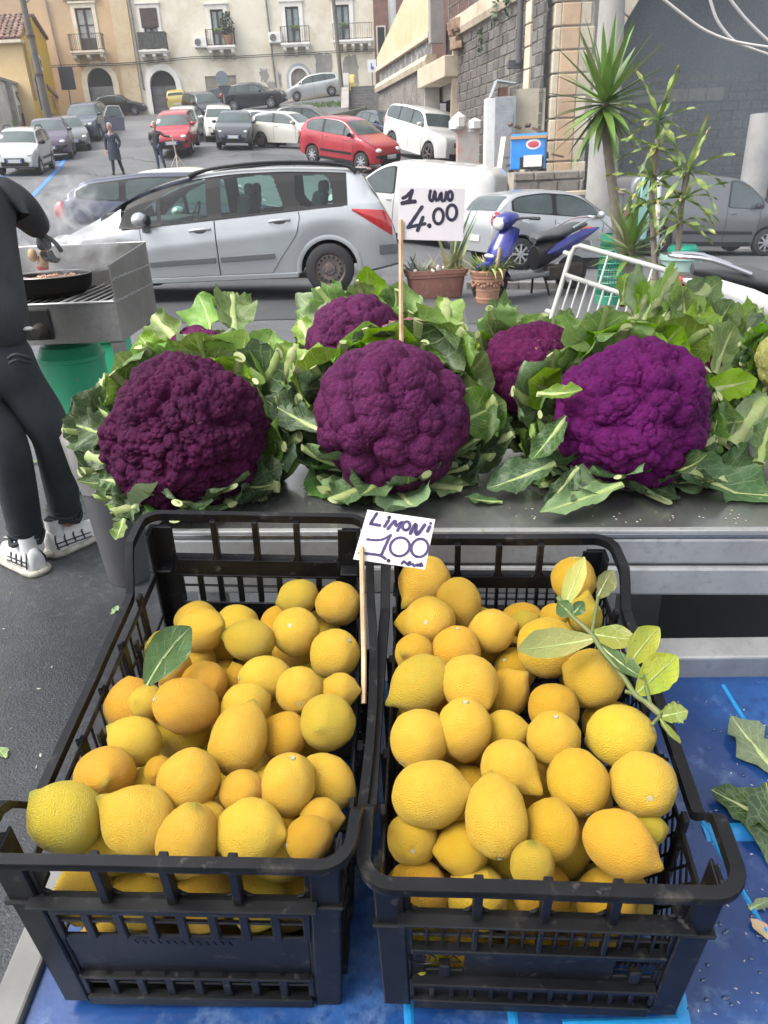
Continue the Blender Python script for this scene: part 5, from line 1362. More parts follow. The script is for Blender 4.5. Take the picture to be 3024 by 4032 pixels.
  for nm, xa, xb in (('front_door', f0, f1), ('rear_door', lambda z: 2.215, r1)):
   for kind, grow, off, mt in (('seam', .009, .0025, M_TRIM), ('', 0, .0065, P_SILVER)):
    rows = []
    for k in range(13):
     t = k/12; row = []
     for q in range(11):
      u = q/10; z = lerp(.30-grow, interp(lerp(xa(.9),xb(.9),u), [(1.2,.885),(2.13,.945),(3.2,1.015)])-.004, t)
      x = lerp(xa(z)-grow, xb(z)+grow, u)
      o = off
      # the long crease under the handles and the hollow below it
      crease = .62+.095*(x-1.2)
      if not kind: o += .007*exp(-((z-crease)/.06)**2)
      row.append(S.P(x, sg*(S.side(x,z)+o), z))
     rows.append(row)
    d = MB().grid(rows).build(nm if not kind else 'door_joint', mt, R, smooth=60)
  for x, z in ((2.02,.845),(3.02,.915)):
   h = MB(); y = S.side(x,z); h.ball(S.P(x+.0,sg*(y+.004),z-.012),(.085,.012,.035),14); h.build('handle_recess', P_MGREY, R, smooth=180)
   h = MB(); h.tube(spline([S.P(x-.13,sg*(y+.012),z-.005),S.P(x-.06,sg*(y+.04),z+.006),S.P(x+.06,sg*(y+.042),z+.01),S.P(x+.13,sg*(y+.014),z+.008)],4), .018, 8); h.build('door_handle', P_SILVER, R, smooth=180)
  for x0, x1 in ((1.34,2.17),(2.24,2.92)):
   st = MB(); xs_ = [lerp(x0,x1,i/10) for i in range(11)]
   zc = lambda x: .46+.028*(x-1.3)
   st.grid([[S.P(x, sg*(S.side(x,zc(x)+d)+o), zc(x)+d) for d, o in ((-.035,.006),(-.028,.026),(.028,.028),(.036,.006))] for x in xs_]); st.build('rub_strip', mat('grey_trim',(.12,.125,.13),.5), R, smooth=30)
  st = MB(); xs_ = [lerp(1.30,3.2,i/14) for i in range(15)]
  st.grid([[S.P(x, sg*(S.side(x,z)+o), z) for z, o in ((.225,.004),(.235,.03),(.285,.032),(.295,.006))] for x in xs_]); st.build('sill', P_SILVER, R, smooth=30)
  for wx in S.wheels:
   ar = MB(); rows = []
   for k in range(19):
    a = pi*k/18*1.04-.06; rows.append([])
    for rr, oo in ((S.ar-.012,-.02),(S.ar-.006,.012),(S.ar+.022,.014),(S.ar+.05,.003)):
     x = wx+rr*cos(a); z = S.wr*.98+rr*sin(a); z = max(z, .23); rows[-1].append(S.P(x, sg*(S.side(x, max(z,S.under(x)+.01))+oo), z))
   ar.grid(rows).build('wheel_arch_lip', P_SILVER, R, smooth=50)
   wheel_parts(R, L/2-wx, sg*(W/2-.10), S.wr, .2, M_STEEL, sg, 'steel')
  # mirror with a dark foot
  y = S.side(1.36,.93); m_ = MB(); m_.ball(S.P(1.33,sg*(y+.17),1.0),(.10,.125,.085),16); m_.build('mirror', P_SILVER, R, smooth=180)
  m_ = MB(); m_.ball(S.P(1.425,sg*(y+.175),.985),(.035,.105,.068),12); m_.build('mirror_glass', M_TRIM, R, smooth=180)
  m_ = MB(); m_.box(S.P(1.36,sg*(y+.05),.885),(.08,.12,.08)); m_.build('mirror_foot', mat('grey_trim',(.12,.125,.13),.5), R, bevel=.012)
  # tail lamp wrapping the rear corner
  rows = []
  for i in range(13):
   x = lerp(3.93,4.43,i/12); lo = interp(x,[(3.93,1.0),(4.15,.86),(4.43,.68)]); hi = interp(x,[(3.93,1.02),(4.2,1.0),(4.34,.99),(4.43,.86)])
   rows.append([S.P(x, sg*(S.side(x,lerp(lo,hi,k/6))+.012*(1-abs(k-3)/3.2)+.002), lerp(lo,hi,k/6)) for k in range(7)])
  MB().grid(rows).build('tail_light', M_TAIL, R, smooth=60)
  rows = []
  for i in range(7):
   x = lerp(4.26,4.49,i/6); rows.append([S.P(x, sg*(S.side(x,z)+.012), z) for z in (.46,.50,.55,.58)])
  MB().grid(rows).build('bumper_pad', mat('grey_trim',(.12,.125,.13),.5), R, smooth=60)
  b = MB(); b.ball(S.P(.28,sg*.70,.73),(.24,.15,.12),14); b.build('headlight', M_LAMP, R, smooth=180)
  # roof rail: long flat arch
  q = []
  for x, dz in ((1.92,-.015),(2.05,.012),(2.3,.03),(2.8,.045),(3.3,.045),(3.7,.035),(3.92,.015),(4.0,-.02)):
   yy = S.ring(x,ZT(x))[10][0]+.015; q.append(S.P(x, sg*yy, ZT(x)-.03+dz+.03))
  b = MB(); sp_ = spline(q,4); b.tube(sp_, [.020+.018*max(0,abs(i/len(sp_)-.5)-.3)/.2 for i in range(len(sp_))], 8); b.build('roof_rail', M_TRIM, R, smooth=180)
 # roof spoiler
 b = MB(); rows = []
 for k in range(-8, 9):
  y = .60*k/8; rows.append([S.P(3.92,y,1.50),S.P(4.10,y,1.505-.02*abs(k/8)),S.P(4.20,y,1.475-.02*abs(k/8)),S.P(4.08,y,1.44)])
 b.grid(rows); b.build('roof_spoiler', P_SILVER, R, smooth=30)
 pl = MB(); pl.box(S.P(4.48,0,.62),(.02,.52,.11)); pl.build('rear_plate', M_PLATE, R)
 b = MB(); b.tube([S.P(.86,-.1,.98),S.P(.9,-.5,1.0)], .01, 6); b.build('wiper', M_TRIM, R)
estate()
# ------------------------------------------------------------------ the man in the coat and the man with the walking frame
def skin_mesh(name, joints, edges, mt, parent=None, sub=2, root=0, smooth=True):
 """joints: list of (x,y,z,r[,ry]); grows one continuous surface round the bones"""
 me = bpy.data.meshes.new(name); me.from_pydata([j[:3] for j in joints], edges, []); me.update()
 o = bpy.data.objects.new(name, me); COL.objects.link(o)
 sk = o.modifiers.new('skin', 'SKIN'); sk.use_smooth_shade = True; sk.branch_smoothing = .4
 sv = me.skin_vertices[0].data
 for i, j in enumerate(joints):
  sv[i].radius = (j[3], j[4] if len(j) > 4 else j[3]); sv[i].use_root = (i == root)
 ss = o.modifiers.new('sub', 'SUBSURF'); ss.levels = sub; ss.render_levels = sub
 dg = bpy.context.evaluated_depsgraph_get(); ev = o.evaluated_get(dg); nm = bpy.data.meshes.new_from_object(ev)
 bpy.data.objects.remove(o); nm.name = name; nm.materials.clear(); nm.materials.append(mt)
 nm.polygons.foreach_set('use_smooth', [True]*len(nm.polygons)); nm.update()
 return inst(name, nm, parent)
def chain(*n): return [(a, b) for a, b in zip(n, n[1:])]
M_SKIN = mat('skin', (.45,.25,.18), .5, sss=.1, var=(14.,.85,.45,.65))
M_GHAIR = mat('grey_white_hair', (.55,.54,.52), .8, var=(30.,.6,.4,.6), bump=(50.,.5,.01))
M_NAVYC = mat('navy_coat_cloth', (.018,.022,.04), .85, var=(6.,1.6,.45,.65), bump=(40.,.3,.006))
M_BLACKJ = mat('black_jacket_cloth', (.016,.014,.014), .6, var=(6.,1.9,.45,.65), bump=(40.,.3,.006))
M_JEANS = mat('blue_jeans', (.035,.055,.10), .85, var=(8.,.6,.45,.65))
M_SHOE = mat('dark_shoe', (.02,.017,.015), .5)
def head(par, c, facing, hair_m, k=1.0):
 """head with face; facing = direction (radians) the nose points"""
 R = Matrix.Rotation(facing+pi/2, 3, 'Z'); c = Vector(c)
 def at(x, y, z): return c+R @ (Vector((x,y,z))*k)
 b = MB(); b.ball(c, (.076*k,.095*k,.115*k), 16, R=R); b.ball(at(0,-.02,-.06),(.058*k,.07*k,.06*k),12,R=R)
 b.ball(at(0,-.098,-.012),(.013*k,.02*k,.03*k),8,R=R)
 for s in (-1,1): b.ball(at(s*.078,.01,-.01),(.012*k,.025*k,.035*k),8,R=R)
 b.tube([at(0,.01,-.09),at(0,.02,-.2)],.055*k,10)
 h = b.build('head', M_SKIN, par, smooth=180)
 e = MB()
 for s in (-1,1): e.ball(at(s*.032,-.087,.012),(.013*k,.007*k,.007*k),8,R=R)
 e.build('eye', mat('eye_dark',(.03,.02,.018),.3), h)
 e = MB(); e.ball(at(0,-.086,-.062),(.026*k,.008*k,.005*k),8,R=R); e.build('mouth', mat('lip',(.3,.12,.1),.5), h)
 e = MB();
 for s in (-1,1): e.ball(at(s*.032,-.088,.034),(.02*k,.008*k,.005*k),8,R=R)
 e.build('eyebrow', hair_m, h)
 hb = MB(); hb.ball(at(0,.018,.035),(.085*k,.095*k,.095*k),16,R=R); hb.ball(at(0,.05,-.02),(.078*k,.06*k,.07*k),12,R=R); hb.ball(at(0,-.05,.085),(.06*k,.045*k,.03*k),10,R=R)
 hb.build('hair', hair_m, h, smooth=180)
def hand(par, wrist, direc, palm_n, mt, k=1.0, curl=.5, thumb_side=1, name='hand'):
 """palm with four unequal fingers and a thumb"""
 w_ = Vector(wrist); d = Vector(direc).normalized(); n = Vector(palm_n); n = (n-d*n.dot(d)).normalized(); s = d.cross(n)*thumb_side
 J = [(*w_, .026*k), (*(w_+d*.045*k), .034*k, ), (*(w_+d*.085*k), .036*k)]; E = [(0,1),(1,2)]
 o = skin_mesh(name, J, E, mt, par, 2)
 for i, (off, ln) in enumerate(((.030,.075),(.010,.085),(-.011,.078),(-.030,.062))):
  p = w_+d*.08*k+s*off*k; dd = d.copy(); F = [(*p, .0105*k)]; a = 0
  for q, seg in enumerate((.45,.32,.23)):
   a += curl*(.5+.35*q); v = d*cos(a)+n*sin(a); p = p+v*ln*seg*k; F.append((*p, (.0098-.0012*q)*k))
  skin_mesh('finger', F, chain(*range(4)), mt, o, 1)
 p = w_+d*.025*k+s*.026*k; F = [(*p,.014*k)]
 for v, l_ in ((s*.75+d*.5+n*.2,.04),(d*.8+s*.3+n*.35,.03),(d*.85+n*.5,.025)):
  p = p+v.normalized()*l_*k; F.append((*p,.0115*k))
 skin_mesh('thumb', F, chain(*range(4)), mt, o, 1)
 return o
def man_coat():
 p = G(254,377); R = empty('person', p, label='white-haired man in a long dark coat walking down the street, hand in pocket', cat='person', group='people in the street')
 J = [(0,0,.92,.13,.11),(0,0,1.15,.16,.12),(0,0,1.38,.19,.12),(0,0,1.50,.07,.07),(.20,0,1.40,.075),(.30,.02,1.12,.065),(.22,-.06,.93,.055),(-.20,0,1.40,.075),(-.27,.04,1.12,.065),(-.26,-.02,.88,.055)]
 skin_mesh('body', [(x,y,z,r*(.5 if i<3 else .8)) for i,(x,y,z,r,*_) in enumerate(J)]+[(.09,0,.85,.08),(.14,.06,.48,.065),(.19,.2,.08,.045),(-.09,0,.85,.08),(-.08,-.08,.48,.065),(-.10,-.12,.08,.045)], chain(0,1,2,3)+chain(2,4,5,6)+chain(2,7,8,9)+chain(0,10,11,12)+chain(0,13,14,15), M_SKIN, R, 1)
 skin_mesh('coat', J, chain(0,1,2,3)+chain(2,4,5,6)+chain(2,7,8,9), M_NAVYC, R, 2)
 sk = MB(); rows = []
 for z, w_, dp in ((1.16,.175,.13),(1.0,.195,.145),(.85,.225,.17),(.7,.235,.18),(.52,.245,.19)): rows.append([(w_*cos(2*pi*k/20)+.01, dp*sin(2*pi*k/20), z+.02*sin(k*1.3)) for k in range(20)])
 sk.grid(rows, closed=True).build('coat_skirt', M_NAVYC, R, smooth=180)
 skin_mesh('trousers', [(0,0,.9,.12),(.09,0,.84,.095),(.14,.06,.48,.075),(.19,.2,.07,.062),(-.09,0,.84,.095),(-.08,-.08,.48,.075),(-.10,-.12,.07,.062)], chain(0,1,2,3)+chain(0,4,5,6), mat('dark_trousers',(.02,.022,.035),.85), R, 1)
 for x, y in ((.20,.16),(-.10,-.17)): MB().ball((x,y,.04),(.05,.13,.05),10).build('shoe', M_SHOE, R, smooth=180)
 MB().ball((-.02,-.10,1.42),(.05,.03,.09),10).build('scarf', mat('pale_scarf',(.4,.38,.4),.9), R, smooth=180)
 head(R, (.0,-.02,1.68), radians(-95), M_GHAIR, 1.12)
 hand(R, (-.26,-.03,.86), (0,-.1,-1), (0,-1,0), M_SKIN, 1.0, .4)
man_coat()
def man_frame():
 p = G(346,366); R = empty('person', p, label='grey-haired man in a black jacket and jeans holding a folded walking frame', cat='person', group='people in the street')
 J = [(0,0,.80,.155,.13),(0,0,1.12,.165,.125),(.01,0,1.33,.185,.12),(.01,-.02,1.44,.07,.07),(.20,0,1.36,.07),(.38,-.05,1.22,.058),(.62,-.12,1.18,.05),(-.19,0,1.35,.075),(-.25,.05,1.08,.065),(-.14,-.10,.90,.055)]
 legs = [(.09,0,.84,.09),(.15,.0,.46,.07),(.22,.03,.07,.055),(-.09,0,.84,.09),(-.04,-.06,.46,.07),(-.03,-.05,.07,.055)]
 skin_mesh('body', [(x,y,z,r*(.5 if i<3 else .8)) for i,(x,y,z,r,*_) in enumerate(J+legs)], chain(0,1,2,3)+chain(2,4,5,6)+chain(2,7,8,9)+chain(0,10,11,12)+chain(0,13,14,15), M_SKIN, R, 1)
 skin_mesh('jacket', J, chain(0,1,2,3)+chain(2,4,5,6)+chain(2,7,8,9), M_BLACKJ, R, 2)
 skin_mesh('jeans', [(0,0,.9,.125)]+legs, chain(0,1,2,3)+chain(0,4,5,6), M_JEANS, R, 1)
 for x, y in ((.24,-.04),(-.03,-.11)): MB().ball((x,y,.04),(.05,.13,.05),10).build('shoe', M_SHOE, R, smooth=180)
 head(R, (.03,-.04,1.62), radians(-80), M_GHAIR, 1.1)
 hand(R, (.62,-.12,1.18), (1,-.2,-.1), (0,0,-1), M_SKIN, 1.0, .9)
 f = empty('walking_frame', p+Vector((.78,-.15,0)), label='thin pale folding stand held upright by the man in the black jacket', cat='stand')
 b = MB(); b.tube([(0,0,.5),(-.06,0,1.22)], .025, 6); b.tube([(0,0,.52),(-.3,0,0)], .02, 6); b.tube([(0,0,.52),(.34,.05,0)], .02, 6); b.tube([(0,0,.52),(.05,-.3,0)], .02, 6); b.tube([(-.15,0,.27),(.17,.02,.27)], .012, 6)
 b.build('tubes', mat('pale_tube',(.42,.38,.33),.5), f)
man_frame()
# small yellow three-wheeler by the lamp post
def three_wheeler():
 p = G(755,205); R = empty('three_wheeler', p, radians(262), 'small yellow three-wheeled delivery van behind the lamp post', 'three-wheeler'); R.scale = (.8,)*3
 b = MB(); b.prism([(-.6,.25),(.62,.25),(.66,.9),(.5,1.5),(.3,1.6),(-.55,1.6),(-.6,1.2)], lambda x,z:(x,-.6,z), lambda x,z:(x,.6,z)); b.build('cab', P_YELLOW, R, bevel=.06)
 for s in (-1,1): MB().prism([(-.35,.95),(.5,.95),(.38,1.42),(-.35,1.42)], lambda x,z:(x,s*.605,z), lambda x,z:(x,s*.59,z)).build('side_window', M_CGLASS, R)
 MB().bb(-1.9,-.62,-.65,.65,.4,.9).build('load_bed', P_YELLOW, R, bevel=.03)
 for x, y in ((.45,0),(-1.4,.55),(-1.4,-.55)): wheel_parts(R, x, y, .22, .12, M_STEEL, 1 if y >= 0 else -1, 'alloy5')
three_wheeler()
def barricade():
 p = G(325,246); R = empty('crowd_barrier', p, radians(-8), 'grey metal crowd barrier before the white arched doorway', 'barrier'); b = MB()
 b.tube([(-1,0,.1),(-1,0,1.05),(1,0,1.05),(1,0,.1)], .03, 6); b.tube([(-1,0,.25),(1,0,.25)], .025, 6); b.build('frame', M_PIPE, R)
 for i in range(9): MB().tube([(-.8+i*.2,0,.25),(-.8+i*.2,0,1.04)], .014, 5).build('upright', M_PIPE, R)
barricade()
# ------------------------------------------------------------------ the stall: steel table, blue shelf, crates
YAW = radians(-4.3)
def stainless(name, col, rough, var=.8):
 return mat(name, col, rough, metal=.85, var=[(3.,var,.4,.66),(40.,.8,.5,.7)], bump=(90.,.12,.002))
M_STEELT = stainless('brushed_steel_top', (.42,.42,.42), .27)
M_ALU = mat('scratched_aluminium', (.43,.435,.44), .45, metal=.5, var=[(5.,.72,.42,.66),(50.,.7,.52,.72),(2.,(.36,.33,.29),.5,.72)], bump=(70.,.2,.002))
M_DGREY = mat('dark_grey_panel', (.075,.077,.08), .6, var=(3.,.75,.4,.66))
TZ = .90
def table():
 e0, e1 = atz(870,1152,TZ), atz(1659,1150,TZ); d = (e1-e0); d.z = 0; d.normalize(); n = Vector((-d.y, d.x, 0))
 ang = atan2(d.y, d.x); o = e0+d*.35
 R = empty('steel_table', (o.x, o.y, 0), ang, 'stainless steel market table with double square-tube edge carrying the cauliflowers', 'table')
 x0, x1 = -.83, 1.6
 MB().bb(x0, x1, 0, .95, TZ-.012, TZ).build('top', M_STEELT, R, bevel=.004)
 lip = MB(); lip.bb(x0, x1, -.003, .012, TZ-.002, TZ+.006); lip.build('raised_lip', M_ALU, R, bevel=.002)
 MB().bb(x0, x1, .004, .05, TZ-.068, TZ-.014).build('front_tube', M_ALU, R, bevel=.006)
 MB().bb(x0, x1, .0, .05, TZ-.132, TZ-.072).build('front_tube', M_ALU, R, bevel=.006)
 MB().bb(x0, x0+.04, .0501, .95, TZ-.13, TZ-.014).build('end_tube', M_ALU, R, bevel=.006)
 for x in (x0+.06, -.02, x1-.1): MB().bb(x, x+.05, .03, .08, .02, TZ-.133).build('leg', M_ALU, R, bevel=.005)
 for x in (x0+.06, x1-.1): MB().bb(x, x+.05, .86, .91, .02, TZ-.014).build('leg', M_ALU, R, bevel=.005)
 # cupboard under the top, seen in the shade
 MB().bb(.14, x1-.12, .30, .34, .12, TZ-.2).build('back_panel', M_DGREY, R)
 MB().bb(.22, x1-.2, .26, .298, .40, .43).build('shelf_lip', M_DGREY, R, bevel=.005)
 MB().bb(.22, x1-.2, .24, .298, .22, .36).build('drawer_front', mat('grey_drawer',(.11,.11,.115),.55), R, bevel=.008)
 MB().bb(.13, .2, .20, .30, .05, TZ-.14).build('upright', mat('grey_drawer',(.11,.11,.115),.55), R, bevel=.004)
 MB().tube([(.07,.15,TZ-.14),(.06,.15,.5)], .004, 6).build('wire', M_ALU, R)
 return R
TABLE = table()
# the tilted blue shelf the crates stand on; it is solved as a plane just under the crates
def crate_matrix(loc, yaw, pit, rol):
 return Matrix.Translation(loc) @ (Matrix.Rotation(yaw,4,'Z') @ Matrix.Rotation(pit,4,'X') @ Matrix.Rotation(rol,4,'Y'))
CR = crate_matrix((.150,.495,.857), radians(-4.2), radians(7.4), radians(.7))
CL = crate_matrix((-.237,.512,.895), radians(-1.84), radians(8.95), radians(3.3))
HR, HL, CW, CLN = .283, .340, .362, .60
_bp = [Vector((x,y,.473+.002*x+.143*y)) for x, y in ((-.3,.6),(.3,.574),(.04,1.1))]
BN = (_bp[1]-_bp[0]).cross(_bp[2]-_bp[0]).normalized()
if BN.z < 0: BN = -BN
BP = _bp[0]-BN*.003
def onblue(px, py, lift=0.0): return atplane(px, py, BP+BN*lift, BN)
M_BLUE = mat('blue_shelf_sheet', (.005,.032,.135), .22, spec=.6, var=[(2.6,(.022,.085,.26),.42,.66),(14.,(.10,.17,.30),.54,.74),(60.,(.012,.04,.15),.45,.68)], bump=(70.,.2,.002))
M_TAPE = mat('bright_blue_tape', (.015,.25,.55), .35, var=[(9.,(.01,.10,.33),.45,.68),(40.,.7,.5,.7)])
def shelf():
 R = empty('blue_shelf', tuple(BP+BN*0), label='tilted blue display shelf with bright blue seams under the lemon crates', cat='shelf')
 I = Matrix.Translation(-R.location); k = []
 ex = (_bp[1]-_bp[0]).normalized(); ey = BN.cross(ex)
 def L(x, y, z=0): return BP+ex*x+ey*y+BN*z
 def loc(p): q = p-BP; return q.dot(ex), q.dot(ey)
 yb = loc(onblue(1600,1462))[1]; xl = loc(onblue(62,2180))[0]
 b = MB(); b.prism([(xl,-.35),(1.3,-.35),(1.3,yb),(xl,yb)], lambda x,y: L(x,y,0), lambda x,y: L(x,y,-.02)); k.append(b.build('sheet', M_BLUE, R))
 # folded seams and tape lines, raised a little
 def strip(a, c, wd, mt, nm, h=.0025):
  p, q = onblue(*a), onblue(*c); d = (q-p).normalized(); s = d.cross(BN)*wd/2
  b = MB(); vs = [p-s, q-s, q-s*.4+BN*h, p-s*.4+BN*h, q+s*.4+BN*h, p+s*.4+BN*h, q+s, p+s]
  b.add(vs, [(0,1,2,3),(3,2,4,5),(5,4,6,7)]); k.append(b.build(nm, mt, R))
 strip((1562,1480),(1668,1650), .007, M_TAPE, 'seam'); strip((1445,1650),(1700,2090), .008, M_TAPE, 'seam')
 strip((1520,1798),(1700,1796), .030, M_TAPE, 'tape'); strip((1215,2214),(1470,2206), .012, M_TAPE, 'tape')
 strip((1462,2140),(1478,2230), .02, M_TAPE, 'tape'); strip((880,2150),(886,2240), .012, M_TAPE, 'tape'); strip((1106,2185),(1112,2240), .012, M_TAPE, 'tape')
 # aluminium rails at the back and the left end
 p, q = onblue(1280,1478), onblue(1740,1455)
 (xa,ya),(xb,yb2) = loc(p), loc(q)
 b = MB(); b.prism([(0,-.02),(.05,-.02),(.05,.055),(0,.05)], lambda y,z: L(.30,yb+y,z), lambda y,z: L(1.3,yb+y,z)); k.append(b.build('back_rail', M_ALU, R, bevel=.004))
 b = MB(); b.prism([(0,-.05),(-.045,-.05),(-.045,.012),(0,.012)], lambda x,z: L(xl+x-.001,-.35,z), lambda x,z: L(xl+x-.001,yb,z)); k.append(b.build('end_rail', mat('dull_aluminium',(.17,.17,.165),.6,metal=.3,var=(6.,.7,.4,.66)), R, bevel=.004))
 for x, y in ((xl+.05,-.3),(1.2,-.3),(xl+.05,yb-.05),(1.2,yb-.05)):
  p = L(x,y,-.03); b = MB(); b.bb(p.x-.02,p.x+.02,p.y-.02,p.y+.02,0,p.z); k.append(b.build('leg', M_ALU, R))
 for o in k: o.matrix_parent_inverse = I
shelf()
M_CRATE = mat('black_crate_plastic', (.0032,.0038,.0056), .42, spec=.27, var=[(5.,(.013,.013,.014),.45,.7),(60.,(.06,.056,.052),.60,.74),(13.,(.07,.064,.057),.60,.78)], bump=(40.,.15,.002))
def make_crate(M, H, dip, kind, label):
 R = bpy.data.objects.new('lemon_crate', None); COL.objects.link(R); R.empty_display_size = .1; R.matrix_world = M
 tag(R, label, 'crate', 'black plastic crates of lemons')
 W, L = CW, CLN; hw = W/2; tp = .004; zb = -H
 def inset(z): return tp*(-z/H)          # the crate narrows a little downwards
 # rim: flange swept round the crate, lower along the sides
 def rimz(y):
  a, c = .075, .125
  e = min(y, L-y)
  if kind == 'L' and y < L/2: a, c = .05, .115
  t = min(1, max(0, (e-a)/(c-a))); t = t*t*(3-2*t); return -dip*t
 r = .024; path = []
 def arc(cx, cy, a0, n=5): return [(cx+r*cos(radians(a0+90*i/n)), cy+r*sin(radians(a0+90*i/n))) for i in range(n+1)]
 path += [(lerp(-hw+r,hw-r,i/8),0) for i in range(9)]+arc(hw-r,r,-90)+[(hw,lerp(r,L-r,i/40)) for i in range(1,40)]+arc(hw-r,L-r,0)+[(lerp(hw-r,-hw+r,i/8),L) for i in range(9)]+arc(-hw+r,L-r,90)+[(-hw,lerp(L-r,r,i/40)) for i in range(1,40)]+arc(-hw+r,r,180)
 bow = (lambda x, y: .020*sin(pi*min(max(y/L,0),1))*(1 if x > .1 else 0)) if kind == 'L' else (lambda x, y: .006*sin(pi*min(max(y/L,0),1))*(1 if x > 0 else -.4))
 fw = .014 if kind == 'R' else .0115; prof = [(.0,0),(-fw,0),(-fw-.0012,-.002),(-fw-.001,-.010),(-fw+.003,-.010),(-fw+.003,-.0035),(-.003,-.004),(-.003,-.014),(.0,-.014)]
 rows = []; N = len(path)
 for i, (x, y) in enumerate(path):
  a, c = Vector(path[i-1]), Vector(path[(i+1) % N]); t = (c-a).normalized(); nrm = Vector((-t.y, t.x))       # points inwards
  z = rimz(y) ; bx = bow(x, y)
  wob = .0015*noise.noise(Vector((x*9,y*9,H*30)))
  rows.append([(x+bx-nrm.x*(-q0-.0)*-1*(-1) if False else x+bx+nrm.x*(-q0), y+nrm.y*(-q0), z+q1+wob) for q0, q1 in [(-p0-.0, p1) for p0, p1 in prof]])
 rows.append(rows[0])
 rim = MB().grid(rows, closed=True).build('rim', M_CRATE, R, smooth=40)
 # ---- end walls
 T = .004
 for end in (0, 1):
  y0 = .006 if end == 0 else L-.006; sg = 1 if end == 0 else -1      # sg: inwards
  def yy(z, o=0): return y0+sg*(inset(z)+o)
  def pl(b, x0, x1, z0, z1, o0=0, o1=T):
   vs = []
   for o in (o0, o1):
    vs += [(x0*(1-inset(z0)/hw) if abs(x0) > hw*.8 else x0, yy(z0,o), z0),(x1*(1-inset(z0)/hw) if abs(x1) > hw*.8 else x1, yy(z0,o), z0),(x1*(1-inset(z1)/hw) if abs(x1) > hw*.8 else x1, yy(z1,o), z1),(x0*(1-inset(z1)/hw) if abs(x0) > hw*.8 else x0, yy(z1,o), z1)]
   b.add(vs, [(0,1,2,3),(7,6,5,4),(0,4,5,1),(1,5,6,2),(2,6,7,3),(3,7,4,0)])
  b = MB(); xe = hw-.006
  zs = [-.012, -.074, -.099, -.158, -.214, -.252] if kind == 'R' else [-.012, -.088, -.120, -.182, -.270, -.285]
  zt, za, zb_, zc, zd, ze = zs
  # stiles at both ends, then the rails
  pl(b, -xe, -xe+.035, zb, -.02); pl(b, xe-.035, xe, zb, -.02)
  pl(b, -xe+.035, xe-.035, zb_, za, -.005, T); pl(b, -xe+.02, xe-.02, za-.004, za, -.017, T); pl(b, -xe+.035, xe-.035, zb, zb+.02, -.008, T)
  n1 = 4
  xs = [lerp(-xe+.035, xe-.035, i/n1) for i in range(n1+1)]
  for x in xs[1:-1]: pl(b, x-.005, x+.005, za, zt+.004, -.010, T)
  # upper windows have rounded feet
  for i in range(n1):
   for s_, xc in ((1, xs[i]+(.005 if i else 0)), (-1, xs[i+1]-(.005 if i < n1-1 else 0))):
    q = [(xc, za), (xc+s_*.010, za), (xc+s_*.004, za+.004), (xc, za+.010)]
    b.prism(q, lambda x,z: (x, yy(z,0), z), lambda x,z: (x, yy(z,T), z))
  # lattice zone between zb_ and zc
  nb = 16 if kind == 'R' else 8; bw = .0035 if kind == 'R' else .010
  for i in range(nb+1):
   x = lerp(-xe+.035, xe-.035, i/nb); pl(b, x-bw/2, x+bw/2, zc, zb_, -.003, T)
  zm = lerp(zb_, zc, .42); pl(b, -xe+.035, xe-.035, zm-.0018, zm+.0018, -.001, T)
  if kind == 'R': pl(b, -xe+.035, xe-.035, zc+.006, zc+.014, -.008, T)
  else: pl(b, -xe+.035, xe-.035, zb_-.006, zb_-.001, -.004, T)
  # solid panel
  if kind == 'R':
   wn = [(-.125,-.080),(.090,.135)]; z0w, z1w = zd+.012, zd+.045
   pl(b, -xe+.035, wn[0][0], zd, zc); pl(b, wn[0][1], wn[1][0], zd, zc); pl(b, wn[1][1], xe-.035, zd, zc)
   for a, c in wn:
    pl(b, a, c, zd, z0w); pl(b, a, c, z1w, zc); m_ = (a+c)/2; pl(b, m_-.006, m_+.006, z0w-.004, z0w+.020, -.006, T)
   pl(b, -xe+.035, xe-.035, zd-.008, zd, -.012, T)
   for i in range(13):
    x = lerp(-xe+.035, xe-.035, i/12); pl(b, x-.003, x+.003, zb+.02, zd-.008, -.004, T)
   pl(b, -xe+.035, xe-.035, zb+.02, zd-.008, .001, T)
   for x in xs[1:-1]: pl(b, x-.003, x+.003, zc, zb_, -.007, T)
  else:
   pl(b, -xe+.035, xe-.035, zd, zc, .002, T+.002)
   pl(b, -xe+.035, xe-.035, zd-.006, zd, -.006, T)
   for i in range(9):
    x = lerp(-xe+.035, xe-.035, i/8); pl(b, x-.005, x+.005, zb+.02, zd, -.004, T)
   pl(b, -xe+.035, xe-.035, lerp(zb+.02,zd-.006,.5)-.002, lerp(zb+.02,zd-.006,.5)+.002, 0, T)
  ep = b.build('end_panel', M_CRATE, R, bevel=.0012, seg=1)
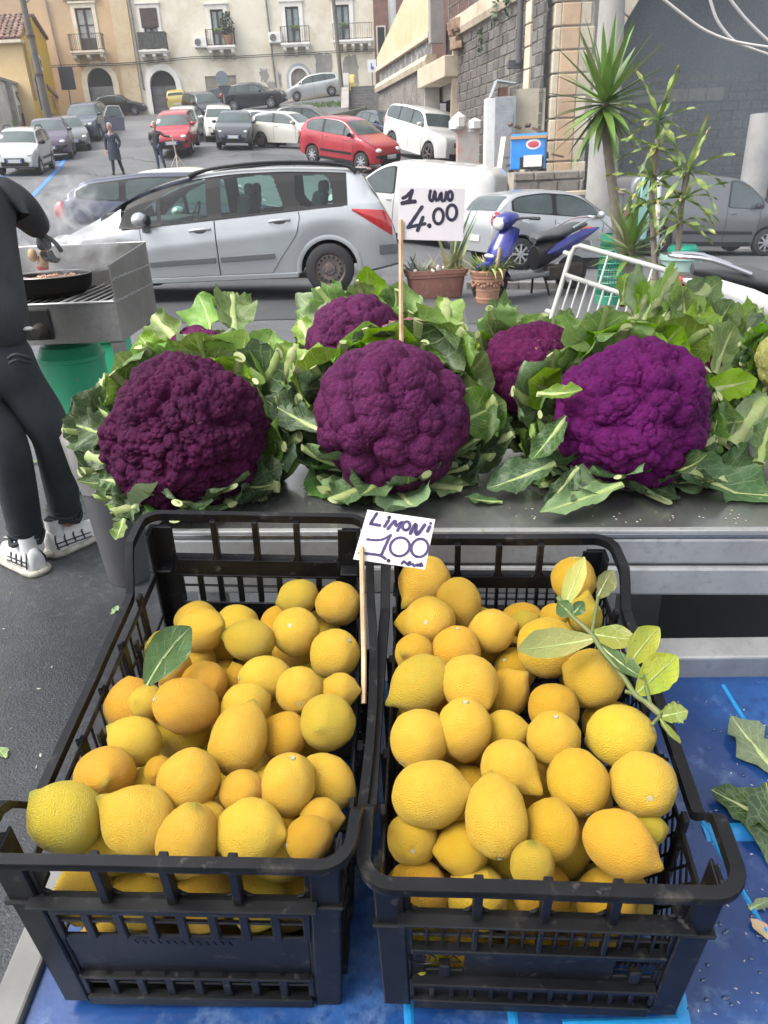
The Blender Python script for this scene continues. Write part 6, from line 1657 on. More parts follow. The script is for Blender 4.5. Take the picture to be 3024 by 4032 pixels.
  if end == 0:
   # raised mould marks, relief on the same plastic
   mk = MB()
   if kind == 'R':
    for cx, cz, rr in ((-.128,zc-.018,.012),):
     mk.tube([(cx+rr*1.3*cos(2*pi*i/20), yy(cz)-.0008, cz+rr*sin(2*pi*i/20)) for i in range(20)], .0009, 5, closed=True)
     for i in range(4): mk.bar((cx-.008+i*.005,yy(cz)-.0005,cz-.004),(cx-.006+i*.005,yy(cz)-.0005,cz+.004),.0014,.0014)
    mk.tube([(-.092+.009*cos(a),yy(zc)-.0006,zc-.018+.009*sin(a)) for a in (pi/2,pi*7/6,pi*11/6)], .0009, 5, closed=True)
    for i in range(9): mk.bar((.095+i*.006,yy(zc)-.0005,zc-.02),(.097+i*.006,yy(zc)-.0005,zc-.012+.004*(i%2)),.0016,.0016)
    mk.bar((.088,yy(zc)-.0005,zc-.026),(.152,yy(zc)-.0005,zc-.026),.0014,.0014)
    for i in range(12): mk.bar((-.03+i*.005,yy(zd)-.0005,zd+.004),(-.028+i*.005,yy(zd)-.0005,zd+.010),.0012,.0012)
   else:
    for i in range(13): mk.bar((-.06+i*.009,yy(zc)-.0005,zc-.006),(-.057+i*.009,yy(zc)-.0005,zc-.013),.0014,.0014)
   mk.build('mould_mark', M_CRATE, ep)['kind'] = 'stuff'
 # ---- long sides
 for sg in (-1, 1):
  def xx(y, z, o=0): return sg*(hw-.006-inset(z)-o)+bow(sg*hw, y)
  b = MB()
  def pl(y0, y1, z0, z1, o0=0, o1=T, b=b):
   vs = []
   for o in (o0, o1): vs += [(xx(y0,z0,o),y0,z0),(xx(y1,z0,o),y1,z0),(xx(y1,z1,o),y1,z1),(xx(y0,z1,o),y0,z1)]
   b.add(vs, [(0,1,2,3),(7,6,5,4),(0,4,5,1),(1,5,6,2),(2,6,7,3),(3,7,4,0)])
  def bar2(p, q, wd, o0=0, o1=T, b=b):
   (y0,z0),(y1,z1) = p, q; d = Vector((y1-y0, z1-z0)).normalized(); s = Vector((-d.y, d.x))*wd/2
   pts = [(y0-s.x,z0-s.y),(y1-s.x,z1-s.y),(y1+s.x,z1+s.y),(y0+s.x,z0+s.y)]
   b.prism(pts, lambda y,z: (xx(y,z,o0),y,z), lambda y,z: (xx(y,z,o1),y,z))
  ye = .012; ztop = -dip-.02
  pl(ye, ye+.03, zb, -.02); pl(L-ye-.03, L-ye, zb, -.02)
  # handle window in each raised end
  for ya, yb in ((ye+.03, .115), (L-.115, L-ye-.03)):
   pl(ya, yb, -dip-.035, -dip-.02)
  pl(.11, .125, zb, rimz(.12)-.005, -.003, T); pl(L-.125, L-.11, zb, rimz(.12)-.005, -.003, T)
  pl(ye+.03, L-ye-.03, zb, zb+.02, -.006, T)
  nseg = 4
  ycut = [lerp(.125, L-.125, i/nseg) for i in range(nseg+1)]
  for y in ycut[1:-1]: pl(y-.008, y+.008, zb+.02, ztop, -.004, T); pl(y-.002, y+.002, zb+.02, ztop, -.008, T)
  pl(.125, L-.125, ztop-.008, ztop, 0, T)
  if kind == 'R':      # diamond lattice
   zl, zh = zb+.02, ztop-.006; hz = zh-zl; st = .021
   y = .045-hz*.5
   while y < L-.04+hz*.5:
    for s_ in (1, -1):
     p0, p1 = (y, zl), (y+s_*hz*.5, zh)
     ya, yb = max(.045, min(L-.045, p0[0])), max(.045, min(L-.045, p1[0]))
     if abs(ya-yb) > .01:
      f = lambda yq: zl+(yq-p0[0])/(p1[0]-p0[0])*hz
      bar2((ya, f(ya)), (yb, f(yb)), .0035, 0, .003)
    y += st
  else:                # wide slats with slots, as on the left crate
   zl, zh = zb+.02, ztop-.006
   for i in range(nseg):
    ya, yb = ycut[i]+.008, ycut[i+1]-.008; m_ = (ya+yb)/2
    pl(m_-.006, m_+.006, lerp(zl,zh,.12), lerp(zl,zh,.86), -.002, T)
    for q in (.25,.75): y_ = lerp(ya,yb,q); pl(y_-.0018, y_+.0018, zl, zh, 0, T)
    for q in (.28,.52,.76): zq = lerp(zl,zh,q); pl(ya, yb, zq-.0035, zq+.0035, 0, T)
   for ya, yb in ((.042,.11),(L-.11,L-.042)):
    for q in (.3,.6): zq = lerp(zl,zh,q); pl(ya, yb, zq-.003, zq+.003)
  b.build('side_panel', M_CRATE, R, bevel=.001, seg=1)
 # corner posts: L shaped ribs outside
 for sx in (-1, 1):
  for y, sy in ((0, 1), (L, -1)):
   b = MB()
   for z0, z1 in ((zb, -.10), (-.095, -.02)):
    pts = []
    for z in (z0, z1):
     i_ = inset(z); pts.append([(sx*(hw-.002-i_), y+sy*(.002+i_), z), (sx*(hw-.034-i_), y+sy*(.002+i_), z), (sx*(hw-.034-i_), y+sy*(.008+i_), z), (sx*(hw-.008-i_), y+sy*(.008+i_), z), (sx*(hw-.008-i_), y+sy*(.034+i_), z), (sx*(hw-.002-i_), y+sy*(.034+i_), z)])
    b.grid(pts, closed=True); b.add(pts[0], [(0,1,2,3,4,5)]); b.add(pts[1], [(5,4,3,2,1,0)])
   b.bb(sx*(hw-.036), sx*(hw+.001), y+sy*-.001, y+sy*.036, -.1, -.094); b.build('corner_post', M_CRATE, R, bevel=.002, seg=1)
 # floor of slats
 b = MB()
 for i in range(13): y = lerp(.03, L-.03, i/12); b.bb(-hw+tp+.004, hw-tp-.004, y-.014, y+.014, zb+.001, zb+.006)
 for x in (-.1,0,.1): b.bb(x-.012, x+.012, .02, L-.02, zb-.003, zb+.0005)
 b.build('floor_grid', M_CRATE, R)
 return R
make_crate(CL, HL, .075, 'L', 'left black plastic crate of lemons, with slatted sides, standing skew on the blue shelf')
make_crate(CR, HR, .055, 'R', 'right black plastic crate of lemons, with diamond lattice sides, on the blue shelf')

# ------------------------------------------------------------------ price cards
M_CARD = mat('white_card', (.72,.70,.70), .55, var=(6.,.93,.45,.7))
M_CARD_BACKLIT = mat('backlit_white_card', (.52,.49,.51), .5, var=(6.,.94,.45,.7))  # white card, its backlit shade put into the colour
M_INK = mat('violet_marker', (.045,.032,.11), .45, var=(25.,(.08,.06,.17),.45,.7))
M_INK2 = mat('dark_marker', (.008,.006,.022), .35, var=(25.,(.02,.015,.05),.45,.7))
M_WOOD = mat('splintery_stick', (.50,.36,.22), .75, var=[(20.,(.34,.22,.12),.45,.68),(120.,.8,.5,.7)], bump=(120.,.4,.002))
def stroke(b, pts, wd, z, P, n=5):
 """marker stroke with round ends; pts in card coordinates"""
 q = [p for p in spline([(x,y,0) for x, y in pts], n)] if len(pts) > 2 else [Vector((*pts[0],0)).lerp(Vector((*pts[1],0)), i/4) for i in range(5)] if len(pts) == 2 else [Vector((*pts[0],0)), Vector((pts[0][0]+.001,pts[0][1],0))]
 rows = []
 for i, p in enumerate(q):
  t = q[min(i+1,len(q)-1)]-q[max(i-1,0)]; t = t.normalized() if t.length > 1e-9 else Vector((1,0,0)); s = Vector((-t.y,t.x,0))*wd*(.5+.05*sin(i*2.1))
  rows.append([P(*(p-s).xy, z), P(*(p+s).xy, z)])
 b.grid(rows)
 for c in (q[0], q[-1]):
  b.add([P(c.x+wd*.5*cos(2*pi*k/12), c.y+wd*.5*sin(2*pi*k/12), z+.00003) for k in range(12)], [tuple(range(12))])
def circ(cx, cy, rx, ry, a0=80, n=14, tilt=0):
 return [(cx+rx*cos(radians(a0+360*i/n))*cos(tilt)-ry*sin(radians(a0+360*i/n))*sin(tilt), cy+rx*cos(radians(a0+360*i/n))*sin(tilt)+ry*sin(radians(a0+360*i/n))*cos(tilt)) for i in range(n+1)]
def card(name, c4, D, label, strokes, wds, ink, cm, stick, group='handwritten price cards'):
 """c4: photograph positions of the corners TL TR BR BL at distance D; coordinates run 0..1 across and down"""
 TL, TR, BR, BL = [atd(x,y,D) for x, y in c4]; n = (TR-TL).cross(BL-TL).normalized()
 if n.dot(CAMP-TL) < 0: n = -n
 R = empty(name, tuple((BL+BR)/2), label=label, cat='price card', group=group); I = Matrix.Translation(-R.location)
 def P(u, v, z=0): a = TL.lerp(TR,u); c = BL.lerp(BR,u); return a.lerp(c,v)+n*(z-.004*sin(pi*u)*0)
 b = MB(); rows = [[P(i/6,j/4,0) for i in range(7)] for j in range(5)]; rb = [[P(i/6,j/4,-.0012) for i in range(7)] for j in range(5)]
 b.prism([(0,0),(1,0),(1,1),(0,1)], lambda u,v: P(u,v,0), lambda u,v: P(u,v,-.0012)); o = b.build('card', cm, R); o.matrix_parent_inverse = I
 asp = (TR-TL).length/(BL-TL).length
 for i, (nm, sts) in enumerate(strokes):
  b = MB()
  for j, (pts, wd) in enumerate(sts): stroke(b, [(x*asp, y) for x, y in pts], wd, .0004+.0001*j, lambda x, y, z: P(x/asp, y, z))
  x = b.build('lettering', ink, o, smooth=None); x['label'] = nm
 if stick:
  s = MB(); q = [atd(x,y,D2) for x, y, D2 in stick[0]]; s.tube(q, stick[1], 6); x = s.build('stick', M_WOOD, R); x.matrix_parent_inverse = I
 return R, P
card('price_card', ((794,1101),(940,1122),(918,1230),(763,1208)), 1.06, 'white price card handwritten LIMONI 1.00, on a stick in the lemon crates', [
 ('word LIMONI in violet marker', [([(.145,.05),(.10,.25),(.12,.265),(.235,.27)],.062), ([(.335,.088),(.337,.092)],.075),([(.335,.155),(.305,.275)],.066),
  ([(.36,.315),(.43,.135),(.465,.235),(.54,.135),(.50,.32)],.06), (circ(.607,.205,.052,.085,60),.056), ([(.69,.34),(.735,.14),(.765,.31),(.80,.325),(.865,.135)],.068), ([(.945,.085),(.946,.09)],.055),([(.94,.155),(.925,.25)],.064)]),
 ('price 1.00', [([(.115,.575),(.22,.57),(.33,.53),(.42,.43)],.05),([(.42,.43),(.39,.62),(.365,.82)],.058),([(.06,.86),(.2,.85),(.34,.85),(.43,.90)],.055),([(.478,.925),(.482,.935)],.07),
  (circ(.587,.63,.135,.185,100),.05),(circ(.865,.595,.118,.18,100),.05)]),
 ('smudged unit word', [([(.67,.95),(.69,.90),(.74,.94),(.78,.885),(.75,.96),(.82,.93),(.84,.965),(.89,.92),(.885,.955),(.94,.885),(.92,.945),(.955,.935)],.05)])],
 None, M_INK, M_CARD, ([(781,1180,1.056),(783,1290,1.05),(786,1420,1.03),(786,1520,1.0)], .0036))
card('price_card', ((862,404),(1005,408),(1000,521),(859,517)), 1.52, 'backlit white price card handwritten 1 uno 4.00, on a stick in the middle cauliflower', [
 ('words 1 uno', [([(.065,.21),(.12,.17),(.20,.06)],.07),([(.20,.06),(.155,.29)],.07),([(.055,.31),(.15,.28),(.245,.27)],.08),([(.475,.06),(.465,.20),(.51,.245),(.54,.07)],.06),([(.55,.09),(.56,.22),(.60,.22),(.64,.09),(.65,.23),(.70,.22),(.715,.08)],.06),(circ(.775,.145,.035,.085,60),.06)]),
 ('price 4.00', [([(.355,.37),(.22,.64),(.15,.77)],.07),([(.16,.77),(.30,.72),(.41,.69)],.065),([(.375,.57),(.30,.82)],.07),([(.475,.72),(.478,.73)],.085),(circ(.61,.54,.075,.145,100),.06),(circ(.81,.46,.075,.145,100),.06)])],
 None, M_INK2, M_CARD_BACKLIT, ([(866,476,1.517),(866,560,1.516),(866,650,1.515),(867,752,1.515)], .0052))

# ------------------------------------------------------------------ unseen canvas roof, added to shade the cauliflowers and cut back off the lemons
def canopy():
 R = empty('unseen_shade_canopy', (.2,.1,2.75), YAW, 'pale canvas roof added out of view to shade the stall', 'canopy')
 rows = [[(x,y,.10*(1-abs(y-.1)/2.0)-.06*sin(pi*(x+2.6)/5.2)) for x in [-.85+3.6*i/16 for i in range(17)]] for y in [.55+1.6*k/10 for k in range(11)]]
 MB().grid(rows).build('canvas', mat('pale_canvas',(.62,.59,.54),.9,trans=.5), R, smooth=180)
 for y in (.55,1.35,2.15): MB().tube([(-.85,y,-.08),(2.6,y,-.08)],.02,8).build('bar', M_ALU, R)
canopy()
def droplets():
 rnd = random.Random(8); b = MB()
 for i in range(70):
  px, py = rnd.uniform(1450,1659), rnd.uniform(1500,2200); p = onblue(px,py,.0005); s = rnd.uniform(.001,.0035); b.ball(p,(s*rnd.uniform(.8,1.8),s,s*.45),8)
 tag(b.build('water_drops', mat('water_drop',(.02,.05,.12),.02,spec=1.), smooth=180), 'beads of water on the blue shelf', kind='stuff')
 c = MB()
 for i in range(60):
  p = onblue(rnd.uniform(1440,1659),rnd.uniform(1490,2200),.001); s = rnd.uniform(.0008,.003); a = rnd.uniform(0,6); d = Vector((cos(a),sin(a),0))*s; e = Vector((-sin(a),cos(a),0))*s*.4; c.add([p-d,p+e,p+d,p-e],[(0,1,2,3)])
 for i in range(40): p = atz(rnd.uniform(1040,1640),rnd.uniform(1090,1145),TZ+.001); s = rnd.uniform(.001,.003); c.add([p+Vector((-s,0,0)),p+Vector((0,s,0)),p+Vector((s,0,0)),p+Vector((0,-s,0))],[(0,1,2,3)])
 tag(c.build('crumbs', mat('pale_crumbs',(.5,.48,.40),.8)), 'pale crumbs of leaf on the shelf and the steel', kind='stuff')
droplets()
# ------------------------------------------------------------------ cauliflowers
def leaf_material(name, base, dark, vein, trans, rough=.42):
 mt = bpy.data.materials.new(name); mt.use_nodes = True; n = mt.node_tree.nodes; l = mt.node_tree.links; b = n['Principled BSDF']
 def M(op, a, c=None, d=None):
  x = n.new('ShaderNodeMath'); x.operation = op
  for i, q in enumerate((a, c, d)):
   if q is None: continue
   if isinstance(q, (int, float)): x.inputs[i].default_value = q
   else: l.new(q, x.inputs[i])
  return x.outputs[0]
 def MR(v, a, c, d=0., e=1.):
  x = n.new('ShaderNodeMapRange'); x.interpolation_type = 'SMOOTHSTEP'; l.new(v, x.inputs[0])
  for i, q in enumerate((a, c, d, e)): x.inputs[i+1].default_value = q
  return x.outputs[0]
 tc = n.new('ShaderNodeTexCoord'); sp = n.new('ShaderNodeSeparateXYZ'); l.new(tc.outputs['UV'], sp.inputs[0])
 oi = n.new('ShaderNodeObjectInfo')
 nz = n.new('ShaderNodeTexNoise'); nz.inputs['Scale'].default_value = 22; nz.inputs['Detail'].default_value = 4; l.new(tc.outputs['Object'], nz.inputs['Vector'])
 v = M('ABSOLUTE', M('MULTIPLY', M('SUBTRACT', sp.outputs[1], .5), 2.))
 s = M('ADD', M('SUBTRACT', M('MULTIPLY', sp.outputs[0], 7.), M('MULTIPLY', M('POWER', v, .8), 2.6)), M('MULTIPLY', nz.outputs['Fac'], .9))
 fr = M('ABSOLUTE', M('SUBTRACT', M('FRACT', s), .5))
 line = M('SUBTRACT', 1., MR(fr, .015, .075)); line = M('MULTIPLY', line, MR(v, .92, .3, .35, 1.))
 mid = M('SUBTRACT', 1., MR(v, .03, .10));
 vo = n.new('ShaderNodeTexVoronoi'); vo.feature = 'DISTANCE_TO_EDGE'; vo.inputs['Scale'].default_value = 55; l.new(tc.outputs['Object'], vo.inputs['Vector'])
 net = M('MULTIPLY', M('SUBTRACT', 1., MR(vo.outputs[0], .0, .09)), .35)
 fac = M('MINIMUM', M('MAXIMUM', M('MAXIMUM', line, mid), net), 1.)
 nb = n.new('ShaderNodeTexNoise'); nb.inputs['Scale'].default_value = 9; nb.inputs['Detail'].default_value = 5; l.new(tc.outputs['Object'], nb.inputs['Vector'])
 m1 = n.new('ShaderNodeMix'); m1.data_type = 'RGBA'; l.new(MR(nb.outputs['Fac'], .35, .65), m1.inputs[0]); m1.inputs[6].default_value = (*base,1); m1.inputs[7].default_value = (*dark,1)
 hs_ = n.new('ShaderNodeHueSaturation'); l.new(m1.outputs[2], hs_.inputs['Color'])
 l.new(MR(oi.outputs['Random'], 0, 1, .485, .515), hs_.inputs['Hue']); l.new(MR(M('FRACT', M('MULTIPLY', oi.outputs['Random'], 7.31)), 0, 1, .62, 1.35), hs_.inputs['Value']); l.new(MR(M('FRACT', M('MULTIPLY', oi.outputs['Random'], 3.7)), 0, 1, .75, 1.1), hs_.inputs['Saturation'])
 m2 = n.new('ShaderNodeMix'); m2.data_type = 'RGBA'; l.new(M('MULTIPLY', fac, .6), m2.inputs[0]); l.new(hs_.outputs[0], m2.inputs[6]); m2.inputs[7].default_value = (*vein,1)
 l.new(m2.outputs[2], b.inputs['Base Color']); b.inputs['Roughness'].default_value = rough; b.inputs['Specular IOR Level'].default_value = .4
 bp = n.new('ShaderNodeBump'); bp.inputs['Strength'].default_value = .55; bp.inputs['Distance'].default_value = .004
 l.new(M('SUBTRACT', M('MULTIPLY', nz.outputs['Fac'], .6), M('MULTIPLY', fac, .5)), bp.inputs['Height']); l.new(bp.outputs[0], b.inputs['Normal'])
 tr = n.new('ShaderNodeBsdfTranslucent'); ms = n.new('ShaderNodeMixShader'); ms.inputs[0].default_value = trans
 l.new(m2.outputs[2], tr.inputs['Color']); l.new(b.outputs[0], ms.inputs[1]); l.new(tr.outputs[0], ms.inputs[2]); l.new(ms.outputs[0], n['Material Output'].inputs['Surface'])
 return mt
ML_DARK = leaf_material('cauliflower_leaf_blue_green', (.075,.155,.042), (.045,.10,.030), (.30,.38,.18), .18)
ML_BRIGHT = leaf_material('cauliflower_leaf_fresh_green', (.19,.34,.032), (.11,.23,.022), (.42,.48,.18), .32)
ML_PALE = leaf_material('leaf_underside', (.17,.245,.115), (.12,.19,.085), (.36,.42,.24), .2, .6)
M_STALK = mat('pale_leaf_stalk', (.28,.37,.12), .5, var=[(14.,(.42,.46,.22),.42,.64),(60.,.82,.5,.7)], sss=.15, bump=(80.,.2,.002))
M_CUT = mat('cut_stalk_end', (.38,.44,.20), .6, var=[(40.,(.32,.34,.16),.45,.66)])

def leaf(par, base, d0, nrm, L, W, curl=.5, cup=.3, wave=.3, trimmed=False, rib=.010, seed=0, material=None, rib_start=-.0, floor=None, twist=0, sidebend=0, nu=20, nv=5, stalk=True, ruff=1.0, name='leaf'):
 """a leaf that starts at base, runs along d0 and bends towards nrm; par gives the origin"""
 rib *= .82; rnd = random.Random(seed); d = Vector(d0).normalized(); nn = Vector(nrm); nn = (nn-d*nn.dot(d)).normalized(); org = par.location
 p = Vector(base); path = []; frames = []
 side = d.cross(nn)
 for i in range(nu+1):
  t = i/nu; path.append(p.copy()); frames.append((d.copy(), nn.copy(), d.cross(nn)))
  a = curl/nu*(.5+t); Rm = Matrix.Rotation(a, 3, d.cross(nn))
  d = (Rm @ d).normalized(); nn = (Rm @ nn).normalized()
  if sidebend:
   Rs = Matrix.Rotation(sidebend/nu, 3, nn); d = Rs @ d
  if twist:
   Rt = Matrix.Rotation(twist/nu, 3, d); nn = Rt @ nn
  p = p+d*(L/nu)
 ph = rnd.uniform(0, 9); rows = []; uvs = []
 def wprof(t):
  if trimmed: w_ = min(1, .25+1.6*t)*(1-.25*max(0,t-.7)/.3)
  else: w_ = (max(0, sin(pi*min(1,(t*.93+.06)))))**.75*(.55+.62*t)*(1.0 if t < .75 else 1-.2*(t-.75)/.25)
  return W*.5*w_
 hl, hr = rnd.uniform(.8,1.2), rnd.uniform(.8,1.2)
 for i in range(nu+1):
  t = i/nu; dd, n_, s_ = frames[i]; row = []; ur = []
  for k in range(-nv, nv+1):
   v = k/nv; av = abs(v); wl = wprof(t)*(hl if v < 0 else hr)
   jag = 1+ruff*(.16*noise.noise(Vector((t*9+ph, v*2, ph)))+.09*noise.noise(Vector((t*31, v*3+ph, 3)))+.03*(((i*7)%3)-1))*av
   x = v*wl*jag
   dz = cup*av*av*wl+wave*wl*av*(.5*sin(t*15+ph+v*2)+.6*noise.noise(Vector((t*4+ph, v*1.7, 7))))+.05*wl*noise.noise(Vector((t*9, v*5+ph, 1)))
   dt = 0
   if trimmed and t > .9: dt = (noise.noise(Vector((v*5+ph, 2, 2)))*.16-.10*av)*L*(t-.9)/.1
   q = path[i]+s_*x+n_*dz+dd*dt
   if floor is not None and q.z < floor: q.z = floor+.002+.006*abs(noise.noise(Vector((t*6+ph,v*3,5))))
   row.append(q-org); ur.append((t, v*.5+.5))
  rows.append(row); uvs.append(ur)
 b = MB(); b.grid(rows)
 me = b.mesh(name, material or ML_DARK, 180)
 uvl = me.uv_layers.new(name='UVMap'); flat = [u for r in uvs for u in r]
 for lp in me.loops: uvl.data[lp.index].uv = flat[lp.vertex_index]
 o = inst(name, me, par)
 if stalk:
  sb = MB(); rws = []; nn_ = 10; last = nu if not trimmed else int(nu*.95)
  for i in range(last+1):
   t = i/nu; dd, n_, s_ = frames[i]; r_ = rib*((1-.18*t) if trimmed else max(.05, 1-1.05*t)); row = []
   for k in range(nn_):
    a = 2*pi*k/nn_; q = path[i]+s_*cos(a)*r_*1.45+n_*(sin(a)*.75-.30)*r_
    if floor is not None: q.z = max(q.z, floor+.001+.004*(sin(a)+1)*.5)
    row.append(q-org)
   rws.append(row)
  sb.grid(rws, 0, closed=True)
  if trimmed:
   dd = frames[last][0]; e = [q+dd*.006+dd*.5*rib*cos(2*pi*k/nn_+seed) for k, q in enumerate(rws[-1])]
   sb.grid([rws[-1], e], 0, closed=True); sb.add(e, [tuple(range(nn_))], 1)
  s2 = sb.build('stalk', [M_STALK, M_CUT], o, smooth=50)
 return o

def fib(n, rnd, jit=.35):
 pts = []
 for i in range(n):
  z = 1-2*(i+.5)/n; r = sqrt(1-z*z); a = i*2.399963
  v = Vector((r*cos(a), r*sin(a), z)); s = jit*sqrt(4*pi/n); v = (v+Vector((rnd.gauss(0,s),rnd.gauss(0,s),rnd.gauss(0,s)))*.6).normalized(); pts.append(v)
 return pts
def curd(par, axis, R, levels, mt, nu, nv, squash=.9, seed=0, tmax=2.2):
 """levels: list of (number of knobs, relative height, exponent); a mesh of domes on domes, as the florets grow"""
 rnd = random.Random(seed); kds = []
 for n, A, _ in levels:
  pts = fib(n, rnd); kd = kdtree.KDTree(n)
  for i, q in enumerate(pts): kd.insert(q, i)
  kd.balance(); kds.append((kd, A, sqrt(4*pi/n)*.62, [rnd.uniform(.55,1.4) for _ in pts]))
 ax = Vector(axis).normalized(); e1 = ax.orthogonal().normalized(); e2 = ax.cross(e1); rows = []
 for i in range(nv+1):
  th = tmax*i/nv; row = []
  for k in range(nu):
   a = 2*pi*k/nu; l_ = Vector((sin(th)*cos(a), sin(th)*sin(a), cos(th)))
   w_ = (l_+Vector((noise.noise(l_*2.3+Vector((seed,0,0))), noise.noise(l_*2.3+Vector((0,seed,5))), noise.noise(l_*2.3+Vector((3,0,seed)))))*.05).normalized()
   r = 1+.13*noise.noise(l_*1.3+Vector((seed,seed,0)))
   for kd, A, s, amp in kds:
    co, ix, d = kd.find(w_); r += A*amp[ix]*(sqrt(max(0, 1-(d/s)**2/1.06))-.55)
   row.append((e1*l_.x+e2*l_.y+ax*l_.z*squash)*R*r)
  rows.append(row)
 b = MB(); b.grid(rows, closed=True)
 me = b.mesh('curd', mt, 180); return inst('curd', me, par)
def curd_mat(name, c, c2, fleck, flo, fsc=55.):
 return mat(name, c, .62, var=[(11.,c2,.38,.66),(130.,(c[0]*1.5,c[1]*1.6,c[2]*1.5),.5,.68),(fsc,fleck,flo,flo+.07)], bump=(380.,1.,.004), spec=.14)
MC_LEFT = curd_mat('dark_purple_curd', (.052,.0030,.031), (.030,.002,.021), (.40,.28,.2), .69)
MC_MID = curd_mat('dusky_purple_curd', (.078,.010,.054), (.054,.007,.042), (.42,.27,.27), .725)
MC_RIGHT = curd_mat('bright_purple_curd', (.096,.0045,.080), (.066,.003,.060), (.4,.25,.3), .725)
MC_BACK = curd_mat('magenta_purple_curd', (.10,.007,.058), (.055,.005,.040), (.42,.28,.20), .645)
MC_PINK = curd_mat('pink_flecked_curd', (.16,.018,.085), (.40,.27,.16), (.55,.42,.25), .62, 25.)
MC_PALE = curd_mat('pale_yellow_curd', (.42,.40,.13), (.34,.34,.10), (.5,.48,.25), .66)
FLOOR = TZ+.004
def cauliflower(px, py, D, rpx, axis, mt, levels, label, seed, res=(120,80), rings=((12,.92,.085,True),(12,1.12,.10,True),(11,1.28,.11,False)), squash=.9, mats=(ML_DARK, ML_BRIGHT), brightk=.3, sector=None):
 C = atd(px, py, D); R = rpx/FPX*K*D; ax = Vector(axis).normalized()
 par = empty('cauliflower', tuple(C-Vector((0,0,C.z-TZ))), label=label, cat='cauliflower', group='purple cauliflowers on the steel table')
 o = curd(par, ax, R, levels, mt, res[0], res[1], squash, seed); o.location = C-par.location
 rnd = random.Random(seed*13+1); e1 = Vector((1,0,0)); e2 = ax.cross(e1).normalized(); e1 = e2.cross(ax)     # e1 to the right, e2 up or down
 if e2.z < 0: e2 = -e2
 B = C-ax*R*.95
 core = MB(); core.tube([B-ax*.03-Vector((0,0,.0)), B+ax*R*.6], [R*.34, R*.55], 12); oc = core.build('stem', M_STALK, par, smooth=60); oc.matrix_parent_inverse = Matrix.Translation(-par.location)
 for ri, (n, reach, wd, trimmed) in enumerate(rings):
  for i in range(n):
   a = 2*pi*(i+rnd.uniform(-.28,.28)+ri*.5)/n
   if sector and not sector(degrees_(a)): continue
   e = e1*cos(a)+e2*sin(a)
   base = B+e*R*(.42+.1*rnd.random())+ax*R*(.05-.14*ri)
   up = max(0, e.z)
   L = R*reach*rnd.uniform(.9,1.2)*(1.22 if trimmed else 1)
   curl = lerp(1.15,.8,ri/max(1,len(rings)-1))+rnd.uniform(-.25,.15)
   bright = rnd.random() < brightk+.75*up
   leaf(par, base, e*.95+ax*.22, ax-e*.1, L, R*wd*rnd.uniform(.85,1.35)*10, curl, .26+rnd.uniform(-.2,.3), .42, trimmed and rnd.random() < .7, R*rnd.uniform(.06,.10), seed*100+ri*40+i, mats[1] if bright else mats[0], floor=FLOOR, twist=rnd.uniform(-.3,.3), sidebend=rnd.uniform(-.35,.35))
 return par, C, R, ax
def degrees_(a): return a*180/pi % 360
AXF = (.02,-.86,.50)
C_L = cauliflower(400, 938, 1.455, 160, (-.03,-.90,.42), MC_LEFT, [(56,.11,1),(400,.085,1),(2600,.032,1)], 'left dark purple cauliflower with a knobbly grainy head, behind the left crate', 1, (340,200))
C_M = cauliflower(847, 905, 1.48, 155, AXF, MC_MID, [(80,.145,1),(480,.034,1),(3000,.013,1)], 'middle dusky purple cauliflower with big smooth lobes, the price stick in it', 2, (340,200))
C_R = cauliflower(1362, 897, 1.46, 155, (-.05,-.88,.46), MC_RIGHT, [(104,.14,1),(600,.045,1),(3000,.013,1)], 'right bright purple cauliflower with rounded lobes, on the bare steel', 3, (340,200))
small = ((13,.95,.08,True),(11,1.2,.10,True))
lv = [(40,.11,1),(300,.06,1),(1600,.03,1)]
C_1 = cauliflower(440, 800, 1.80, 92, (.1,-.5,.85), MC_BACK, lv, 'cauliflower hidden by its leaves behind the left dark purple one', 4, (90,60), small, brightk=.8)
C_2 = cauliflower(768, 745, 1.74, 104, (-.35,-.75,.55), MC_MID, lv, 'dull purple cauliflower behind the middle one, to the left of the price stick', 5, (120,80), small, brightk=.7)
C_3 = cauliflower(880, 778, 1.70, 92, (.1,-.45,.88), MC_PINK, lv, 'pink and cream flecked cauliflower behind the middle one, at the price stick', 6, (120,80), small, brightk=.7)
C_4 = cauliflower(1150, 800, 1.66, 100, (.1,-.8,.6), MC_BACK, lv, 'magenta cauliflower standing back in the gap between the middle and right ones', 7, (140,90), small, brightk=.6)
C_5 = cauliflower(1392, 790, 1.80, 98, (0,-.55,.83), MC_BACK, lv, 'purple cauliflower peeking over the right bright purple one', 8, (100,60), small, brightk=.7)
C_6 = cauliflower(1588, 745, 2.0, 82, (.1,-.5,.86), MC_RIGHT, lv, 'purple cauliflower at the far right back below the white scooter', 9, (100,60), small, brightk=.7)
C_7 = cauliflower(1712, 778, 1.60, 68, (-.2,-.8,.5), MC_PALE, [(50,.1,1),(300,.06,1),(1200,.02,1)], 'pale yellow-green cauliflower at the right edge', 10, (100,60), small, brightk=.7)
C_8 = cauliflower(1500, 830, 1.75, 70, (.1,-.5,.85), MC_BACK, lv, 'cauliflower buried under big upright leaves to the right', 11, (70,40), small, brightk=.9)
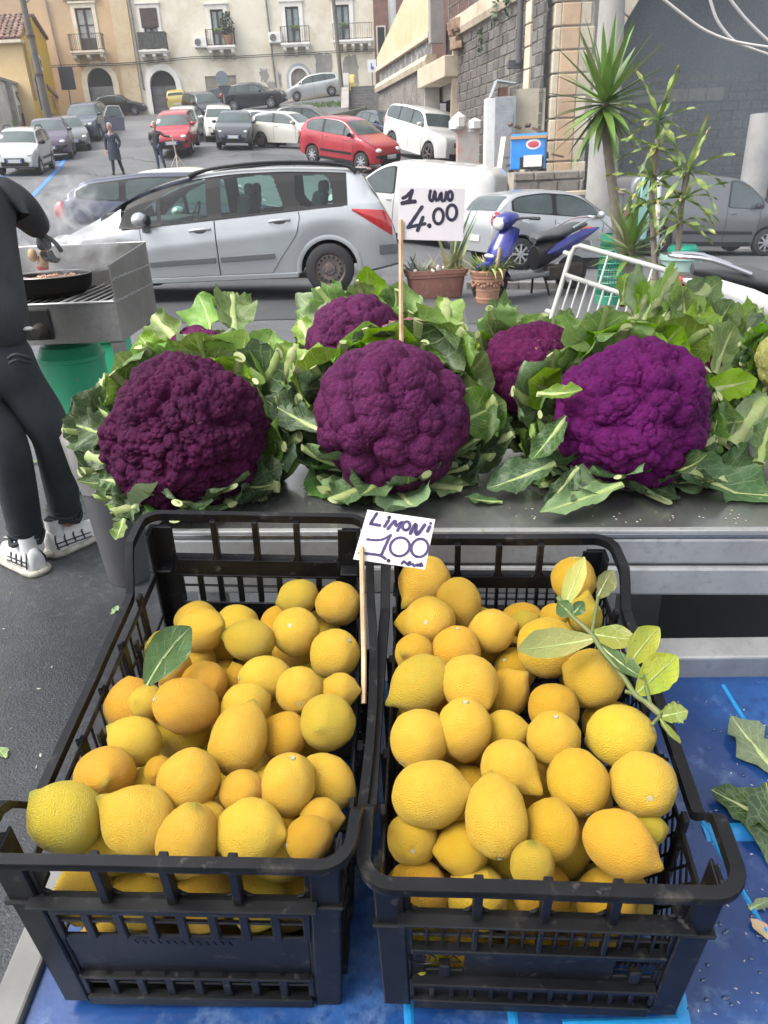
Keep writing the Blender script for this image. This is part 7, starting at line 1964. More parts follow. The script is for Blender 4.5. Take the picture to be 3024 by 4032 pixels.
def pleaf(C, p0, p1, D0, D1, W, nrm, material=ML_BRIGHT, seed=0, curl=.3, rib=.008, trimmed=False, cup=.42, wave=.6, floor=FLOOR, sidebend=0, twist=0, ruff=1.):
 a, b_ = atd(*p0, D0), atd(*p1, D1); d = b_-a
 n = Vector(nrm); n = (n-d.normalized()*n.dot(d.normalized())).normalized()
 return leaf(C[0], a, Matrix.Rotation(-curl*.5,3,d.cross(n).normalized()) @ d, n, d.length*1.03, W, curl, cup, wave, trimmed, rib, seed, material, floor=floor, sidebend=sidebend, twist=twist, ruff=ruff, nu=26, nv=7)
V_CAM = Vector((0,-.8,.6))
# leaves that spread forward on the steel under each front head
for ci, (C_, tone) in enumerate(((C_L,ML_DARK),(C_M,ML_DARK),(C_R,ML_DARK))):
 rnd = random.Random(60+ci); par, C, R_, ax = C_
 for i in range(13):
  a = lerp(-1.75,1.75,(i+.5)/13)+rnd.uniform(-.1,.1); d = Vector((sin(a),-cos(a),rnd.uniform(-.12,.12)))
  base = Vector((C.x,C.y+.03,TZ+.018+.014*(i%3)))+Vector((sin(a),-cos(a),0))*R_*.35
  tr = rnd.random() < .55
  leaf(par, base, d, (0,-.15,1), R_*rnd.uniform(.85,1.12)*(1.0 if tr else 1.2), R_*rnd.uniform(.50,.78), rnd.uniform(.1,.9), .3, .4, tr, R_*rnd.uniform(.055,.09), 900+ci*20+i, tone if rnd.random() < .7 else ML_PALE, floor=FLOOR, twist=rnd.uniform(-.9,.9), sidebend=rnd.uniform(-.4,.4), ruff=1.4)
# the large leaves that can be told apart
pleaf(C_R, (1440,985), (1690,1100), 1.42, 1.40, .115, (0,-.55,.83), ML_DARK, 501, .35, .011)
pleaf(C_R, (1500,850), (1634,818), 1.55, 1.57, .085, (0,-.8,.6), ML_BRIGHT, 502, .3, .010)
pleaf(C_R, (1345,1045), (1172,1103), 1.36, 1.33, .062, (0,-.45,.9), ML_PALE, 503, .2, .006)
pleaf(C_R, (1200,1000), (1055,1052), 1.42, 1.44, .075, (0,-.6,.8), ML_DARK, 504, .3, .006)
pleaf(C_R, (1250,1010), (1180,1100), 1.38, 1.34, .055, (.2,-.7,.6), ML_DARK, 505, .3, .005)
pleaf(C_R, (1225,900), (1150,990), 1.42, 1.40, .06, (-.3,-.7,.6), ML_DARK, 506, .3, .006)
pleaf(C_R, (1160,850), (1255,840), 1.40, 1.34, .040, (0,-.6,.8), ML_BRIGHT, 507, .4, .006)
pleaf(C_R, (1500,960), (1600,890), 1.50, 1.55, .10, (.1,-.8,.6), ML_PALE, 508, .4, .008)
pleaf(C_R, (1540,1010), (1650,1010), 1.48, 1.5, .09, (0,-.7,.7), ML_DARK, 509, .3, .008)
pleaf(C_R, (1580,960), (1665,850), 1.5, 1.56, .07, (-.3,-.8,.5), ML_PALE, 510, .5, .016, True)
pleaf(C_R, (1640,1000), (1668,900), 1.46, 1.5, .08, (-.3,-.8,.5), ML_BRIGHT, 511, .4, .010)
pleaf(C_8, (1497,785), (1515,650), 1.72, 1.82, .10, (-.3,-.85,.4), ML_BRIGHT, 520, .25, .007)
pleaf(C_8, (1545,808), (1590,702), 1.66, 1.76, .12, (0,-.9,.4), ML_BRIGHT, 521, .3, .008)
pleaf(C_8, (1540,760), (1572,648), 1.78, 1.88, .10, (.2,-.9,.4), ML_BRIGHT, 522, .25, .007)
pleaf(C_8, (1600,790), (1655,690), 1.72, 1.82, .11, (.2,-.9,.3), ML_PALE, 523, .3, .007)
pleaf(C_8, (1600,860), (1665,770), 1.62, 1.68, .10, (.1,-.9,.4), ML_BRIGHT, 524, .3, .012)
pleaf(C_5, (1397,700), (1465,584), 1.80, 1.92, .07, (.35,-.85,.4), ML_BRIGHT, 525, .15, .014, True)
pleaf(C_5, (1423,712), (1533,620), 1.76, 1.90, .08, (.3,-.8,.5), ML_PALE, 526, .12, .019, True)
pleaf(C_5, (1372,690), (1414,605), 1.82, 1.92, .11, (-.2,-.9,.4), ML_PALE, 527, .2, .009, True)
pleaf(C_5, (1440,690), (1560,605), 1.86, 1.98, .10, (.1,-.8,.6), ML_BRIGHT, 528, .3, .007)
pleaf(C_5, (1345,660), (1355,590), 1.88, 1.98, .07, (0,-.9,.4), ML_BRIGHT, 529, .3, .006)
pleaf(C_L, (240,945), (137,912), 1.46, 1.52, .125, (-.2,-.9,.35), ML_DARK, 530, .35, .007)
pleaf(C_L, (235,905), (178,850), 1.50, 1.56, .065, (-.3,-.85,.4), ML_DARK, 531, .3, .006)
pleaf(C_L, (250,1000), (190,985), 1.44, 1.46, .04, (-.1,-.9,.3), ML_PALE, 532, .2, .012, True)
pleaf(C_L, (255,1040), (215,1035), 1.43, 1.44, .07, (-.2,-.8,.5), ML_DARK, 533, .3, .006)
pleaf(C_L, (300,1085), (243,1120), 1.40, 1.37, .065, (0,-.6,.8), ML_PALE, 534, .5, .006, floor=None)
pleaf(C_L, (268,1120), (250,1165), 1.36, 1.345, .035, (-.2,-.9,.2), ML_BRIGHT, 535, .3, .004, floor=None)
pleaf(C_L, (300,850), (255,800), 1.52, 1.6, .05, (-.2,-.85,.4), ML_PALE, 536, .3, .014, True)
pleaf(C_L, (260,875), (215,820), 1.50, 1.58, .05, (-.2,-.85,.4), ML_PALE, 537, .3, .012, True)
pleaf(C_L, (545,800), (445,725), 1.60, 1.62, .12, (-.1,-.7,.7), ML_PALE, 538, .7, .008)
pleaf(C_1, (400,760), (325,682), 1.74, 1.82, .075, (-.5,-.8,.5), ML_BRIGHT, 539, .4, .010, True)
pleaf(C_1, (455,720), (425,634), 1.82, 1.92, .13, (-.3,-.9,.4), ML_BRIGHT, 540, .5, .006)
pleaf(C_1, (510,720), (505,626), 1.80, 1.92, .12, (.4,-.9,.4), ML_BRIGHT, 541, .5, .008, True)
pleaf(C_1, (350,790), (300,725), 1.72, 1.78, .10, (-.3,-.8,.5), ML_BRIGHT, 542, .3, .007)
pleaf(C_1, (560,800), (590,715), 1.72, 1.82, .10, (.2,-.9,.4), ML_BRIGHT, 543, .3, .007)
pleaf(C_1, (600,830), (640,745), 1.66, 1.72, .09, (.2,-.9,.4), ML_BRIGHT, 544, .3, .012, True)
pleaf(C_1, (380,770), (430,730), 1.68, 1.70, .07, (0,-.7,.7), ML_PALE, 545, .4, .006)
pleaf(C_M, (690,930), (566,858), 1.47, 1.52, .085, (-.1,-.75,.65), ML_DARK, 550, .4, .006)
pleaf(C_M, (965,925), (1090,868), 1.50, 1.54, .115, (.1,-.85,.5), ML_BRIGHT, 551, .35, .007)
pleaf(C_M, (940,850), (985,740), 1.60, 1.68, .09, (.2,-.9,.4), ML_BRIGHT, 552, .2, .008)
pleaf(C_M, (690,830), (655,770), 1.58, 1.62, .07, (-.2,-.85,.5), ML_BRIGHT, 553, .2, .019, True)
pleaf(C_M, (935,790), (945,715), 1.62, 1.66, .05, (0,-.9,.4), ML_BRIGHT, 554, .1, .019, True)
pleaf(C_M, (880,770), (890,725), 1.62, 1.64, .05, (0,-.9,.4), ML_BRIGHT, 555, .1, .014, True)
pleaf(C_3, (960,740), (965,645), 1.74, 1.84, .08, (.1,-.9,.4), ML_BRIGHT, 556, .15, .016, True)
pleaf(C_3, (900,730), (880,640), 1.78, 1.86, .07, (-.1,-.9,.4), ML_PALE, 557, .2, .014, True)
pleaf(C_3, (820,720), (800,640), 1.78, 1.84, .10, (-.1,-.9,.4), ML_BRIGHT, 558, .3, .006)
pleaf(C_2, (720,700), (640,630), 1.82, 1.88, .07, (0,-.7,.7), ML_PALE, 559, .6, .006)
pleaf(C_2, (700,720), (640,670), 1.80, 1.82, .08, (-.2,-.8,.6), ML_PALE, 560, .5, .006)
pleaf(C_2, (680,760), (645,690), 1.76, 1.8, .06, (-.2,-.9,.4), ML_BRIGHT, 561, .3, .010, True)
pleaf(C_4, (1065,740), (1115,664), 1.72, 1.82, .11, (0,-.9,.4), ML_BRIGHT, 562, .2, .009, True)
pleaf(C_4, (1090,770), (1065,750), 1.66, 1.68, .06, (-.2,-.9,.4), ML_BRIGHT, 563, .3, .010, True)
pleaf(C_4, (1100,790), (1130,755), 1.60, 1.58, .04, (0,-.7,.7), ML_PALE, 564, .3, .003)
pleaf(C_4, (1215,790), (1225,720), 1.68, 1.76, .06, (.1,-.9,.4), ML_BRIGHT, 565, .2, .014, True)
pleaf(C_4, (1190,720), (1250,690), 1.74, 1.78, .08, (0,-.7,.7), ML_BRIGHT, 566, .4, .008, True)
pleaf(C_5, (1280,760), (1330,720), 1.70, 1.74, .09, (0,-.8,.6), ML_BRIGHT, 567, .4, .008, True)
pr = random.Random(91)
for i in range(9):
 x = 1400+i*30+pr.uniform(-8,8); y = pr.uniform(640,700)
 pleaf((C_8, C_5)[i % 2], (x+pr.uniform(-20,10), y+95), (x+pr.uniform(-10,25), y-pr.uniform(10,50)), 1.74+pr.uniform(-.04,.08), 1.84+pr.uniform(0,.08), pr.uniform(.075,.11), (pr.uniform(-.4,.4),-.9,.35), ML_BRIGHT, 600+i, pr.uniform(.15,.45), .009, pr.random() < .4, sidebend=pr.uniform(-.3,.3))
# loose scraps on the steel
def scrap(px, py, label, s=.04, seed=1, mt=ML_DARK, cat='leaf scrap', plane=None):
 p = plane(px, py) if plane else atz(px, py, TZ+.003); R = empty('leaf_scrap', tuple(p), label=label, cat=cat, group='loose bits of leaf')
 n = BN if plane else Vector((0,0,1)); d = Vector((cos(seed),sin(seed),0)); d = (d-n*d.dot(n)).normalized()
 leaf(R, p+n*.002, d, n, s, s*.6, .3, .2, .4, False, s*.06, seed, mt, nu=10, nv=3, ruff=2.5, name='blade')
scrap(1085,1086,'torn strip of leaf lying on the steel left of the right cauliflower',.075,3)
scrap(1640,1080,'leaf piece hanging over the steel edge at the right',.09,7)
scrap(1050,1152,'tiny green shred on the front edge of the steel table',.012,2)
scrap(1700,1690,'pale green leaf on the blue shelf at the right edge',.13,1.9,ML_PALE,plane=onblue)
scrap(1712,1790,'dark glossy leaf on the blue shelf at the right edge',.12,2.6,ML_DARK,plane=onblue)
scrap(1716,1920,'large dark leaf lying at the right edge of the blue shelf',.16,1.4,ML_DARK,plane=onblue)
scrap(1618,1965,'small curled green leaf on the pale part of the blue shelf',.035,.3,ML_PALE,plane=onblue)
scrap(1672,2035,'dry pinkish leaf tip on the blue shelf at the right edge',.035,2.2,mat('dry_leaf',(.40,.27,.18),.7),plane=onblue)
# ------------------------------------------------------------------ lemons
def lemon_mesh(seed, nip, elong, horn=False):
 rnd = random.Random(seed); nu, nv = 32, 26; rows = []; off = Vector((seed*3.1, seed*1.7, 0))
 for i in range(nv+1):
  t = pi*i/nv; z, r = -cos(t), sin(t)
  z2 = z*elong+(nip*.62*exp(-(r/.17)**2)+nip*.35*exp(-(r/.40)**2) if z > 0 else .10*exp(-(r/.17)**2)-.05*exp(-(r/.3)**2))
  row = []
  for k in range(nu):
   a = 2*pi*k/nu; p = Vector((r*cos(a), r*sin(a), z)); q = 1+.065*noise.noise(p*1.1+off)+.03*noise.noise(p*2.6+off)+.012*noise.noise(p*7+off)
   v = Vector((r*cos(a)*q, r*sin(a)*q, z2*q))
   if z > .5: v.x += nip*.25*(z-.5)*sin(seed); v.y += nip*.25*(z-.5)*cos(seed)
   if horn: e = Vector((.3,.75,.6)).normalized(); w_ = max(0, p.dot(e)); v += e*.55*w_**14; v.z -= .12*exp(-((p-Vector((.2,.45,.85))).length/.25)**2)
   row.append(v)
  rows.append(row)
 return MB().grid(rows, closed=True).mesh('lemon', M_LEMON, 180, weld=1e-4)
def lemon_mat(name, c, c2, green):
 mt = mat(name, c, .27, var=[(2.1,c2,.36,.66),(34.,(c[0]*1.04,c[1]*.86,c[2]),.46,.66),(7.5,(.50,.32,.13),.70,.78),(45.,(.34,.20,.07),.745,.79)], bump=(27.,.85,.022), sss=.10, spec=.5, rnd=.06)
 n = mt.node_tree.nodes; l = mt.node_tree.links; b = n['Principled BSDF']
 # the nipple end keeps some green, as on the fruit; random per fruit
 tc = n.new('ShaderNodeTexCoord'); sp = n.new('ShaderNodeSeparateXYZ'); l.new(tc.outputs['Object'], sp.inputs[0])
 mr = n.new('ShaderNodeMapRange'); mr.interpolation_type = 'SMOOTHSTEP'; mr.inputs[1].default_value = 1.12; mr.inputs[2].default_value = 1.55; mr.inputs[4].default_value = green; l.new(sp.outputs[2], mr.inputs[0])
 mx = n.new('ShaderNodeMix'); mx.data_type = 'RGBA'; l.new(mr.outputs[0], mx.inputs[0]); src = b.inputs['Base Color'].links[0].from_socket; l.new(src, mx.inputs[6]); mx.inputs[7].default_value = (.26,.30,.03,1)
 hs_ = n.new('ShaderNodeHueSaturation'); oi = n.new('ShaderNodeObjectInfo'); m2 = n.new('ShaderNodeMapRange'); m2.inputs[3].default_value = .487; m2.inputs[4].default_value = .508; fr = n.new('ShaderNodeMath'); fr.operation = 'FRACT'; mu = n.new('ShaderNodeMath'); mu.operation = 'MULTIPLY'; mu.inputs[1].default_value = 5.77
 l.new(oi.outputs['Random'], mu.inputs[0]); l.new(mu.outputs[0], fr.inputs[0]); l.new(fr.outputs[0], m2.inputs[0]); l.new(m2.outputs[0], hs_.inputs['Hue']); l.new(mx.outputs[2], hs_.inputs['Color']); l.new(hs_.outputs[0], b.inputs['Base Color'])
 return mt
M_LEMON = lemon_mat('lemon_peel', (.92,.66,.075), (.91,.59,.05), .85)
M_LEMONO = lemon_mat('orange_lemon_peel', (.87,.53,.042), (.87,.58,.055), .6)
M_LEMONG = lemon_mat('greenish_lemon_peel', (.70,.57,.06), (.80,.58,.05), .95)
M_CALYX = mat('green_calyx', (.16,.17,.05), .7, var=(300.,(.3,.28,.14),.45,.65))
M_CALYXC = mat('dry_stem_scar', (.34,.32,.20), .8)
LM = [lemon_mesh(1,.22,1.04), lemon_mesh(2,.30,1.12), lemon_mesh(3,.14,1.0), lemon_mesh(4,.42,1.14), lemon_mesh(5,.10,1.06), lemon_mesh(6,.24,1.2), lemon_mesh(7,.50,1.05), lemon_mesh(8,.16,1.02,True)]
LEL = [1.04,1.12,1.0,1.14,1.06,1.2,1.05,1.02]
LMS = {}
for i, me in enumerate(LM):
 for k, mt in (('y',M_LEMON),('o',M_LEMONO),('g',M_LEMONG)):
  c = me.copy() if k != 'y' else me; c.materials[0] = mt; LMS[i,k] = c
_cb = MB(); _cb.lathe([(.0,-.045),(.12,-.045),(.155,-.02),(.13,.03),(.06,.03)], 10, (0,0,-.95)); CALYX = _cb.mesh('calyx', M_CALYX, 60)
_cb = MB(); _cb.lathe([(.0,-.075),(.085,-.075),(.09,-.03)], 9, (0,0,-.95)); SCAR = _cb.mesh('stem_scar', M_CALYXC, 60)
def add_lemon(p, R, axis, var, colr, label, group, stem=True, spin=0.):
 z = Vector(axis).normalized(); q = z.to_track_quat('Z','Y') @ Matrix.Rotation(spin,3,'Z').to_quaternion()
 o = inst('lemon', LMS[var,colr], None, p); o.rotation_mode = 'QUATERNION'; o.rotation_quaternion = q; o.scale = (R,)*3; tag(o, label, 'lemon', group)
 if stem:
  dz = -LEL[var]+.05-.028+.995; c = inst('calyx', CALYX, o, (0,0,dz)); inst('stem_scar', SCAR, c)
 return o
# x, y, diameter (photograph), which end shows (n nipple / s stem), its direction (right, up, towards viewer), variant, colour, what singles it out
LEFT = [
 (435,1363,97,'n',(.8,.3,.5),1,'o','with creased nipple facing right, beside the dark leaf'),
 (645,1290,80,'n',(-.8,-.2,.5),1,'g','greenish yellow, at the back by the dark wall'),(731,1303,98,'n',(1,0,.1),2,'y','smooth pale, topmost at the right wall below the card'),
 (640,1365,107,'s',(-.15,.4,.9),2,'y','round with its stem scar up front, under the greenish one'),(540,1383,93,'n',(-1,.2,.2),5,'g','mustard oval, second row from the back'),
 (487,1392,72,'n',(-1,0,0),0,'o','half hidden left of the mustard oval one'),(725,1412,108,'s',(.6,.6,.5),4,'y','freckled, with a scarred top and stem at upper right'),
 (573,1465,98,'s',(-.9,.1,.4),5,'y','with its stem at the left end, middle of the back half'),(647,1492,106,'s',(.1,-.3,.9),2,'y','speckled, with its stem scar facing down in front'),
 (512,1470,62,'n',(-.2,1,.3),3,'o','pear-necked small, nipple standing up'),(742,1492,78,'n',(1,0,0),0,'y','pressed behind the greenish spotted one at the right wall'),
 (372,1440,82,'n',(0,.9,.2),1,'y','tucked behind the single dark leaf'),(430,1424,70,'n',(.3,.5,.2),1,'y','low at the back left behind the big ones'),(442,1478,100,'n',(-.3,.3,-.6),4,'o','plain orange-yellow, right behind the broad orange one'),
 (318,1517,74,'n',(-.2,.2,.6),0,'y','with a brown scratch, against the left wall'),(402,1525,120,'s',(-.8,.3,.4),5,'o','broad orange, lying crosswise above the shiny one'),
 (395,1582,112,'n',(-.9,-.3,.3),0,'y','shiny, green underneath, in front of the broad orange one'),(530,1528,104,'s',(-.8,-.3,.4),4,'y','lying behind the big upright oval'),
 (723,1560,122,'n',(-.2,.1,.95),0,'g','greenish with grey blotches, at the right wall'),(293,1602,104,'n',(-.8,.6,.3),1,'y','dull yellow, nipple at upper left, by the left wall'),
 (515,1598,128,'s',(-.3,-.9,.3),5,'y','big upright oval with grey specks'),(614,1590,106,'s',(-.4,-.6,.7),2,'o','orange, stem scar low, right of the big oval'),
 (342,1664,62,'n',(0,0,1),2,'o','deep in the gap behind the biggest round one'),(410,1688,136,'n',(.2,1,.2),4,'y','biggest round, in the middle of the front half'),
 (226,1678,130,'n',(.35,.15,.9),7-1,'o','dark orange with a big brown-tipped nipple facing front'),(523,1710,96,'n',(1,.2,.1),2,'y','dull, half under the upright pointed one'),
 (622,1697,122,'s',(.2,1,.3),5,'y','upright and pointed, with its dry stem on top'),(716,1688,112,'n',(.8,-.6,.1),5,'y','in shadow stripe by the right wall, near the front'),
 (147,1766,148,'n',(-.6,.7,.4),1,'g','lime-yellow with green nipple, in the front left corner'),(303,1778,150,'n',(-.8,.6,.2),3,'y','wide with blunt nipple at upper left, front row'),
 (445,1787,106,'s',(.1,.1,1),2,'y','with its stem scar dead centre, front row'),(539,1800,146,'n',(.9,.1,.3),0,'y','large pale with green nipple to the right, front row'),
 (668,1812,98,'s',(-.9,-.1,.4),4,'o','with its stem scar on the left, front right corner'),(395,1862,140,'n',(.2,.9,.2),5,'y','rising behind the front rim, centre front'),(692,1768,88,'n',(1,0,0),0,'y','pressed at the right wall behind the corner one')]
RIGHT = [
 (908,1242,112,'n',(-.6,-.6,.5),6,'y','topmost, with a big nipple at lower left, below the price card'),(992,1300,96,'n',(.2,-.9,.3),1,'y','with green bottom, right of the topmost one'),
 (928,1342,112,'s',(-.2,.1,.95),2,'y','with a dark stem scar in front, left side of the back'),(868,1346,72,'n',(-1,0,0),0,'o','in the shade at the back left corner'),
 (987,1408,108,'s',(0,.95,.3),4,'o','orange with its stem on top, second row'),(1062,1363,96,'n',(1,.3,.2),0,'y','smooth, at the middle of the back'),(885,1412,86,'n',(-.4,.1,.8),6,'o','wrinkled, half hidden at the left wall'),
 (1128,1347,56,'n',(.9,.4,.2),3,'g','small pale nipple end poking up at the back'),(1045,1398,78,'n',(0,.5,0),0,'y','wedged behind the two big ones at the centre back'),(1240,1254,98,'s',(0,1,.2),4,'o','orange, alone at the top right behind the twig'),
 (1184,1398,132,'s',(-.75,.3,.6),4,'o','biggest orange, under the twig leaf'),(1113,1443,92,'s',(-.6,.5,.6),2,'o','brown scarred, in front of the biggest orange one'),
 (888,1476,122,'n',(-.85,-.45,.2),3,'g','with a long green nipple at lower left, left wall'),(1015,1476,126,'n',(.4,-.5,.8),0,'y','with a green tip facing lower right, centre'),(1090,1500,102,'n',(.6,.6,.1),1,'y','pear shaped, behind the green-tipped one'),
 (1281,1467,128,'s',(.85,-.35,.4),2,'y','smooth and big, hanging on the twig at the right'),(1195,1532,112,'n',(0,.4,.5),4,'o','shaded orange, below the twig'),(877,1596,128,'s',(-.6,-.65,.5),2,'y','large round with scuffed top, left wall'),
 (1003,1576,120,'s',(0,.95,.35),5,'y','upright oval with its stem on top'),(1090,1583,96,'n',(1,.2,.2),0,'y','speckled, right of the upright oval'),(1195,1597,118,'s',(0,.9,.4),4,'y','with a grey scrape and its stem on top, right half'),
 (1310,1562,102,'n',(.6,.6,.3),0,'o','half hidden behind the lower twig one'),(1341,1590,136,'s',(.9,.3,.4),4,'y','big, on the twig end by the lattice wall'),(1098,1657,120,'n',(-.1,-.3,.9),7,'y','misshapen, with a horn of peel and a green navel'),
 (928,1716,146,'n',(1,.1,.2),1,'y','large plain, lying on its side at the left'),(1250,1690,136,'s',(.1,-.7,.7),4,'o','orange-yellow, stem scar low, right half'),(1395,1694,144,'s',(-.15,-.05,1),2,'y','round with green stem scar facing front, right wall'),
 (1072,1766,142,'s',(0,-.8,.6),5,'y','tall, lilac blemishes, stem at the bottom, front centre'),(888,1813,112,'s',(0,0,1),2,'y','with its stem scar dead centre, front left corner'),(1188,1794,126,'s',(-.3,-.75,.6),4,'o','with its stem at lower left, front row'),
 (1000,1833,112,'n',(-.8,0,.2),0,'o','in the dip behind the front rim, left of centre'),(1338,1822,140,'n',(.75,-.3,.5),1,'o','widest, lying with its green end to the right, front right'),(1150,1872,96,'n',(-.1,.95,.3),3,'g','with green nipple standing up at the front rim'),
 (1400,1790,74,'n',(1,0,0),0,'g','dull green-yellow, under the round one at the right wall'),(1262,1330,78,'n',(.3,.3,.8),7,'g','scarred, under the twig leaves near the back'),(1195,1334,60,'n',(.2,.5,.3),0,'o','deep behind the twig top'),(960,1500,70,'n',(0,0,1),2,'o','deep between the left ones')]
def fill_crate(M, data, H, za, zb, which, vis_rows):
 Mi = M.inverted(); o = Mi @ CAMP; out = []
 for i, (px, py, dm, end, ax, var, cl, lab) in enumerate(data):
  d = Mi.to_3x3() @ ray(px, py); s = (za+zb*o.y-o.z)/(d.z-zb*d.y)
  out.append([px, py, dm, s, i])
 def pos(q): return CAMP+ray(q[0],q[1])*q[3]
 def rad(q): return q[2]*K*q[3]/FPX/2
 # settle: of two that overlap, the one higher in the picture goes back
 for it in range(14):
  for a in range(len(out)):
   for b in range(a):
    A, B = out[a], out[b]; d = (pos(A)-pos(B)).length; need = (rad(A)+rad(B))*.93
    if d < need:
     F = A if A[2]+(A[1]-900)*.05 < B[2]+(B[1]-900)*.05 else B; N = B if F is A else A
     F[3] += (need-d)*.5; N[3] -= (need-d)*.10
 placed = []
 for q in out:
  px, py, dm, end, ax, var, cl, lab = data[q[4]]
  p = pos(q); r = rad(q); l = Mi @ p;
  lim = CW/2-.012-r*.97
  l.x = max(-lim, min(lim+(.015 if which == 'left' else .0), l.x)); l.y = max(.014+r*.97, min(CLN-.012-r, l.y)); l.z = max(-H+r+.008, l.z); p = M @ l
  a = _r*ax[0]+_u*ax[1]-_f*ax[2]
  if end == 's': a = -a
  add_lemon(p, r*.985, a, var, cl, f'lemon {lab}, {which} crate', f'lemons in the {which} crate', True, q[4]*1.3); placed.append((p, r))
 # below the heap: the fruit seen in the gaps and through the slots
 rnd = random.Random(len(which)); n = 0; R0 = .036
 z = -H+.046; k = 0
 while z < -.05:
  y = .052+(k % 2)*.03; row = 0
  while y < CLN-.04:
   x = -CW/2+.05+((k+row) % 2)*.034
   while x < CW/2-.045:
    l = Vector((x+rnd.uniform(-.006,.006), y+rnd.uniform(-.006,.006), z+rnd.uniform(-.004,.004))); top = za+zb*l.y
    if l.z < top-.030 and (l.y < .13 or l.z > top-.105):
     p = M @ l; r = R0*rnd.uniform(.92,1.06)
     if all((p-P).length > (r+R_)*.80 for P, R_ in placed):
      v = Vector((rnd.gauss(0,1),rnd.gauss(0,1),rnd.gauss(0,.7)))
      fr = l.y < .13
      add_lemon(p, r, v, rnd.randrange(7), rnd.choice('yyyoog'), f'lemon seen through the front slots of the {which} crate' if fr else f'lemon low in the gaps of the heap in the {which} crate', f'lemons behind the front slots, {which} crate' if fr else f'lemons under the top layer, {which} crate', False); placed.append((p, r)); n += 1
    x += .069
   y += .066; row += 1
  z += .060; k += 1
fill_crate(CL, LEFT, HL, -.050, -.10, 'left', 5)
fill_crate(CR, RIGHT, HR, -.034, -.03, 'right', 5)
# ------------------------------------------------------------------ the twig and single leaf
ML_CIT = leaf_material('spotted_citrus_leaf', (.20,.26,.045), (.30,.30,.05), (.34,.38,.14), .2, .4)
ML_CITD = leaf_material('dark_citrus_leaf', (.050,.105,.022), (.035,.075,.018), (.11,.17,.05), .1, .38)
M_TWIG = mat('green_twig', (.10,.13,.035), .6, var=[(30.,(.16,.13,.07),.5,.7)], bump=(90.,.4,.002))
def twig():
 D = lambda y: lerp(1.10,.89,(y-1210)/(1580-1210))
 def T(x, y, o=0): return atd(x, y, D(y)-.045-o)
 R = empty('lemon_twig', tuple(T(1280,1370)), label='leafy lemon twig with spotted leaves lying over the back right of the right crate', cat='twig'); I = Matrix.Translation(-R.location)
 main = [(1205,1290),(1235,1330),(1278,1370),(1300,1405),(1345,1460),(1372,1500),(1400,1520),(1428,1545)]
 b = MB(); b.tube(spline([T(*q) for q in main],4), [.0034]*24+[.0042]*5, 7); o = b.build('stem', M_TWIG, R, smooth=180); o.matrix_parent_inverse = I
 for q in (((1278,1370),(1287,1318),(1292,1290)),((1372,1500),(1350,1493)),((1405,1520),(1395,1480),(1388,1455)),((1428,1545),(1408,1566))):
  b = MB(); b.tube(spline([T(*p) for p in q],4), .0024, 6); o = b.build('stem', M_TWIG, R, smooth=180); o.matrix_parent_inverse = I
 for i, (a, c, W, mt, nr, rf) in enumerate((((1290,1292),(1325,1232),.035,ML_CIT,(.3,-.7,.6),1),((1215,1320),(1262,1202),.034,ML_CIT,(-.2,-.6,.8),.4),((1240,1330),(1205,1300),.03,ML_CITD,(-.3,-.5,.8),.6),((1285,1380),(1122,1402),.046,ML_CIT,(0,-.6,.8),.3),((1275,1368),(1372,1378),.044,ML_CIT,(0,-.4,.9),.3),
  ((1290,1388),(1392,1462),.040,ML_CITD,(.2,-.5,.8),.3),((1355,1440),(1425,1355),.042,ML_CIT,(.2,-.6,.7),.6),((1375,1500),(1465,1418),.052,ML_CIT,(.1,-.7,.7),.4),((1425,1548),(1485,1535),.026,ML_CIT,(0,-.5,.8),2),((1425,1550),(1470,1604),.022,ML_CIT,(.4,-.5,.7),1.5),((1235,1330),(1262,1300),.02,ML_CITD,(.2,-.6,.7),.5))):
  p, q = T(*a), T(*c, .012); d = q-p; n = Vector(nr); n = (n-d.normalized()*n.dot(d.normalized())).normalized()
  leaf(R, p, Matrix.Rotation(-.2,3,d.cross(n).normalized()) @ d, n, d.length*1.02, W, .4, .22, .10, False, .0016, 700+i, mt, nu=16, nv=4, ruff=rf)
twig()
def single_leaf():
 p, q = atd(318,1480,.955), atd(388,1342,1.0); R = empty('lemon_leaf', tuple(p), label='single dark green lemon leaf standing against the left wall of the left crate', cat='leaf'); d = q-p
 n = Vector((.35,-.75,.55)); n = (n-d.normalized()*n.dot(d.normalized())).normalized()
 leaf(R, p, d, n, d.length, .056, .15, .15, .12, False, .0014, 811, ML_CITD, nu=18, nv=5, ruff=.25, name='blade', sidebend=-.35)
single_leaf()
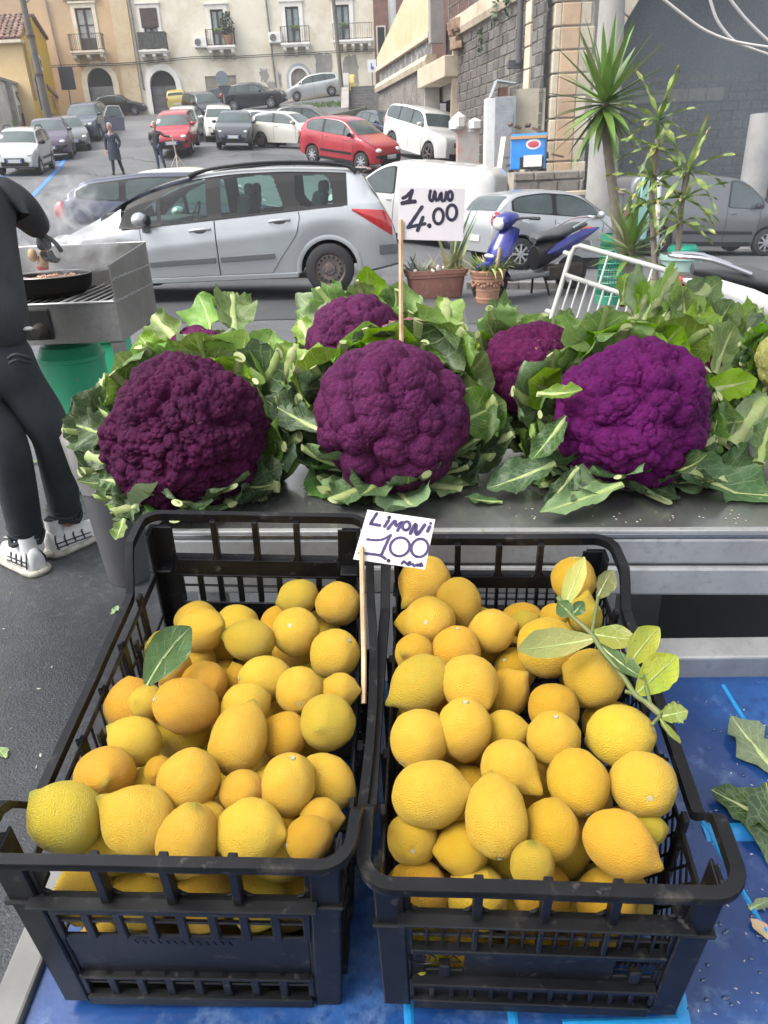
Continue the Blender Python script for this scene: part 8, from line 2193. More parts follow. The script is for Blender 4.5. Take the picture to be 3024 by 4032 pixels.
# ------------------------------------------------------------------ the cook at the grill
M_GRILL = stainless('smoky_steel', (.36,.355,.34), .38, .62)
M_SOOTB2 = mat('burnt_black_iron', (.018,.017,.016), .55, metal=.3, var=(18.,(.05,.035,.025),.55,.7), bump=(60.,.4,.004))
def grill():
 y0, y1 = 3.25, 3.85
 fr = aty(265,738,y0); zt_f = aty(252,650,y0).z; zb = fr.z; bk = aty(287,522,y1); xr0, xr1 = fr.x, bk.x-.01; gt = aty(230,572,y0).z
 xl = xr0-1.15; R = empty('charcoal_grill', ((xl+xr0)/2, y0, 0), label='stainless steel market grill on legs with a splash guard, pan smoking on it', cat='grill'); k = []
 def q(x0, x1, ya, yb, za, zb_, nm, mt=M_GRILL, bev=.004): k.append(MB().bb(x0,x1,ya,yb,za,zb_).build(nm, mt, R, bevel=bev, seg=1))
 q(xl, xr0, y0, y0+.006, zb, zt_f, 'front_panel'); q(xl, xr0, y1-.006, y1, zb, bk.z, 'back_guard'); q(xl, xl+.006, y0+.008, y1-.008, zb, gt, 'side_guard')
 b = MB(); b.prism([(y0+.0061,zb),(y1-.0061,zb),(y1-.0061,bk.z),(y0+.0061,gt)], lambda y,z: (xr0-.006,y,z), lambda y,z: (xr0,y,z)); k.append(b.build('side_guard', M_GRILL, R, bevel=.003, seg=1))
 for zz in (lerp(zb,gt,.52), lerp(zb,gt,.80)):
  w = MB(); [w.ball((xr0+.001,lerp(y0+.03,y1-.03,i/16),zz+.004*(i%2)),(.003,.018,.005),6) for i in range(17)]; o = w.build('weld_bead', M_ALU, R); o['kind'] = 'stuff'; k.append(o)
 q(xl+.007, xr0-.007, y0+.007, y1-.007, zt_f-.09, zt_f-.07, 'coal_bed', M_SOOTB2)
 q(xl, xr0, y0-.012, y0-.0005, zt_f-.008, zt_f+.004, 'front_lip', M_ALU)
 n = 26
 for i in range(n): x = lerp(xl+.03, xr0-.03, i/(n-1)); k.append(MB().tube([(x,y0+.01,zt_f-.004),(x,y1-.01,zt_f-.004)], .006, 6).build('grate_bar', M_ALU if i > 19 else M_SOOTB2, R, smooth=180))
 for x, y in ((xr0-.03,y0+.03),(xr0-.03,y1-.03),(xl+.03,y0+.03),(xl+.03,y1-.03)): q(x-.025, x+.025, y-.025, y+.025, 0, zb-.0005, 'leg')
 rnd = random.Random(4); c = MB()
 for i in range(60): c.ball((rnd.uniform(xl+.05,xr0-.05),rnd.uniform(y0+.05,y1-.05),zt_f-.055+rnd.uniform(0,.02)),(rnd.uniform(.015,.04),)*3,5)
 o = c.build('charcoal', M_SOOTB2, R); o['kind'] = 'stuff'; k.append(o)
 v = aty(86,705,y0-.01); q(v.x-.07, v.x+.05, y0-.012, y0-.001, v.z-.06, v.z+.07, 'air_slot', M_DARK)
 g = MB(); g.lathe([(.0,0),(.035,0),(.03,.03),(.02,.05),(0,.05)], 14, (v.x,y0-.015,v.z-.02), Matrix.Rotation(pi/2,3,'X')); k.append(g.build('gas_valve', M_IRON, R))
 kids_inv(R, k)
 # the pan
 pc = aty(112,592,3.52); pc.z = zt_f+.004; r = .175
 P = empty('frying_pan', tuple(pc), label='black iron pan of sizzling food on the grill, steam rising', cat='pan')
 MB().lathe([(0,0),(r*.72,0),(r*.93,.03),(r,.085),(r+.004,.088),(r-.004,.086),(r*.9,.032),(r*.7,.006),(0,.006)], 36, cap=False).build('bowl', M_SOOTB2, P, smooth=50)
 MB().tube([(r*.97*cos(2*pi*i/36),r*.97*sin(2*pi*i/36),.088) for i in range(36)], .004, 6, closed=True).build('worn_rim', M_ALU, P, smooth=180)
 f = MB(); f.lathe([(0,.068),(r*.96,.068)], 36, cap=False); f.build('sauce', mat('pink_sauce',(.42,.20,.13),.35,var=[(30.,(.55,.38,.26),.4,.6),(90.,(.25,.08,.05),.5,.66)],bump=(120.,.8,.01)), P)
 f = MB()
 for i in range(90):
  a, rr = rnd.uniform(0,2*pi), r*.88*sqrt(rnd.random()); f.ball((rr*cos(a),rr*sin(a),.072),(rnd.uniform(.006,.014),rnd.uniform(.006,.014),.007),5)
 f.build('morsels', mat('cooked_morsels',(.50,.30,.20),.5,var=(40.,(.35,.13,.08),.45,.6)), P)['kind'] = 'stuff'
 b = MB(); b.bar((-.10,-r*.9,.10),(-.02,-r*.6,.075),.03,.006); b.build('spatula', M_ALU, P)
 return P, pc, zt_f
PAN, PC, GZ = grill()
def smoke_volume():
 c = PC+Vector((.06,.04,.14)); b = MB(); b.bb(-.24,.30,-.16,.22,-.05,.36); mt = bpy.data.materials.new('steam'); mt.use_nodes = True; n = mt.node_tree.nodes; l = mt.node_tree.links
 n.remove(n['Principled BSDF']); v = n.new('ShaderNodeVolumePrincipled'); v.inputs['Color'].default_value = (.95,.95,.96,1)
 tc = n.new('ShaderNodeTexCoord'); nz = n.new('ShaderNodeTexNoise'); nz.inputs['Scale'].default_value = 8; nz.inputs['Detail'].default_value = 5; nz.inputs['Distortion'].default_value = 1.6; l.new(tc.outputs['Object'], nz.inputs['Vector'])
 mr = n.new('ShaderNodeMapRange'); mr.inputs[1].default_value = .47; mr.inputs[2].default_value = .72; mr.inputs[4].default_value = 30; l.new(nz.outputs['Fac'], mr.inputs[0])
 ln = n.new('ShaderNodeVectorMath'); ln.operation = 'LENGTH'; mp = n.new('ShaderNodeMapping'); mp.inputs['Scale'].default_value = (3.4,4.8,2.9); mp.inputs['Location'].default_value = (-.15,-.1,-.2); l.new(tc.outputs['Object'], mp.inputs[0]); l.new(mp.outputs[0], ln.inputs[0])
 m2 = n.new('ShaderNodeMapRange'); m2.inputs[1].default_value = .95; m2.inputs[2].default_value = .2; l.new(ln.outputs['Value'], m2.inputs[0])
 mu = n.new('ShaderNodeMath'); mu.operation = 'MULTIPLY'; l.new(mr.outputs[0], mu.inputs[0]); l.new(m2.outputs[0], mu.inputs[1]); l.new(mu.outputs[0], v.inputs['Density']); l.new(v.outputs[0], n['Material Output'].inputs['Volume'])
 tag(b.build('steam', mt, loc=tuple(c)), 'wisp of white steam rising from the pan', kind='stuff')
smoke_volume()
M_HOOD = mat('black_fleece', (.022,.024,.028), .9, var=[(5.,(.045,.048,.055),.42,.68)], bump=(45.,.35,.01))
M_JOG = mat('charcoal_joggers', (.013,.017,.021), .85, var=[(4.,(.035,.042,.05),.45,.7)], bump=(30.,.3,.008))
M_SNEAK = mat('white_sneaker', (.62,.62,.62), .5, var=(20.,.88,.45,.68))
M_GLOVE = mat('black_glove', (.016,.016,.018), .5, bump=(60.,.3,.003))
def cook():
 sR, sL = G(152,1183), G(64,1226); Y = 2.86
 R = empty('person', ((sR.x+sL.x)/2, (sR.y+sL.y)/2, 0), label='cook in a black fleece, dark joggers and white sneakers stirring the pan', cat='person'); o = R.location
 W = lambda px, py, Y_: aty(px,py,Y_)-o
 hipR, hipL = W(46,838,Y), W(-52,850,Y-.04); kR, aR = W(112,930,Y+.02), W(147,1140,sR.y+.02); kL, aL = W(20,970,Y-.12), W(64,1185,sL.y+.02)
 pel = W(0,745,Y-.02); wst = W(-8,660,Y+.0); chest = W(-55,500,Y+.10); neck = W(-85,380,Y+.20); shR = W(-30,432,Y+.16); shL = W(-150,440,Y+.08)
 elb = W(18,432,Y+.42); wr = W(90,500,PC.y-.02); elL = W(-190,600,Y+.1); wrL = W(-180,720,Y+.3); hd = neck+Vector((0,.08,.22))
 J = [(*pel,.13),(*wst,.14),(*chest,.15),(*neck,.06),(*shR,.085),(*elb,.058),(*wr,.034),(*shL,.085),(*elL,.06),(*wrL,.04),(*hipR,.05),(*kR,.06),(*aR,.04),(*hipL,.05),(*kL,.06),(*aL,.04)]
 E = chain(0,1,2,3)+chain(2,4,5,6)+chain(2,7,8,9)+chain(0,10,11,12)+chain(0,13,14,15)
 skin_mesh('body', [(*j[:3],j[3]*(.4 if i < 3 else .75)) for i, j in enumerate(J)], E, M_SKIN, R, 2)
 mid = elb.lerp(wr,.5)+Vector((0,0,.022)); w2 = elb.lerp(wr,1.0)
 H = [(*W(-3,772,Y-.015),.168,.14),(*wst,.178,.145),(*chest,.19,.15),(*neck,.09),(*shR,.11),(*elb,.090),(*mid,.082),(*w2,.056),(*shL,.11),(*elL,.08),(*wrL,.06)]
 skin_mesh('fleece', H, chain(0,1,2,3)+chain(2,4,5,6,7)+chain(2,8,9,10), M_HOOD, R, 2)
 c2 = W(62,702,Y-.0); MB().ball(c2+Vector((0,-.02,-.01)),(.022,.02,.008),10).build('shirt_tail', M_SNEAK, R, smooth=180)
 cuffR, cuffL = aR+Vector((0,0,.04)), aL+Vector((0,0,.04))
 hr, hl = W(46,838,Y), W(-52,850,Y-.04)
 Jg = [(*W(-5,690,Y-.01),.13,.11),(*W(-2,765,Y-.015),.158,.138),(*hr,.118),(*hr.lerp(kR,.5),.108),(*kR,.088),(*kR.lerp(aR,.55),.078),(*cuffR,.070),(*hl,.118),(*hl.lerp(kL,.5),.108),(*kL,.088),(*kL.lerp(aL,.55),.080),(*cuffL,.072)]
 skin_mesh('joggers', Jg, chain(0,1,2,3,4,5,6)+chain(1,7,8,9,10,11), M_JOG, R, 2)
 # folds over the ankles, back pocket
 f = MB()
 for a, k_ in ((cuffR,kR),(cuffL,kL)):
  for i in range(3):
   c = a.lerp(k_, .03+.07*i); f.tube([c+Vector(((.066-.002*i)*cos(2*pi*q/20),(.066-.002*i)*sin(2*pi*q/20),.012*sin(q*.9+i*2))) for q in range(20)], .012, 6, closed=True)
 f.build('cuff_fold', M_JOG, R, smooth=180)
 pk = MB(); p0, p1 = W(18,775,Y-.165), W(66,775,Y-.14); pk.tube(spline([p0,(p0+p1)/2+Vector((0,-.02,.02)),p1],5), .007, 6); pk.tube(spline([p0+Vector((0,0,-.018)),(p0+p1)/2+Vector((0,-.02,.0)),p1+Vector((0,0,-.018))],5), .006, 6); pk.build('pocket', M_JOG, R, smooth=180)
 # sneakers
 for s, toe in ((sR, Vector((.55,.83,0))), (sL, Vector((-.75,.62,0)))):
  c = s-o; t = toe.normalized(); sd = Vector((t.y,-t.x,0)); b = MB(); rows = []
  for u, wd, h, z0 in ((-.10,.024,.05,.012),(-.095,.036,.095,.006),(-.06,.042,.105,.004),(-.01,.042,.10,.004),(.05,.045,.085,.004),(.11,.048,.066,.006),(.16,.044,.052,.012),(.19,.026,.036,.02)):
   rows.append([c+t*u+sd*(wd*cos(2*pi*k/16))+Vector((0,0,z0+.02+max(0,sin(2*pi*k/16))*h+min(0,sin(2*pi*k/16))*.018)) for k in range(16)])
  b.grid(rows, closed=True); b.add(rows[0], [tuple(range(16))]); b.add(rows[-1], [tuple(range(16))]); sh = b.build('sneaker', M_SNEAK, R, smooth=70)
  b = MB(); pts = [c+t*u+sd*x+Vector((0,0,.013)) for u, x in ((-.11,0),(-.09,.04),(0,.047),(.10,.053),(.17,.045),(.20,0),(.17,-.045),(.10,-.053),(0,-.047),(-.09,-.04))]
  b.tube(spline(pts+[pts[0]],3)[:-1], .016, 6, closed=True); b.build('sole', mat('yellowed_sole',(.42,.40,.34),.6,var=(30.,.6,.45,.6)), sh, smooth=180)
  b = MB()
  for sg in (-1,1):
   for i in range(4): b.tube([c+t*(-.08+.045*i)+sd*sg*.0445+Vector((0,0,.036)), c+t*(-.085+.045*i)+sd*sg*.040+Vector((0,0,.075)), c+t*(-.07+.045*i)+sd*sg*.024+Vector((0,0,.105-.008*i))], .0035, 5)
   for z in (.05,.068): b.tube([c+t*(-.09+.03*i)+sd*sg*(.0465 if z < .06 else .043)+Vector((0,0,z-.003*i)) for i in range(7)], .003, 5)
  b.build('black_piping', M_DARK, sh)
  b = MB(); b.lathe([(.037,.08),(.036,.17)], 14, c+t*-.05, cap=False); b.build('sock', M_SNEAK, sh, smooth=180)
 head(R, hd, radians(75), mat('dark_hair',(.02,.016,.014),.7,bump=(60.,.5,.01)), 1.0)
 # gloved hand round the wooden handle
 tip = W(97,538,PC.y-.02)
 hand(R, wr, tip-wr, (.6,-.2,-.3), M_GLOVE, 1.0, .75, -1); hand(R, wrL, (0,.3,-1), (1,0,0), M_GLOVE, 1.0, .6)
 S = empty('wooden_masher', tuple(aty(92,575,PC.y-.02)), label='stubby wooden tool with a red tip held upright in the pan', cat='kitchen tool')
 a = aty(97,515,PC.y-.02)-S.location; c = Vector((0,0,0)); MB().tube([c,c.lerp(a,.45),a], [.026,.020,.015], 12).build('handle', M_WOOD, S, smooth=60); MB().tube([c-Vector((0,0,.016)),c], [.024,.026], 12).build('red_tip', mat('red_rubber',(.4,.03,.03),.5), S)
 MB().ball((-.025,-.02,.05),(.022,.018,.03),10).build('lump', M_WOOD, S, smooth=180)
cook()
def under_grill():
 c = aty(168,830,3.72); R = empty('gas_cylinder', (c.x,3.72,0), label='green gas cylinder with chipped paint under the grill', cat='gas cylinder'); zt = aty(168,742,3.6).z
 M_GRN = mat('worn_green_paint', (.03,.42,.22), .42, var=[(3.,(.025,.32,.16),.4,.66),(18.,(.30,.22,.15),.70,.74)], bump=(30.,.15,.003))
 MB().lathe([(.12,0),(.155,.03),(.158,.06),(.158,zt*.44),(.161,zt*.45),(.161,zt*.47),(.158,zt*.48),(.158,zt-.10),(.163,zt-.095),(.163,zt-.075),(.157,zt-.07),(.14,zt-.025),(.10,zt-.004),(.05,zt)], 32).build('tank', M_GRN, R, smooth=40)
 b = MB(); b.lathe([(.025,zt-.01),(.025,zt+.05),(.04,zt+.055),(.04,zt+.08),(0,zt+.08)], 12); b.build('valve', M_ALU, R, smooth=40)
 c = aty(238,742,4.6); R = empty('plastic_crate', (c.x,4.6,ter(c.x,4.6)), label='green plastic box standing behind the gas cylinder', cat='box'); b = MB(); b.bb(-.18,.1,-.12,.12,0,.62); b.build('shell', mat('bright_green_plastic',(.03,.42,.22),.4), R, bevel=.02)
 b = MB(); b.bb(-.2,.12,-.14,.14,.621,.65); b.build('rim', mat('bright_green_plastic',(.03,.42,.22),.4), R, bevel=.008)
 # grey waste bin lined with a bag, at the end of the table
 a, d = aty(222,950,2.62), aty(262,1172,2.62); R = empty('waste_bin', (d.x-.01,2.66,0), label='grey tapered bin lined with a pale plastic bag at the table end', cat='bin'); h = a.z
 MB().lathe([(.075,0),(.085,.02),(.125,h-.02),(.132,h),(.122,h)], 28, cap=False).build('bin_body', mat('grey_plastic',(.11,.11,.115),.45,var=(3.,.75,.4,.66)), R, smooth=50)
 rnd = random.Random(2); rows = []
 for z, r in ((h*.66,.113),(h*.82,.126),(h+.01,.142),(h+.03,.125),(h+.015,.09)): rows.append([((r+rnd.uniform(-.012,.014))*cos(2*pi*k/26),(r+rnd.uniform(-.012,.014))*sin(2*pi*k/26),z+rnd.uniform(-.02,.02)) for k in range(26)])
 MB().grid(rows, closed=True).build('liner_bag', mat('milky_plastic_bag',(.30,.29,.28),.3,trans=.3), R, smooth=180)
under_grill()
def litter():
 rnd = random.Random(77); b = MB(); c = MB()
 for i in range(120):
  px, py = rnd.choice([(rnd.uniform(0,240),rnd.uniform(930,1190)),(rnd.uniform(0,240),rnd.uniform(930,1190)),(rnd.uniform(0,250),rnd.uniform(1200,1700)),(rnd.uniform(880,1500),rnd.uniform(600,700)),(rnd.uniform(320,640),rnd.uniform(650,690))])
  p = G(px,py); s = rnd.uniform(.004,.009) if py > 1190 else rnd.uniform(.006,.024); a = rnd.uniform(0,6.3); d = Vector((cos(a),sin(a),rnd.uniform(-.1,.25)))*s; e = Vector((-sin(a),cos(a),0))*s*rnd.uniform(.2,.6); p.z += .004
  (b if rnd.random() < .6 else c).add([p-d,p+e,p+d+Vector((0,0,.004)),p-e], [(0,1,2,3)])
 tag(b.build('litter', mat('green_scraps',(.13,.17,.06),.7,rnd=.3)), 'bits of green leaf trodden on the wet asphalt', kind='stuff'); tag(c.build('litter', mat('pale_scraps',(.42,.39,.34),.8)), 'pale scraps of paper and husk on the asphalt', kind='stuff')
 for px, py, s, lab in ((120,1155,.11,'green cabbage leaf on the ground between the sneakers'),(100,1100,.09,'long leaf rib on the wet ground behind the cook'),(85,1000,.12,'pile of pale trimmed leaves on the ground behind the cook'),(15,1640,.05,'brown twist of leaf on the asphalt beside the left crate'),(240,1330,.05,'scrap of pale plastic film on the asphalt left of the crate')):
  p = G(px,py); R = empty('leaf_scrap', tuple(p), label=lab, cat='leaf scrap', group='loose bits of leaf'); leaf(R, p+Vector((0,0,.006)), (cos(px),sin(px),.05), (0,0,1), s, s*.7, .4, .3, .4, False, s*.05, px, ML_BRIGHT if px in (120,100) else ML_PALE, nu=10, nv=3, ruff=2.5, name='blade')
litter()
# ------------------------------------------------------------------ pots, plants, scooters and the barrier behind the stall
def blade(b, base, d, L, w, droop, fold=.3, n=7, side=None, mi=0, wave=0, ph=0):
 """sword leaf: tapered, folded along its keel, drooping under its weight"""
 d = Vector(d).normalized(); s = side or d.cross(Vector((0,0,1))); s = s.normalized() if s.length > 1e-3 else Vector((1,0,0)); p = Vector(base); rows = []
 for i in range(n+1):
  t = i/n; up = s.cross(d).normalized(); ww = w*.5*(min(1,t*5+.5))*(1-t**2.4)+.0008
  wv = up*wave*w*sin(t*11+ph)
  rows.append([p-s*ww+up*ww*fold+wv, p.copy(), p+s*ww+up*ww*fold-wv]); p = p+d*(L/n); d = (d+Vector((0,0,-1))*droop*(.3+t)/n).normalized()
 b.grid(rows, mi)
ML_YUC = mat('yucca_green', (.12,.22,.05), .38, var=[(3.,(.18,.28,.07),.4,.66)], rnd=.25, trans=.12)
ML_YUCY = mat('yucca_old_leaf', (.22,.24,.10), .5, rnd=.25, trans=.1)
ML_DRA = mat('dracaena_green', (.24,.33,.08), .42, var=[(9.,(.50,.48,.15),.5,.62),(4.,(.10,.17,.05),.42,.6)], rnd=.2, trans=.2)
ML_DRY = mat('yellowed_leaf', (.48,.33,.09), .6, var=(10.,(.34,.24,.12),.45,.62), rnd=.2)
M_TRUNK = mat('ringed_trunk', (.24,.20,.16), .85, var=[(7.,.65,.4,.64)], bump=(60.,.5,.006))
def trunk(par, pts, r, name='trunk', rings=True):
 q = spline(pts,10); N = len(q); o = MB().tube(q, [lerp(r[0],r[1],i/(N-1))*(1+(.07 if rings and i % 2 else 0)) for i in range(N)], 12).build(name, M_TRUNK, par, smooth=60); return o
def sword_head(par, c, n, L, w, tilt0, tilt1, droop, seed, mt=ML_YUC, old=.1, name='leaf', wave=0):
 rnd = random.Random(seed)
 for i in range(n):
  t = (i+.5)/n; el = lerp(tilt0,tilt1,t)+rnd.uniform(-.1,.1); a = i*2.39996+rnd.uniform(-.2,.2); d = Vector((cos(a)*cos(el),sin(a)*cos(el),sin(el))); b = MB()
  blade(b, Vector(c)+d*.02-Vector((0,0,.10*t)), d, L*rnd.uniform(.78,1.12)*(1-.18*t), w*rnd.uniform(.85,1.15), droop*(.5+t)*rnd.uniform(.6,1.4), wave=wave, ph=i)
  b.build(name, ML_YUCY if rnd.random() < old*(t+.3) else mt, par, smooth=180)
def yuccas():
 Y = 8.6; B = G(1368,625); B = Vector((aty(1366,612,Y).x,Y,ter(1.9,Y)))
 R = empty('yucca', tuple(B), label='tall bare-trunked yucca with a spiky crown in front of the concrete pole', cat='plant'); o = R.location
 W = lambda px, py, y=Y: aty(px,py,y)-o
 top = W(1306,225)
 trunk(R, [Vector((.14,0,-.02)),W(1368,606),W(1338,520),W(1325,420),W(1310,290),top], (.06,.045))
 sword_head(R, top+Vector((0,0,.05)), 66, .74, .085, 1.45, -1.15, .25, 3)
 B2 = W(1362,535); R2 = empty('yucca', tuple(aty(1368,600,8.3)), label='small low yucca rosette beside the bare trunk of the tall one', cat='plant'); o2 = R2.location
 c = aty(1362,530,8.3)-o2; trunk(R2, [Vector((.02,0,-.4)),Vector((0,0,0)),c], (.05,.045)); sword_head(R2, c, 42, .58, .066, 1.45, -.35, .2, 9)
 for lab, yy, stem, heads, sd in (('yellow-edged dracaena with curling leaves, left of its pair', 8.0, [(1418,640),(1412,520),(1408,420),(1420,300)], [((1422,262),16,.30),((1418,318),14,.26),((1405,385),13,.25),((1400,440),10,.22)], 20),
       ('yellow-edged dracaena with drooping tips, right of its pair', 7.8, [(1458,650),(1465,540),(1472,440),(1484,370)], [((1486,372),17,.30),((1478,428),15,.27),((1470,480),12,.24),((1462,590),9,.20)], 30)):
  p = aty(stem[0][0],stem[0][1],yy); R = empty('dracaena', (p.x,yy,p.z-.25), label=lab, cat='plant', group='pair of dracaenas'); o = R.location
  trunk(R, [aty(x,y,yy)-o for x, y in stem], (.034,.024), 'stem', False); rnd = random.Random(sd)
  for hi, ((x, y), n, L) in enumerate(heads):
   c = aty(x,y,yy)-o
   n = int(n*.8)
   for i in range(n):
    t = (i+.5)/n; el = lerp(1.3 if hi == 0 else .7,-.75,t)+rnd.uniform(-.15,.15); a = i*2.39996+hi; d = Vector((cos(a)*cos(el),sin(a)*cos(el)*.8,sin(el))); b = MB()
    blade(b, c+d*.015, d, L*1.5*rnd.uniform(.75,1.15), .054*rnd.uniform(.75,1.25), rnd.uniform(.4,1.5)*(.5+t), .45, 8, wave=.28, ph=i); lf = b.build('leaf', ML_DRA, R, smooth=180)
    if rnd.random() < .4+.4*t:
     q = Vector(b.v[-2]); e = (q-Vector(b.v[-8])).normalized(); b2 = MB(); blade(b2, q-e*.05, e, .075, .028, .6, .5, 4); b2.build('dry_tip', ML_DRY, lf, smooth=180)
  # pot the pair stands in
 p = aty(1462,640,7.9); R = empty('plant_tub', (p.x,7.9,ter(p.x,7.9)), label='pale aqua plastic tub with a green lid behind the barrier', cat='tub'); h = aty(1462,548,7.9).z-R.location.z
 MB().lathe([(.14,0),(.15,.01),(.20,h-.06),(.225,h-.05),(.225,h),(.2,h)], 28, cap=False).build('tub', mat('aqua_plastic',(.42,.58,.54),.4,trans=.25), R, smooth=40)
 MB().lathe([(.15,h-.005),(.15,h+.05),(.12,h+.085),(0,h+.095)], 24).build('lid', mat('green_lid',(.02,.34,.22),.4), R, smooth=40)
 p = aty(1322,600,9.2); R = empty('basket', (p.x,9.2,ter(p.x,9.2)), label='tall green perforated plastic basket behind the yucca trunk', cat='basket'); h = aty(1322,505,9.2).z-R.location.z; gm = mat('green_basket_plastic',(.03,.25,.15),.45); n = 30
 b = MB(); b.lathe([(.16,0),(.175,.0),(.18,.1),(.175,.1)], n, cap=False); b.lathe([(.165,.1),(.145,h-.1)], n, cap=False) if False else None; b.build('base_ring', gm, R, smooth=40)
 b = MB()
 for k in range(n): a = 2*pi*k/n; b.bar((.172*cos(a),.172*sin(a),.1),(.15*cos(a),.15*sin(a),h-.1),.016,.006)
 for j in range(9): z = lerp(.1,h-.1,j/8); r = lerp(.172,.15,j/8); b.tube([(r*cos(2*pi*k/n),r*sin(2*pi*k/n),z) for k in range(n)], .010, 5, closed=True)
 b.build('perforated_side', gm, R); MB().lathe([(.15,h-.1),(.165,h-.09),(.165,h),(.15,h)], n, cap=False).build('rim', gm, R, smooth=40)
 p = aty(1395,440,9.8); R = empty('folded_umbrella', tuple(p), label='aqua and white cloth bundle behind the dracaenas', cat='cloth'); b = MB()
 b.prism([(-.22,-.4),(.05,-.45),(.12,.25),(-.05,.32)], lambda x,z:(x,0,z), lambda x,z:(x+.02,.12,z)); b.build('cloth', mat('aqua_cloth',(.30,.55,.50),.7,var=(3.,.8,.4,.66)), R, bevel=.03); MB().tube([(.2,0,-.9),(.14,0,.3)],.03,8).build('white_pole', M_ACW, R)
yuccas()
def planters():
 a, c = aty(884,628,9.25), aty(1022,615,9.55); R = empty('trough_planter', ((a.x+c.x)/2-.04,9.85,ter(.9,9.85)), radians(8), 'long terracotta trough planter with agave and dry stems', 'planter'); L = (c-a).length/2
 mt = mat('pink_terracotta', (.33,.155,.12), .75, var=[(3.,.8,.4,.66),(9.,(.40,.27,.22),.58,.72)], bump=(40.,.3,.005)); h = .36
 def rim(z, g): return [(x,y,z) for x, y in rrect(2*(L-.08+g), .36+2*g, .06)]
 rows = [rim(0,-.04),rim(.03,-.03),rim(h-.1,.0),rim(h-.09,.02),rim(h-.06,.02),rim(h-.055,.03),rim(h,.035),rim(h,.01),rim(h-.05,0)]
 MB().grid(rows, closed=True).build('trough', mt, R, smooth=30); MB().prism(rrect(2*(L-.09),.34,.05), lambda x,y:(x,y,h-.06), lambda x,y:(x,y,h-.1)).build('soil', mat('dry_soil',(.13,.1,.075),.95,bump=(40.,.8,.02)), R)
 rnd = random.Random(5); ag = mat('agave_variegated',(.20,.27,.17),.5,var=(5.,(.45,.43,.22),.45,.62),rnd=.2)
 for i in range(9): b = MB(); a_ = rnd.uniform(-.9,.9); blade(b, (L*.55+rnd.uniform(-.05,.05),rnd.uniform(-.05,.05),h-.08), (sin(a_)*.6,rnd.uniform(-.3,.3),1), rnd.uniform(.65,1.05), .085, .2, .5); b.build('agave_leaf', ag, R, smooth=180)
 for i in range(8): b = MB(); a_ = rnd.uniform(-1.2,1.2); blade(b, (-L*.55+rnd.uniform(-.1,.1),rnd.uniform(-.05,.05),h-.08), (sin(a_),rnd.uniform(-.3,.3),.9), rnd.uniform(.18,.34), .07, .2, .5); b.build('agave_leaf', mat('blue_agave',(.22,.30,.27),.55,rnd=.2), R, smooth=180)
 st = MB()
 for i in range(150): blade(st, (rnd.uniform(-L*.7,L*.8),rnd.uniform(-.12,.1),h-.06), (rnd.gauss(0,.8),rnd.gauss(0,.6),rnd.uniform(.2,1)), rnd.uniform(.12,.34), .014, rnd.uniform(.3,1.8), .3, 5)
 st.build('dry_grass', mat('straw',(.42,.37,.20),.8,rnd=.2), R)['kind'] = 'stuff'
 st = MB(); [st.ball((rnd.uniform(-L*.9,L*.3),-.16+rnd.uniform(-.05,.02),h-.02+rnd.uniform(0,.07)),(rnd.uniform(.015,.04),.03,.02),6) for i in range(7)]; st.build('paper_rubbish', M_ACW, R)
 p = G(1055,657); R = empty('flower_pot', (p.x,p.y+.12,p.z), label='ribbed terracotta pot with trailing grass, in front of the scooter', cat='pot'); h = .40; b = MB(); k = .93
 prof = [(.13,0),(.14,.005),(.152,.05),(.158,.055),(.158,.07),(.153,.075),(.168,.15),(.174,.155),(.174,.17),(.17,.175),(.188,.26),(.21,.27),(.212,.30),(.205,.305),(.222,.31),(.228,.33),(.22,.335),(.235,.35),(.245,h-.01),(.24,h),(.22,h),(.21,h-.06)]
 b.lathe([(r*k,z) for r, z in prof], 36, cap=False); b.build('pot', M_CLAY, R, smooth=30)
 b = MB(); pr = random.Random(3)
 for i in range(30):
  a_ = 2*pi*i/30; b.ball((.205*k*cos(a_),.205*k*sin(a_),.235+.02*sin(a_*7)),(.018,.018,.022),7)
 b.build('garland', M_CLAY, R, smooth=180); MB().lathe([(0,h-.05),(.205*k,h-.05)],24,cap=False).build('soil', mat('dry_soil',(.13,.1,.075),.95), R)
 g = MB(); g2 = MB()
 for i in range(120): a_ = pr.uniform(0,6.3); (g if pr.random() < .7 else g2).cur = 0; blade(g if pr.random() < .7 else g2, (.15*cos(a_)*pr.random(),.15*sin(a_)*pr.random(),h-.05), (cos(a_),sin(a_),pr.uniform(.5,1.6)), pr.uniform(.15,.42), .018, pr.uniform(.5,2.6), .3, 7)
 g.build('trailing_grass', mat('fresh_grass',(.20,.30,.07),.6,rnd=.2,trans=.2), R)['kind'] = 'stuff'; g2.build('dry_grass', mat('straw',(.42,.37,.20),.8), R)['kind'] = 'stuff'
 for x, w_ in ((-.02,.03),(.06,.028)):
  b = MB(); blade(b, (x,-.17,h-.01), (.1,-.5,.3), .34, w_*1.3, 3.4, .2, 9); b.build('hanging_leaf', mat('pale_leaf',(.36,.42,.14),.5), R, smooth=180)
 MB().tube([(.1,0,h-.05),(.15,.03,h+.25)], [.03,.02], 8).build('dry_stump', mat('dry_bark',(.38,.29,.2),.9), R)
planters()
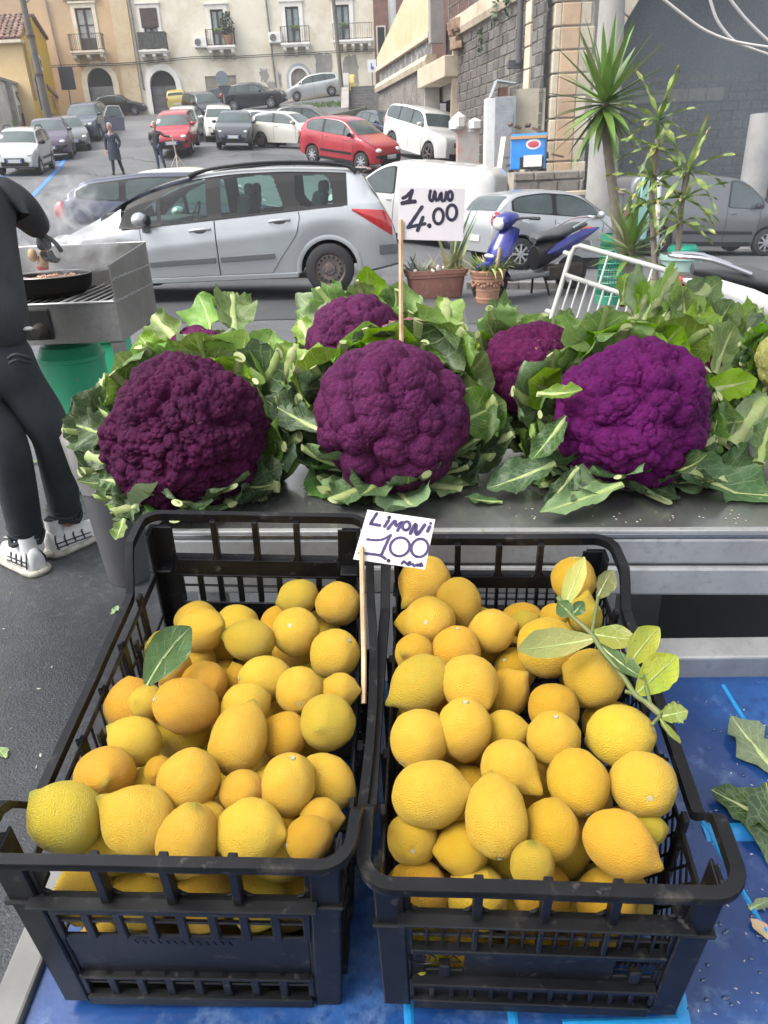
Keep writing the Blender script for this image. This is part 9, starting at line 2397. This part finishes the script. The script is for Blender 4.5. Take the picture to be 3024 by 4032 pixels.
def scooter(name, label, p, head_, pc, scale=1.0):
 R = empty(name, p, head_, label, 'scooter', 'scooters by the kerb'); R.scale = scale if isinstance(scale,tuple) else (scale,)*3          # nose to +x
 blk, gry = mat('scooter_black',(.012,.012,.014),.5), mat('grey_trim',(.12,.125,.13),.5)
 for x in (.64,-.62):
  t = MB(); Rm = Matrix.Rotation(pi/2,3,'X'); t.lathe([(.15,-.05),(.20,-.055),(.235,-.035),(.24,0),(.235,.035),(.20,.055),(.15,.05)],24,(0,0,0),Rm,cap=False); w_ = t.build('wheel', M_TYRE, R, smooth=50, loc=(x,0,.24))
  b = MB(); b.lathe([(.155,-.03),(.155,.03)],20,(0,0,0),Rm,cap=False); [b.bar((0,0,0),(.15*cos(a),0,.15*sin(a)),.03,.03) for a in (0,2.1,4.2)]; b.lathe([(.05,-.05),(.05,.05)],12,(0,0,0),Rm); b.build('rim', M_IRON, w_, smooth=40)
 def loft(nm, secs, mt, n=14):
  rows = [[Vector((x+dx*0,w*cos(2*pi*k/n),z+h*sin(2*pi*k/n))) for k in range(n)] for x, z, w, h, dx in secs]; b = MB(); b.grid(rows, closed=True); b.add(rows[0],[tuple(range(n))]); b.add(rows[-1],[tuple(range(n))]); return b.build(nm, mt, R, smooth=60)
 # leg shield: sloping panel with a pointed nose, headlamp cowl, bars
 b = MB(); rows = []
 for z, x, w in ((.30,.50,.07),(.40,.60,.13),(.52,.64,.17),(.66,.58,.185),(.80,.50,.165),(.92,.43,.11)):
  rows.append([(x+.10*(1-(k/5-1)**2)*1.0-.06,w*(k/5-1),z+.05*(1-(k/5-1)**2)) for k in range(11)])
 back = [[(x_-.06-.02*abs(y),y*.92,z_-.01) for x_, y, z_ in r] for r in rows]
 b.grid(rows); b.grid(back); b.build('leg_shield', pc, R, smooth=60)
 loft('mudguard', [(.88,.40,.02,.02,0),(.80,.47,.06,.045,0),(.64,.50,.075,.05,0),(.48,.46,.06,.05,0)], pc)
 b = MB(); b.bar((.60,.06,.5),(.66,.07,.24),.035); b.bar((.60,-.06,.5),(.66,-.07,.24),.035); b.tube([(.6,0,.45),(.42,0,1.0)],.04,10); b.build('fork', gry, R)
 loft('headlamp_cowl', [(.56,.98,.05,.05,0),(.52,1.0,.115,.10,0),(.42,1.03,.14,.10,0),(.32,1.05,.10,.06,0)], pc)
 MB().ball((.535,0,.985),(.045,.092,.082),16).build('headlamp', M_LAMP, R, smooth=180); MB().ball((.66,0,.60),(.02,.09,.03),10).build('running_light', M_LAMP, R, smooth=180)
 b = MB(); b.tube(spline([(.30,.36,1.04),(.34,.2,1.05),(.40,0,1.03),(.34,-.2,1.05),(.30,-.36,1.04)],4),.014,8); b.build('handlebar', M_TRIM, R)
 for s in (-1,1):
  MB().tube([(.31,s*.26,1.045),(.28,s*.38,1.04)],.021,10).build('grip', blk, R);         b = MB(); b.tube([(.36,s*.2,1.02),(.38,s*.36,.99)],.006,6); b.build('brake_lever', M_CHROME, R)
 b = MB(); b.prism([(.46,.26),(.46,.31),(-.05,.31),(-.2,.38),(-.2,.26)], lambda x,z:(x,-.17,z), lambda x,z:(x,.17,z)); b.build('footboard', gry, R, bevel=.015)
 loft('seat', [(.02,.74,.06,.03,0),(-.04,.78,.13,.06,0),(-.25,.78,.15,.065,0),(-.42,.82,.15,.07,0),(-.62,.86,.13,.06,0),(-.78,.88,.07,.035,0)], mat('seat_vinyl',(.06,.062,.066),.55,bump=(80.,.2,.002)))
 loft('under_seat', [(.0,.5,.10,.16,0),(-.1,.55,.15,.19,0),(-.3,.6,.15,.15,0),(-.4,.62,.13,.12,0)], blk)
 for s in (-1,1):
  b = MB(); rows = [[(x,s*(.16+.035*(1-((k-2)/2)**2)),z+h*(k-2)/2) for k in range(5)] for x, z, h in ((-.06,.56,.01),(-.2,.60,.075),(-.42,.67,.10),(-.62,.75,.08),(-.86,.83,.015))]; b.grid(rows).build('side_panel', pc, R, smooth=180)
  b = MB(); b.tube(spline([(-.45,s*.15,.86),(-.7,s*.14,.95),(-.9,s*.08,.97),(-.93,0,.97)],4),.014,8); b.build('grab_rail', M_CHROME, R)
 MB().ball((-.86,0,.80),(.06,.12,.045),12).build('tail_light', M_TAIL, R, smooth=180)
 b = MB(); b.tube([(.05,-.14,.26),(-.3,-.2,.25),(-.85,-.2,.36)],[.03,.045,.055],10); b.build('exhaust', M_ALU, R, smooth=60); b = MB(); b.bb(-.65,-.1,.06,.18,.2,.4); b.build('engine', M_IRON, R, bevel=.03)
 b = MB(); b.tube([(-.1,-.1,.25),(-.14,-.16,0)],.014,6); b.tube([(-.1,.1,.25),(-.14,.16,0)],.014,6); b.build('stand', blk, R)
 b = MB(); b.box((-.86,0,.58),(.02,.17,.17),Matrix.Rotation(.3,3,'Y')); b.build('rear_plate', M_PLATE, R)
 return R
p = Vector((2.08,9.9,0)); p.z = ter(p.x,p.y); scooter('blue_scooter','blue scooter with black seat parked between the pots and the silver hatchback',p,radians(213),paint('blue_scooter_paint',(.014,.018,.19),.15),(1.16,1.05,.94))
p = atd(1640,640,4.6); scooter('white_scooter','white scooter cut by the right edge, behind the barrier',Vector((p.x+.42,p.y+.1,ter(p.x,p.y)-.02)),radians(-12),P_WHITE,1.0)
def barrier():
 TL, TR, BL = atd(1240,527,4.9), atd(1466,592,4.3), atd(1137,860,4.9); BR = TR+(BL-TL); R = empty('crowd_barrier', tuple((BL+BR)/2), label='white tubular crowd barrier leaning over behind the cauliflowers', cat='barrier'); I = Matrix.Translation(-R.location); mt = mat('white_tube_paint',(.33,.33,.31),.4,var=(8.,.8,.5,.7))
 P = lambda u, v: TL.lerp(TR,u).lerp(BL.lerp(BR,u),v); b = MB()
 b.tube([P(0,1.1),P(0,.5),P(0,.08),P(.02,.02),P(.07,0),P(.5,0),P(.93,0),P(.98,.02),P(1,.08),P(1,.5),P(1,1.1)],.017,10); b.build('frame', mt, R, smooth=180).matrix_parent_inverse = I
 for v in (.20,.97): b = MB(); b.tube([P(0,v),P(1,v)],.017,8); b.build('rail', mt, R, smooth=180).matrix_parent_inverse = I
 for i in range(1,12): b = MB(); b.tube([P(i/12,.20),P(i/12,.97)],.0075,6); b.build('upright', mt, R, smooth=180).matrix_parent_inverse = I
 for u in (.36,.78): b = MB(); b.tube([P(u,0),P(u,.2)],.008,6); b.build('upright', mt, R).matrix_parent_inverse = I
 n = (TR-TL).cross(BL-TL).normalized(); n = n if n.y < 0 else -n; b = MB(); b.prism([(.50,.44),(.61,.44),(.61,.66),(.50,.66)], lambda u,v:P(u,v)+n*.014, lambda u,v:P(u,v)+n*.008); t = b.build('tag_plate', M_ACW, R); t.matrix_parent_inverse = I
 b = MB(); b.prism([(.53,.52),(.58,.52),(.58,.60),(.53,.60)], lambda u,v:P(u,v)+n*.016, lambda u,v:P(u,v)+n*.0145); b.build('tag_print', M_SIGNB, t).matrix_parent_inverse = I
 for v in (.07,.45): b = MB(); q = P(0,v); b.tube([q,q+(TL-TR).normalized()*.06],.018,8); b.build('hook', mt, R).matrix_parent_inverse = I
barrier()
# ------------------------------------------------------------------ the air: smoke of the grill hanging in the street
def haze():
 mt = bpy.data.materials.new('haze'); mt.use_nodes = True; n = mt.node_tree.nodes; n.remove(n['Principled BSDF']); v = n.new('ShaderNodeVolumePrincipled')
 v.inputs['Color'].default_value = (.93,.95,.97,1); v.inputs['Density'].default_value = HAZE; v.inputs['Anisotropy'].default_value = .2; mt.node_tree.links.new(v.outputs[0], n['Material Output'].inputs['Volume'])
 tag(MB().bb(-124,124,-64,164,-4,26).build('haze', mt), 'thin smoky haze over the square', kind='stuff')
HAZE = .001
haze()

def drifting_smoke():
 mt = bpy.data.materials.new('drifting_smoke'); mt.use_nodes = True; n = mt.node_tree.nodes; l = mt.node_tree.links; n.remove(n['Principled BSDF']); v = n.new('ShaderNodeVolumePrincipled'); v.inputs['Color'].default_value = (.80,.90,1,1)
 tc = n.new('ShaderNodeTexCoord'); nz = n.new('ShaderNodeTexNoise'); nz.inputs['Scale'].default_value = .35; nz.inputs['Detail'].default_value = 3; nz.inputs['Distortion'].default_value = .8; l.new(tc.outputs['Object'], nz.inputs['Vector'])
 mp = n.new('ShaderNodeMapping'); mp.inputs['Scale'].default_value = (1/6.5,1/5.,1/4.5); ln = n.new('ShaderNodeVectorMath'); ln.operation = 'LENGTH'; l.new(tc.outputs['Object'], mp.inputs[0]); l.new(mp.outputs[0], ln.inputs[0])
 f = n.new('ShaderNodeMapRange'); f.inputs[1].default_value = 1.; f.inputs[2].default_value = .25; l.new(ln.outputs['Value'], f.inputs[0])
 d = n.new('ShaderNodeMapRange'); d.inputs[1].default_value = .3; d.inputs[2].default_value = .75; d.inputs[3].default_value = .006; d.inputs[4].default_value = .050; l.new(nz.outputs['Fac'], d.inputs[0])
 m_ = n.new('ShaderNodeMath'); m_.operation = 'MULTIPLY'; l.new(f.outputs[0], m_.inputs[0]); l.new(d.outputs[0], m_.inputs[1]); l.new(m_.outputs[0], v.inputs['Density']); l.new(v.outputs[0], n['Material Output'].inputs['Volume'])
 tag(MB().bb(-6.5,6.5,-5,5,-4.5,4.5).build('smoke', mt, loc=(8.5,17.0,3.2)), 'bluish cooking smoke drifting before the dark arch', kind='stuff')
drifting_smoke()
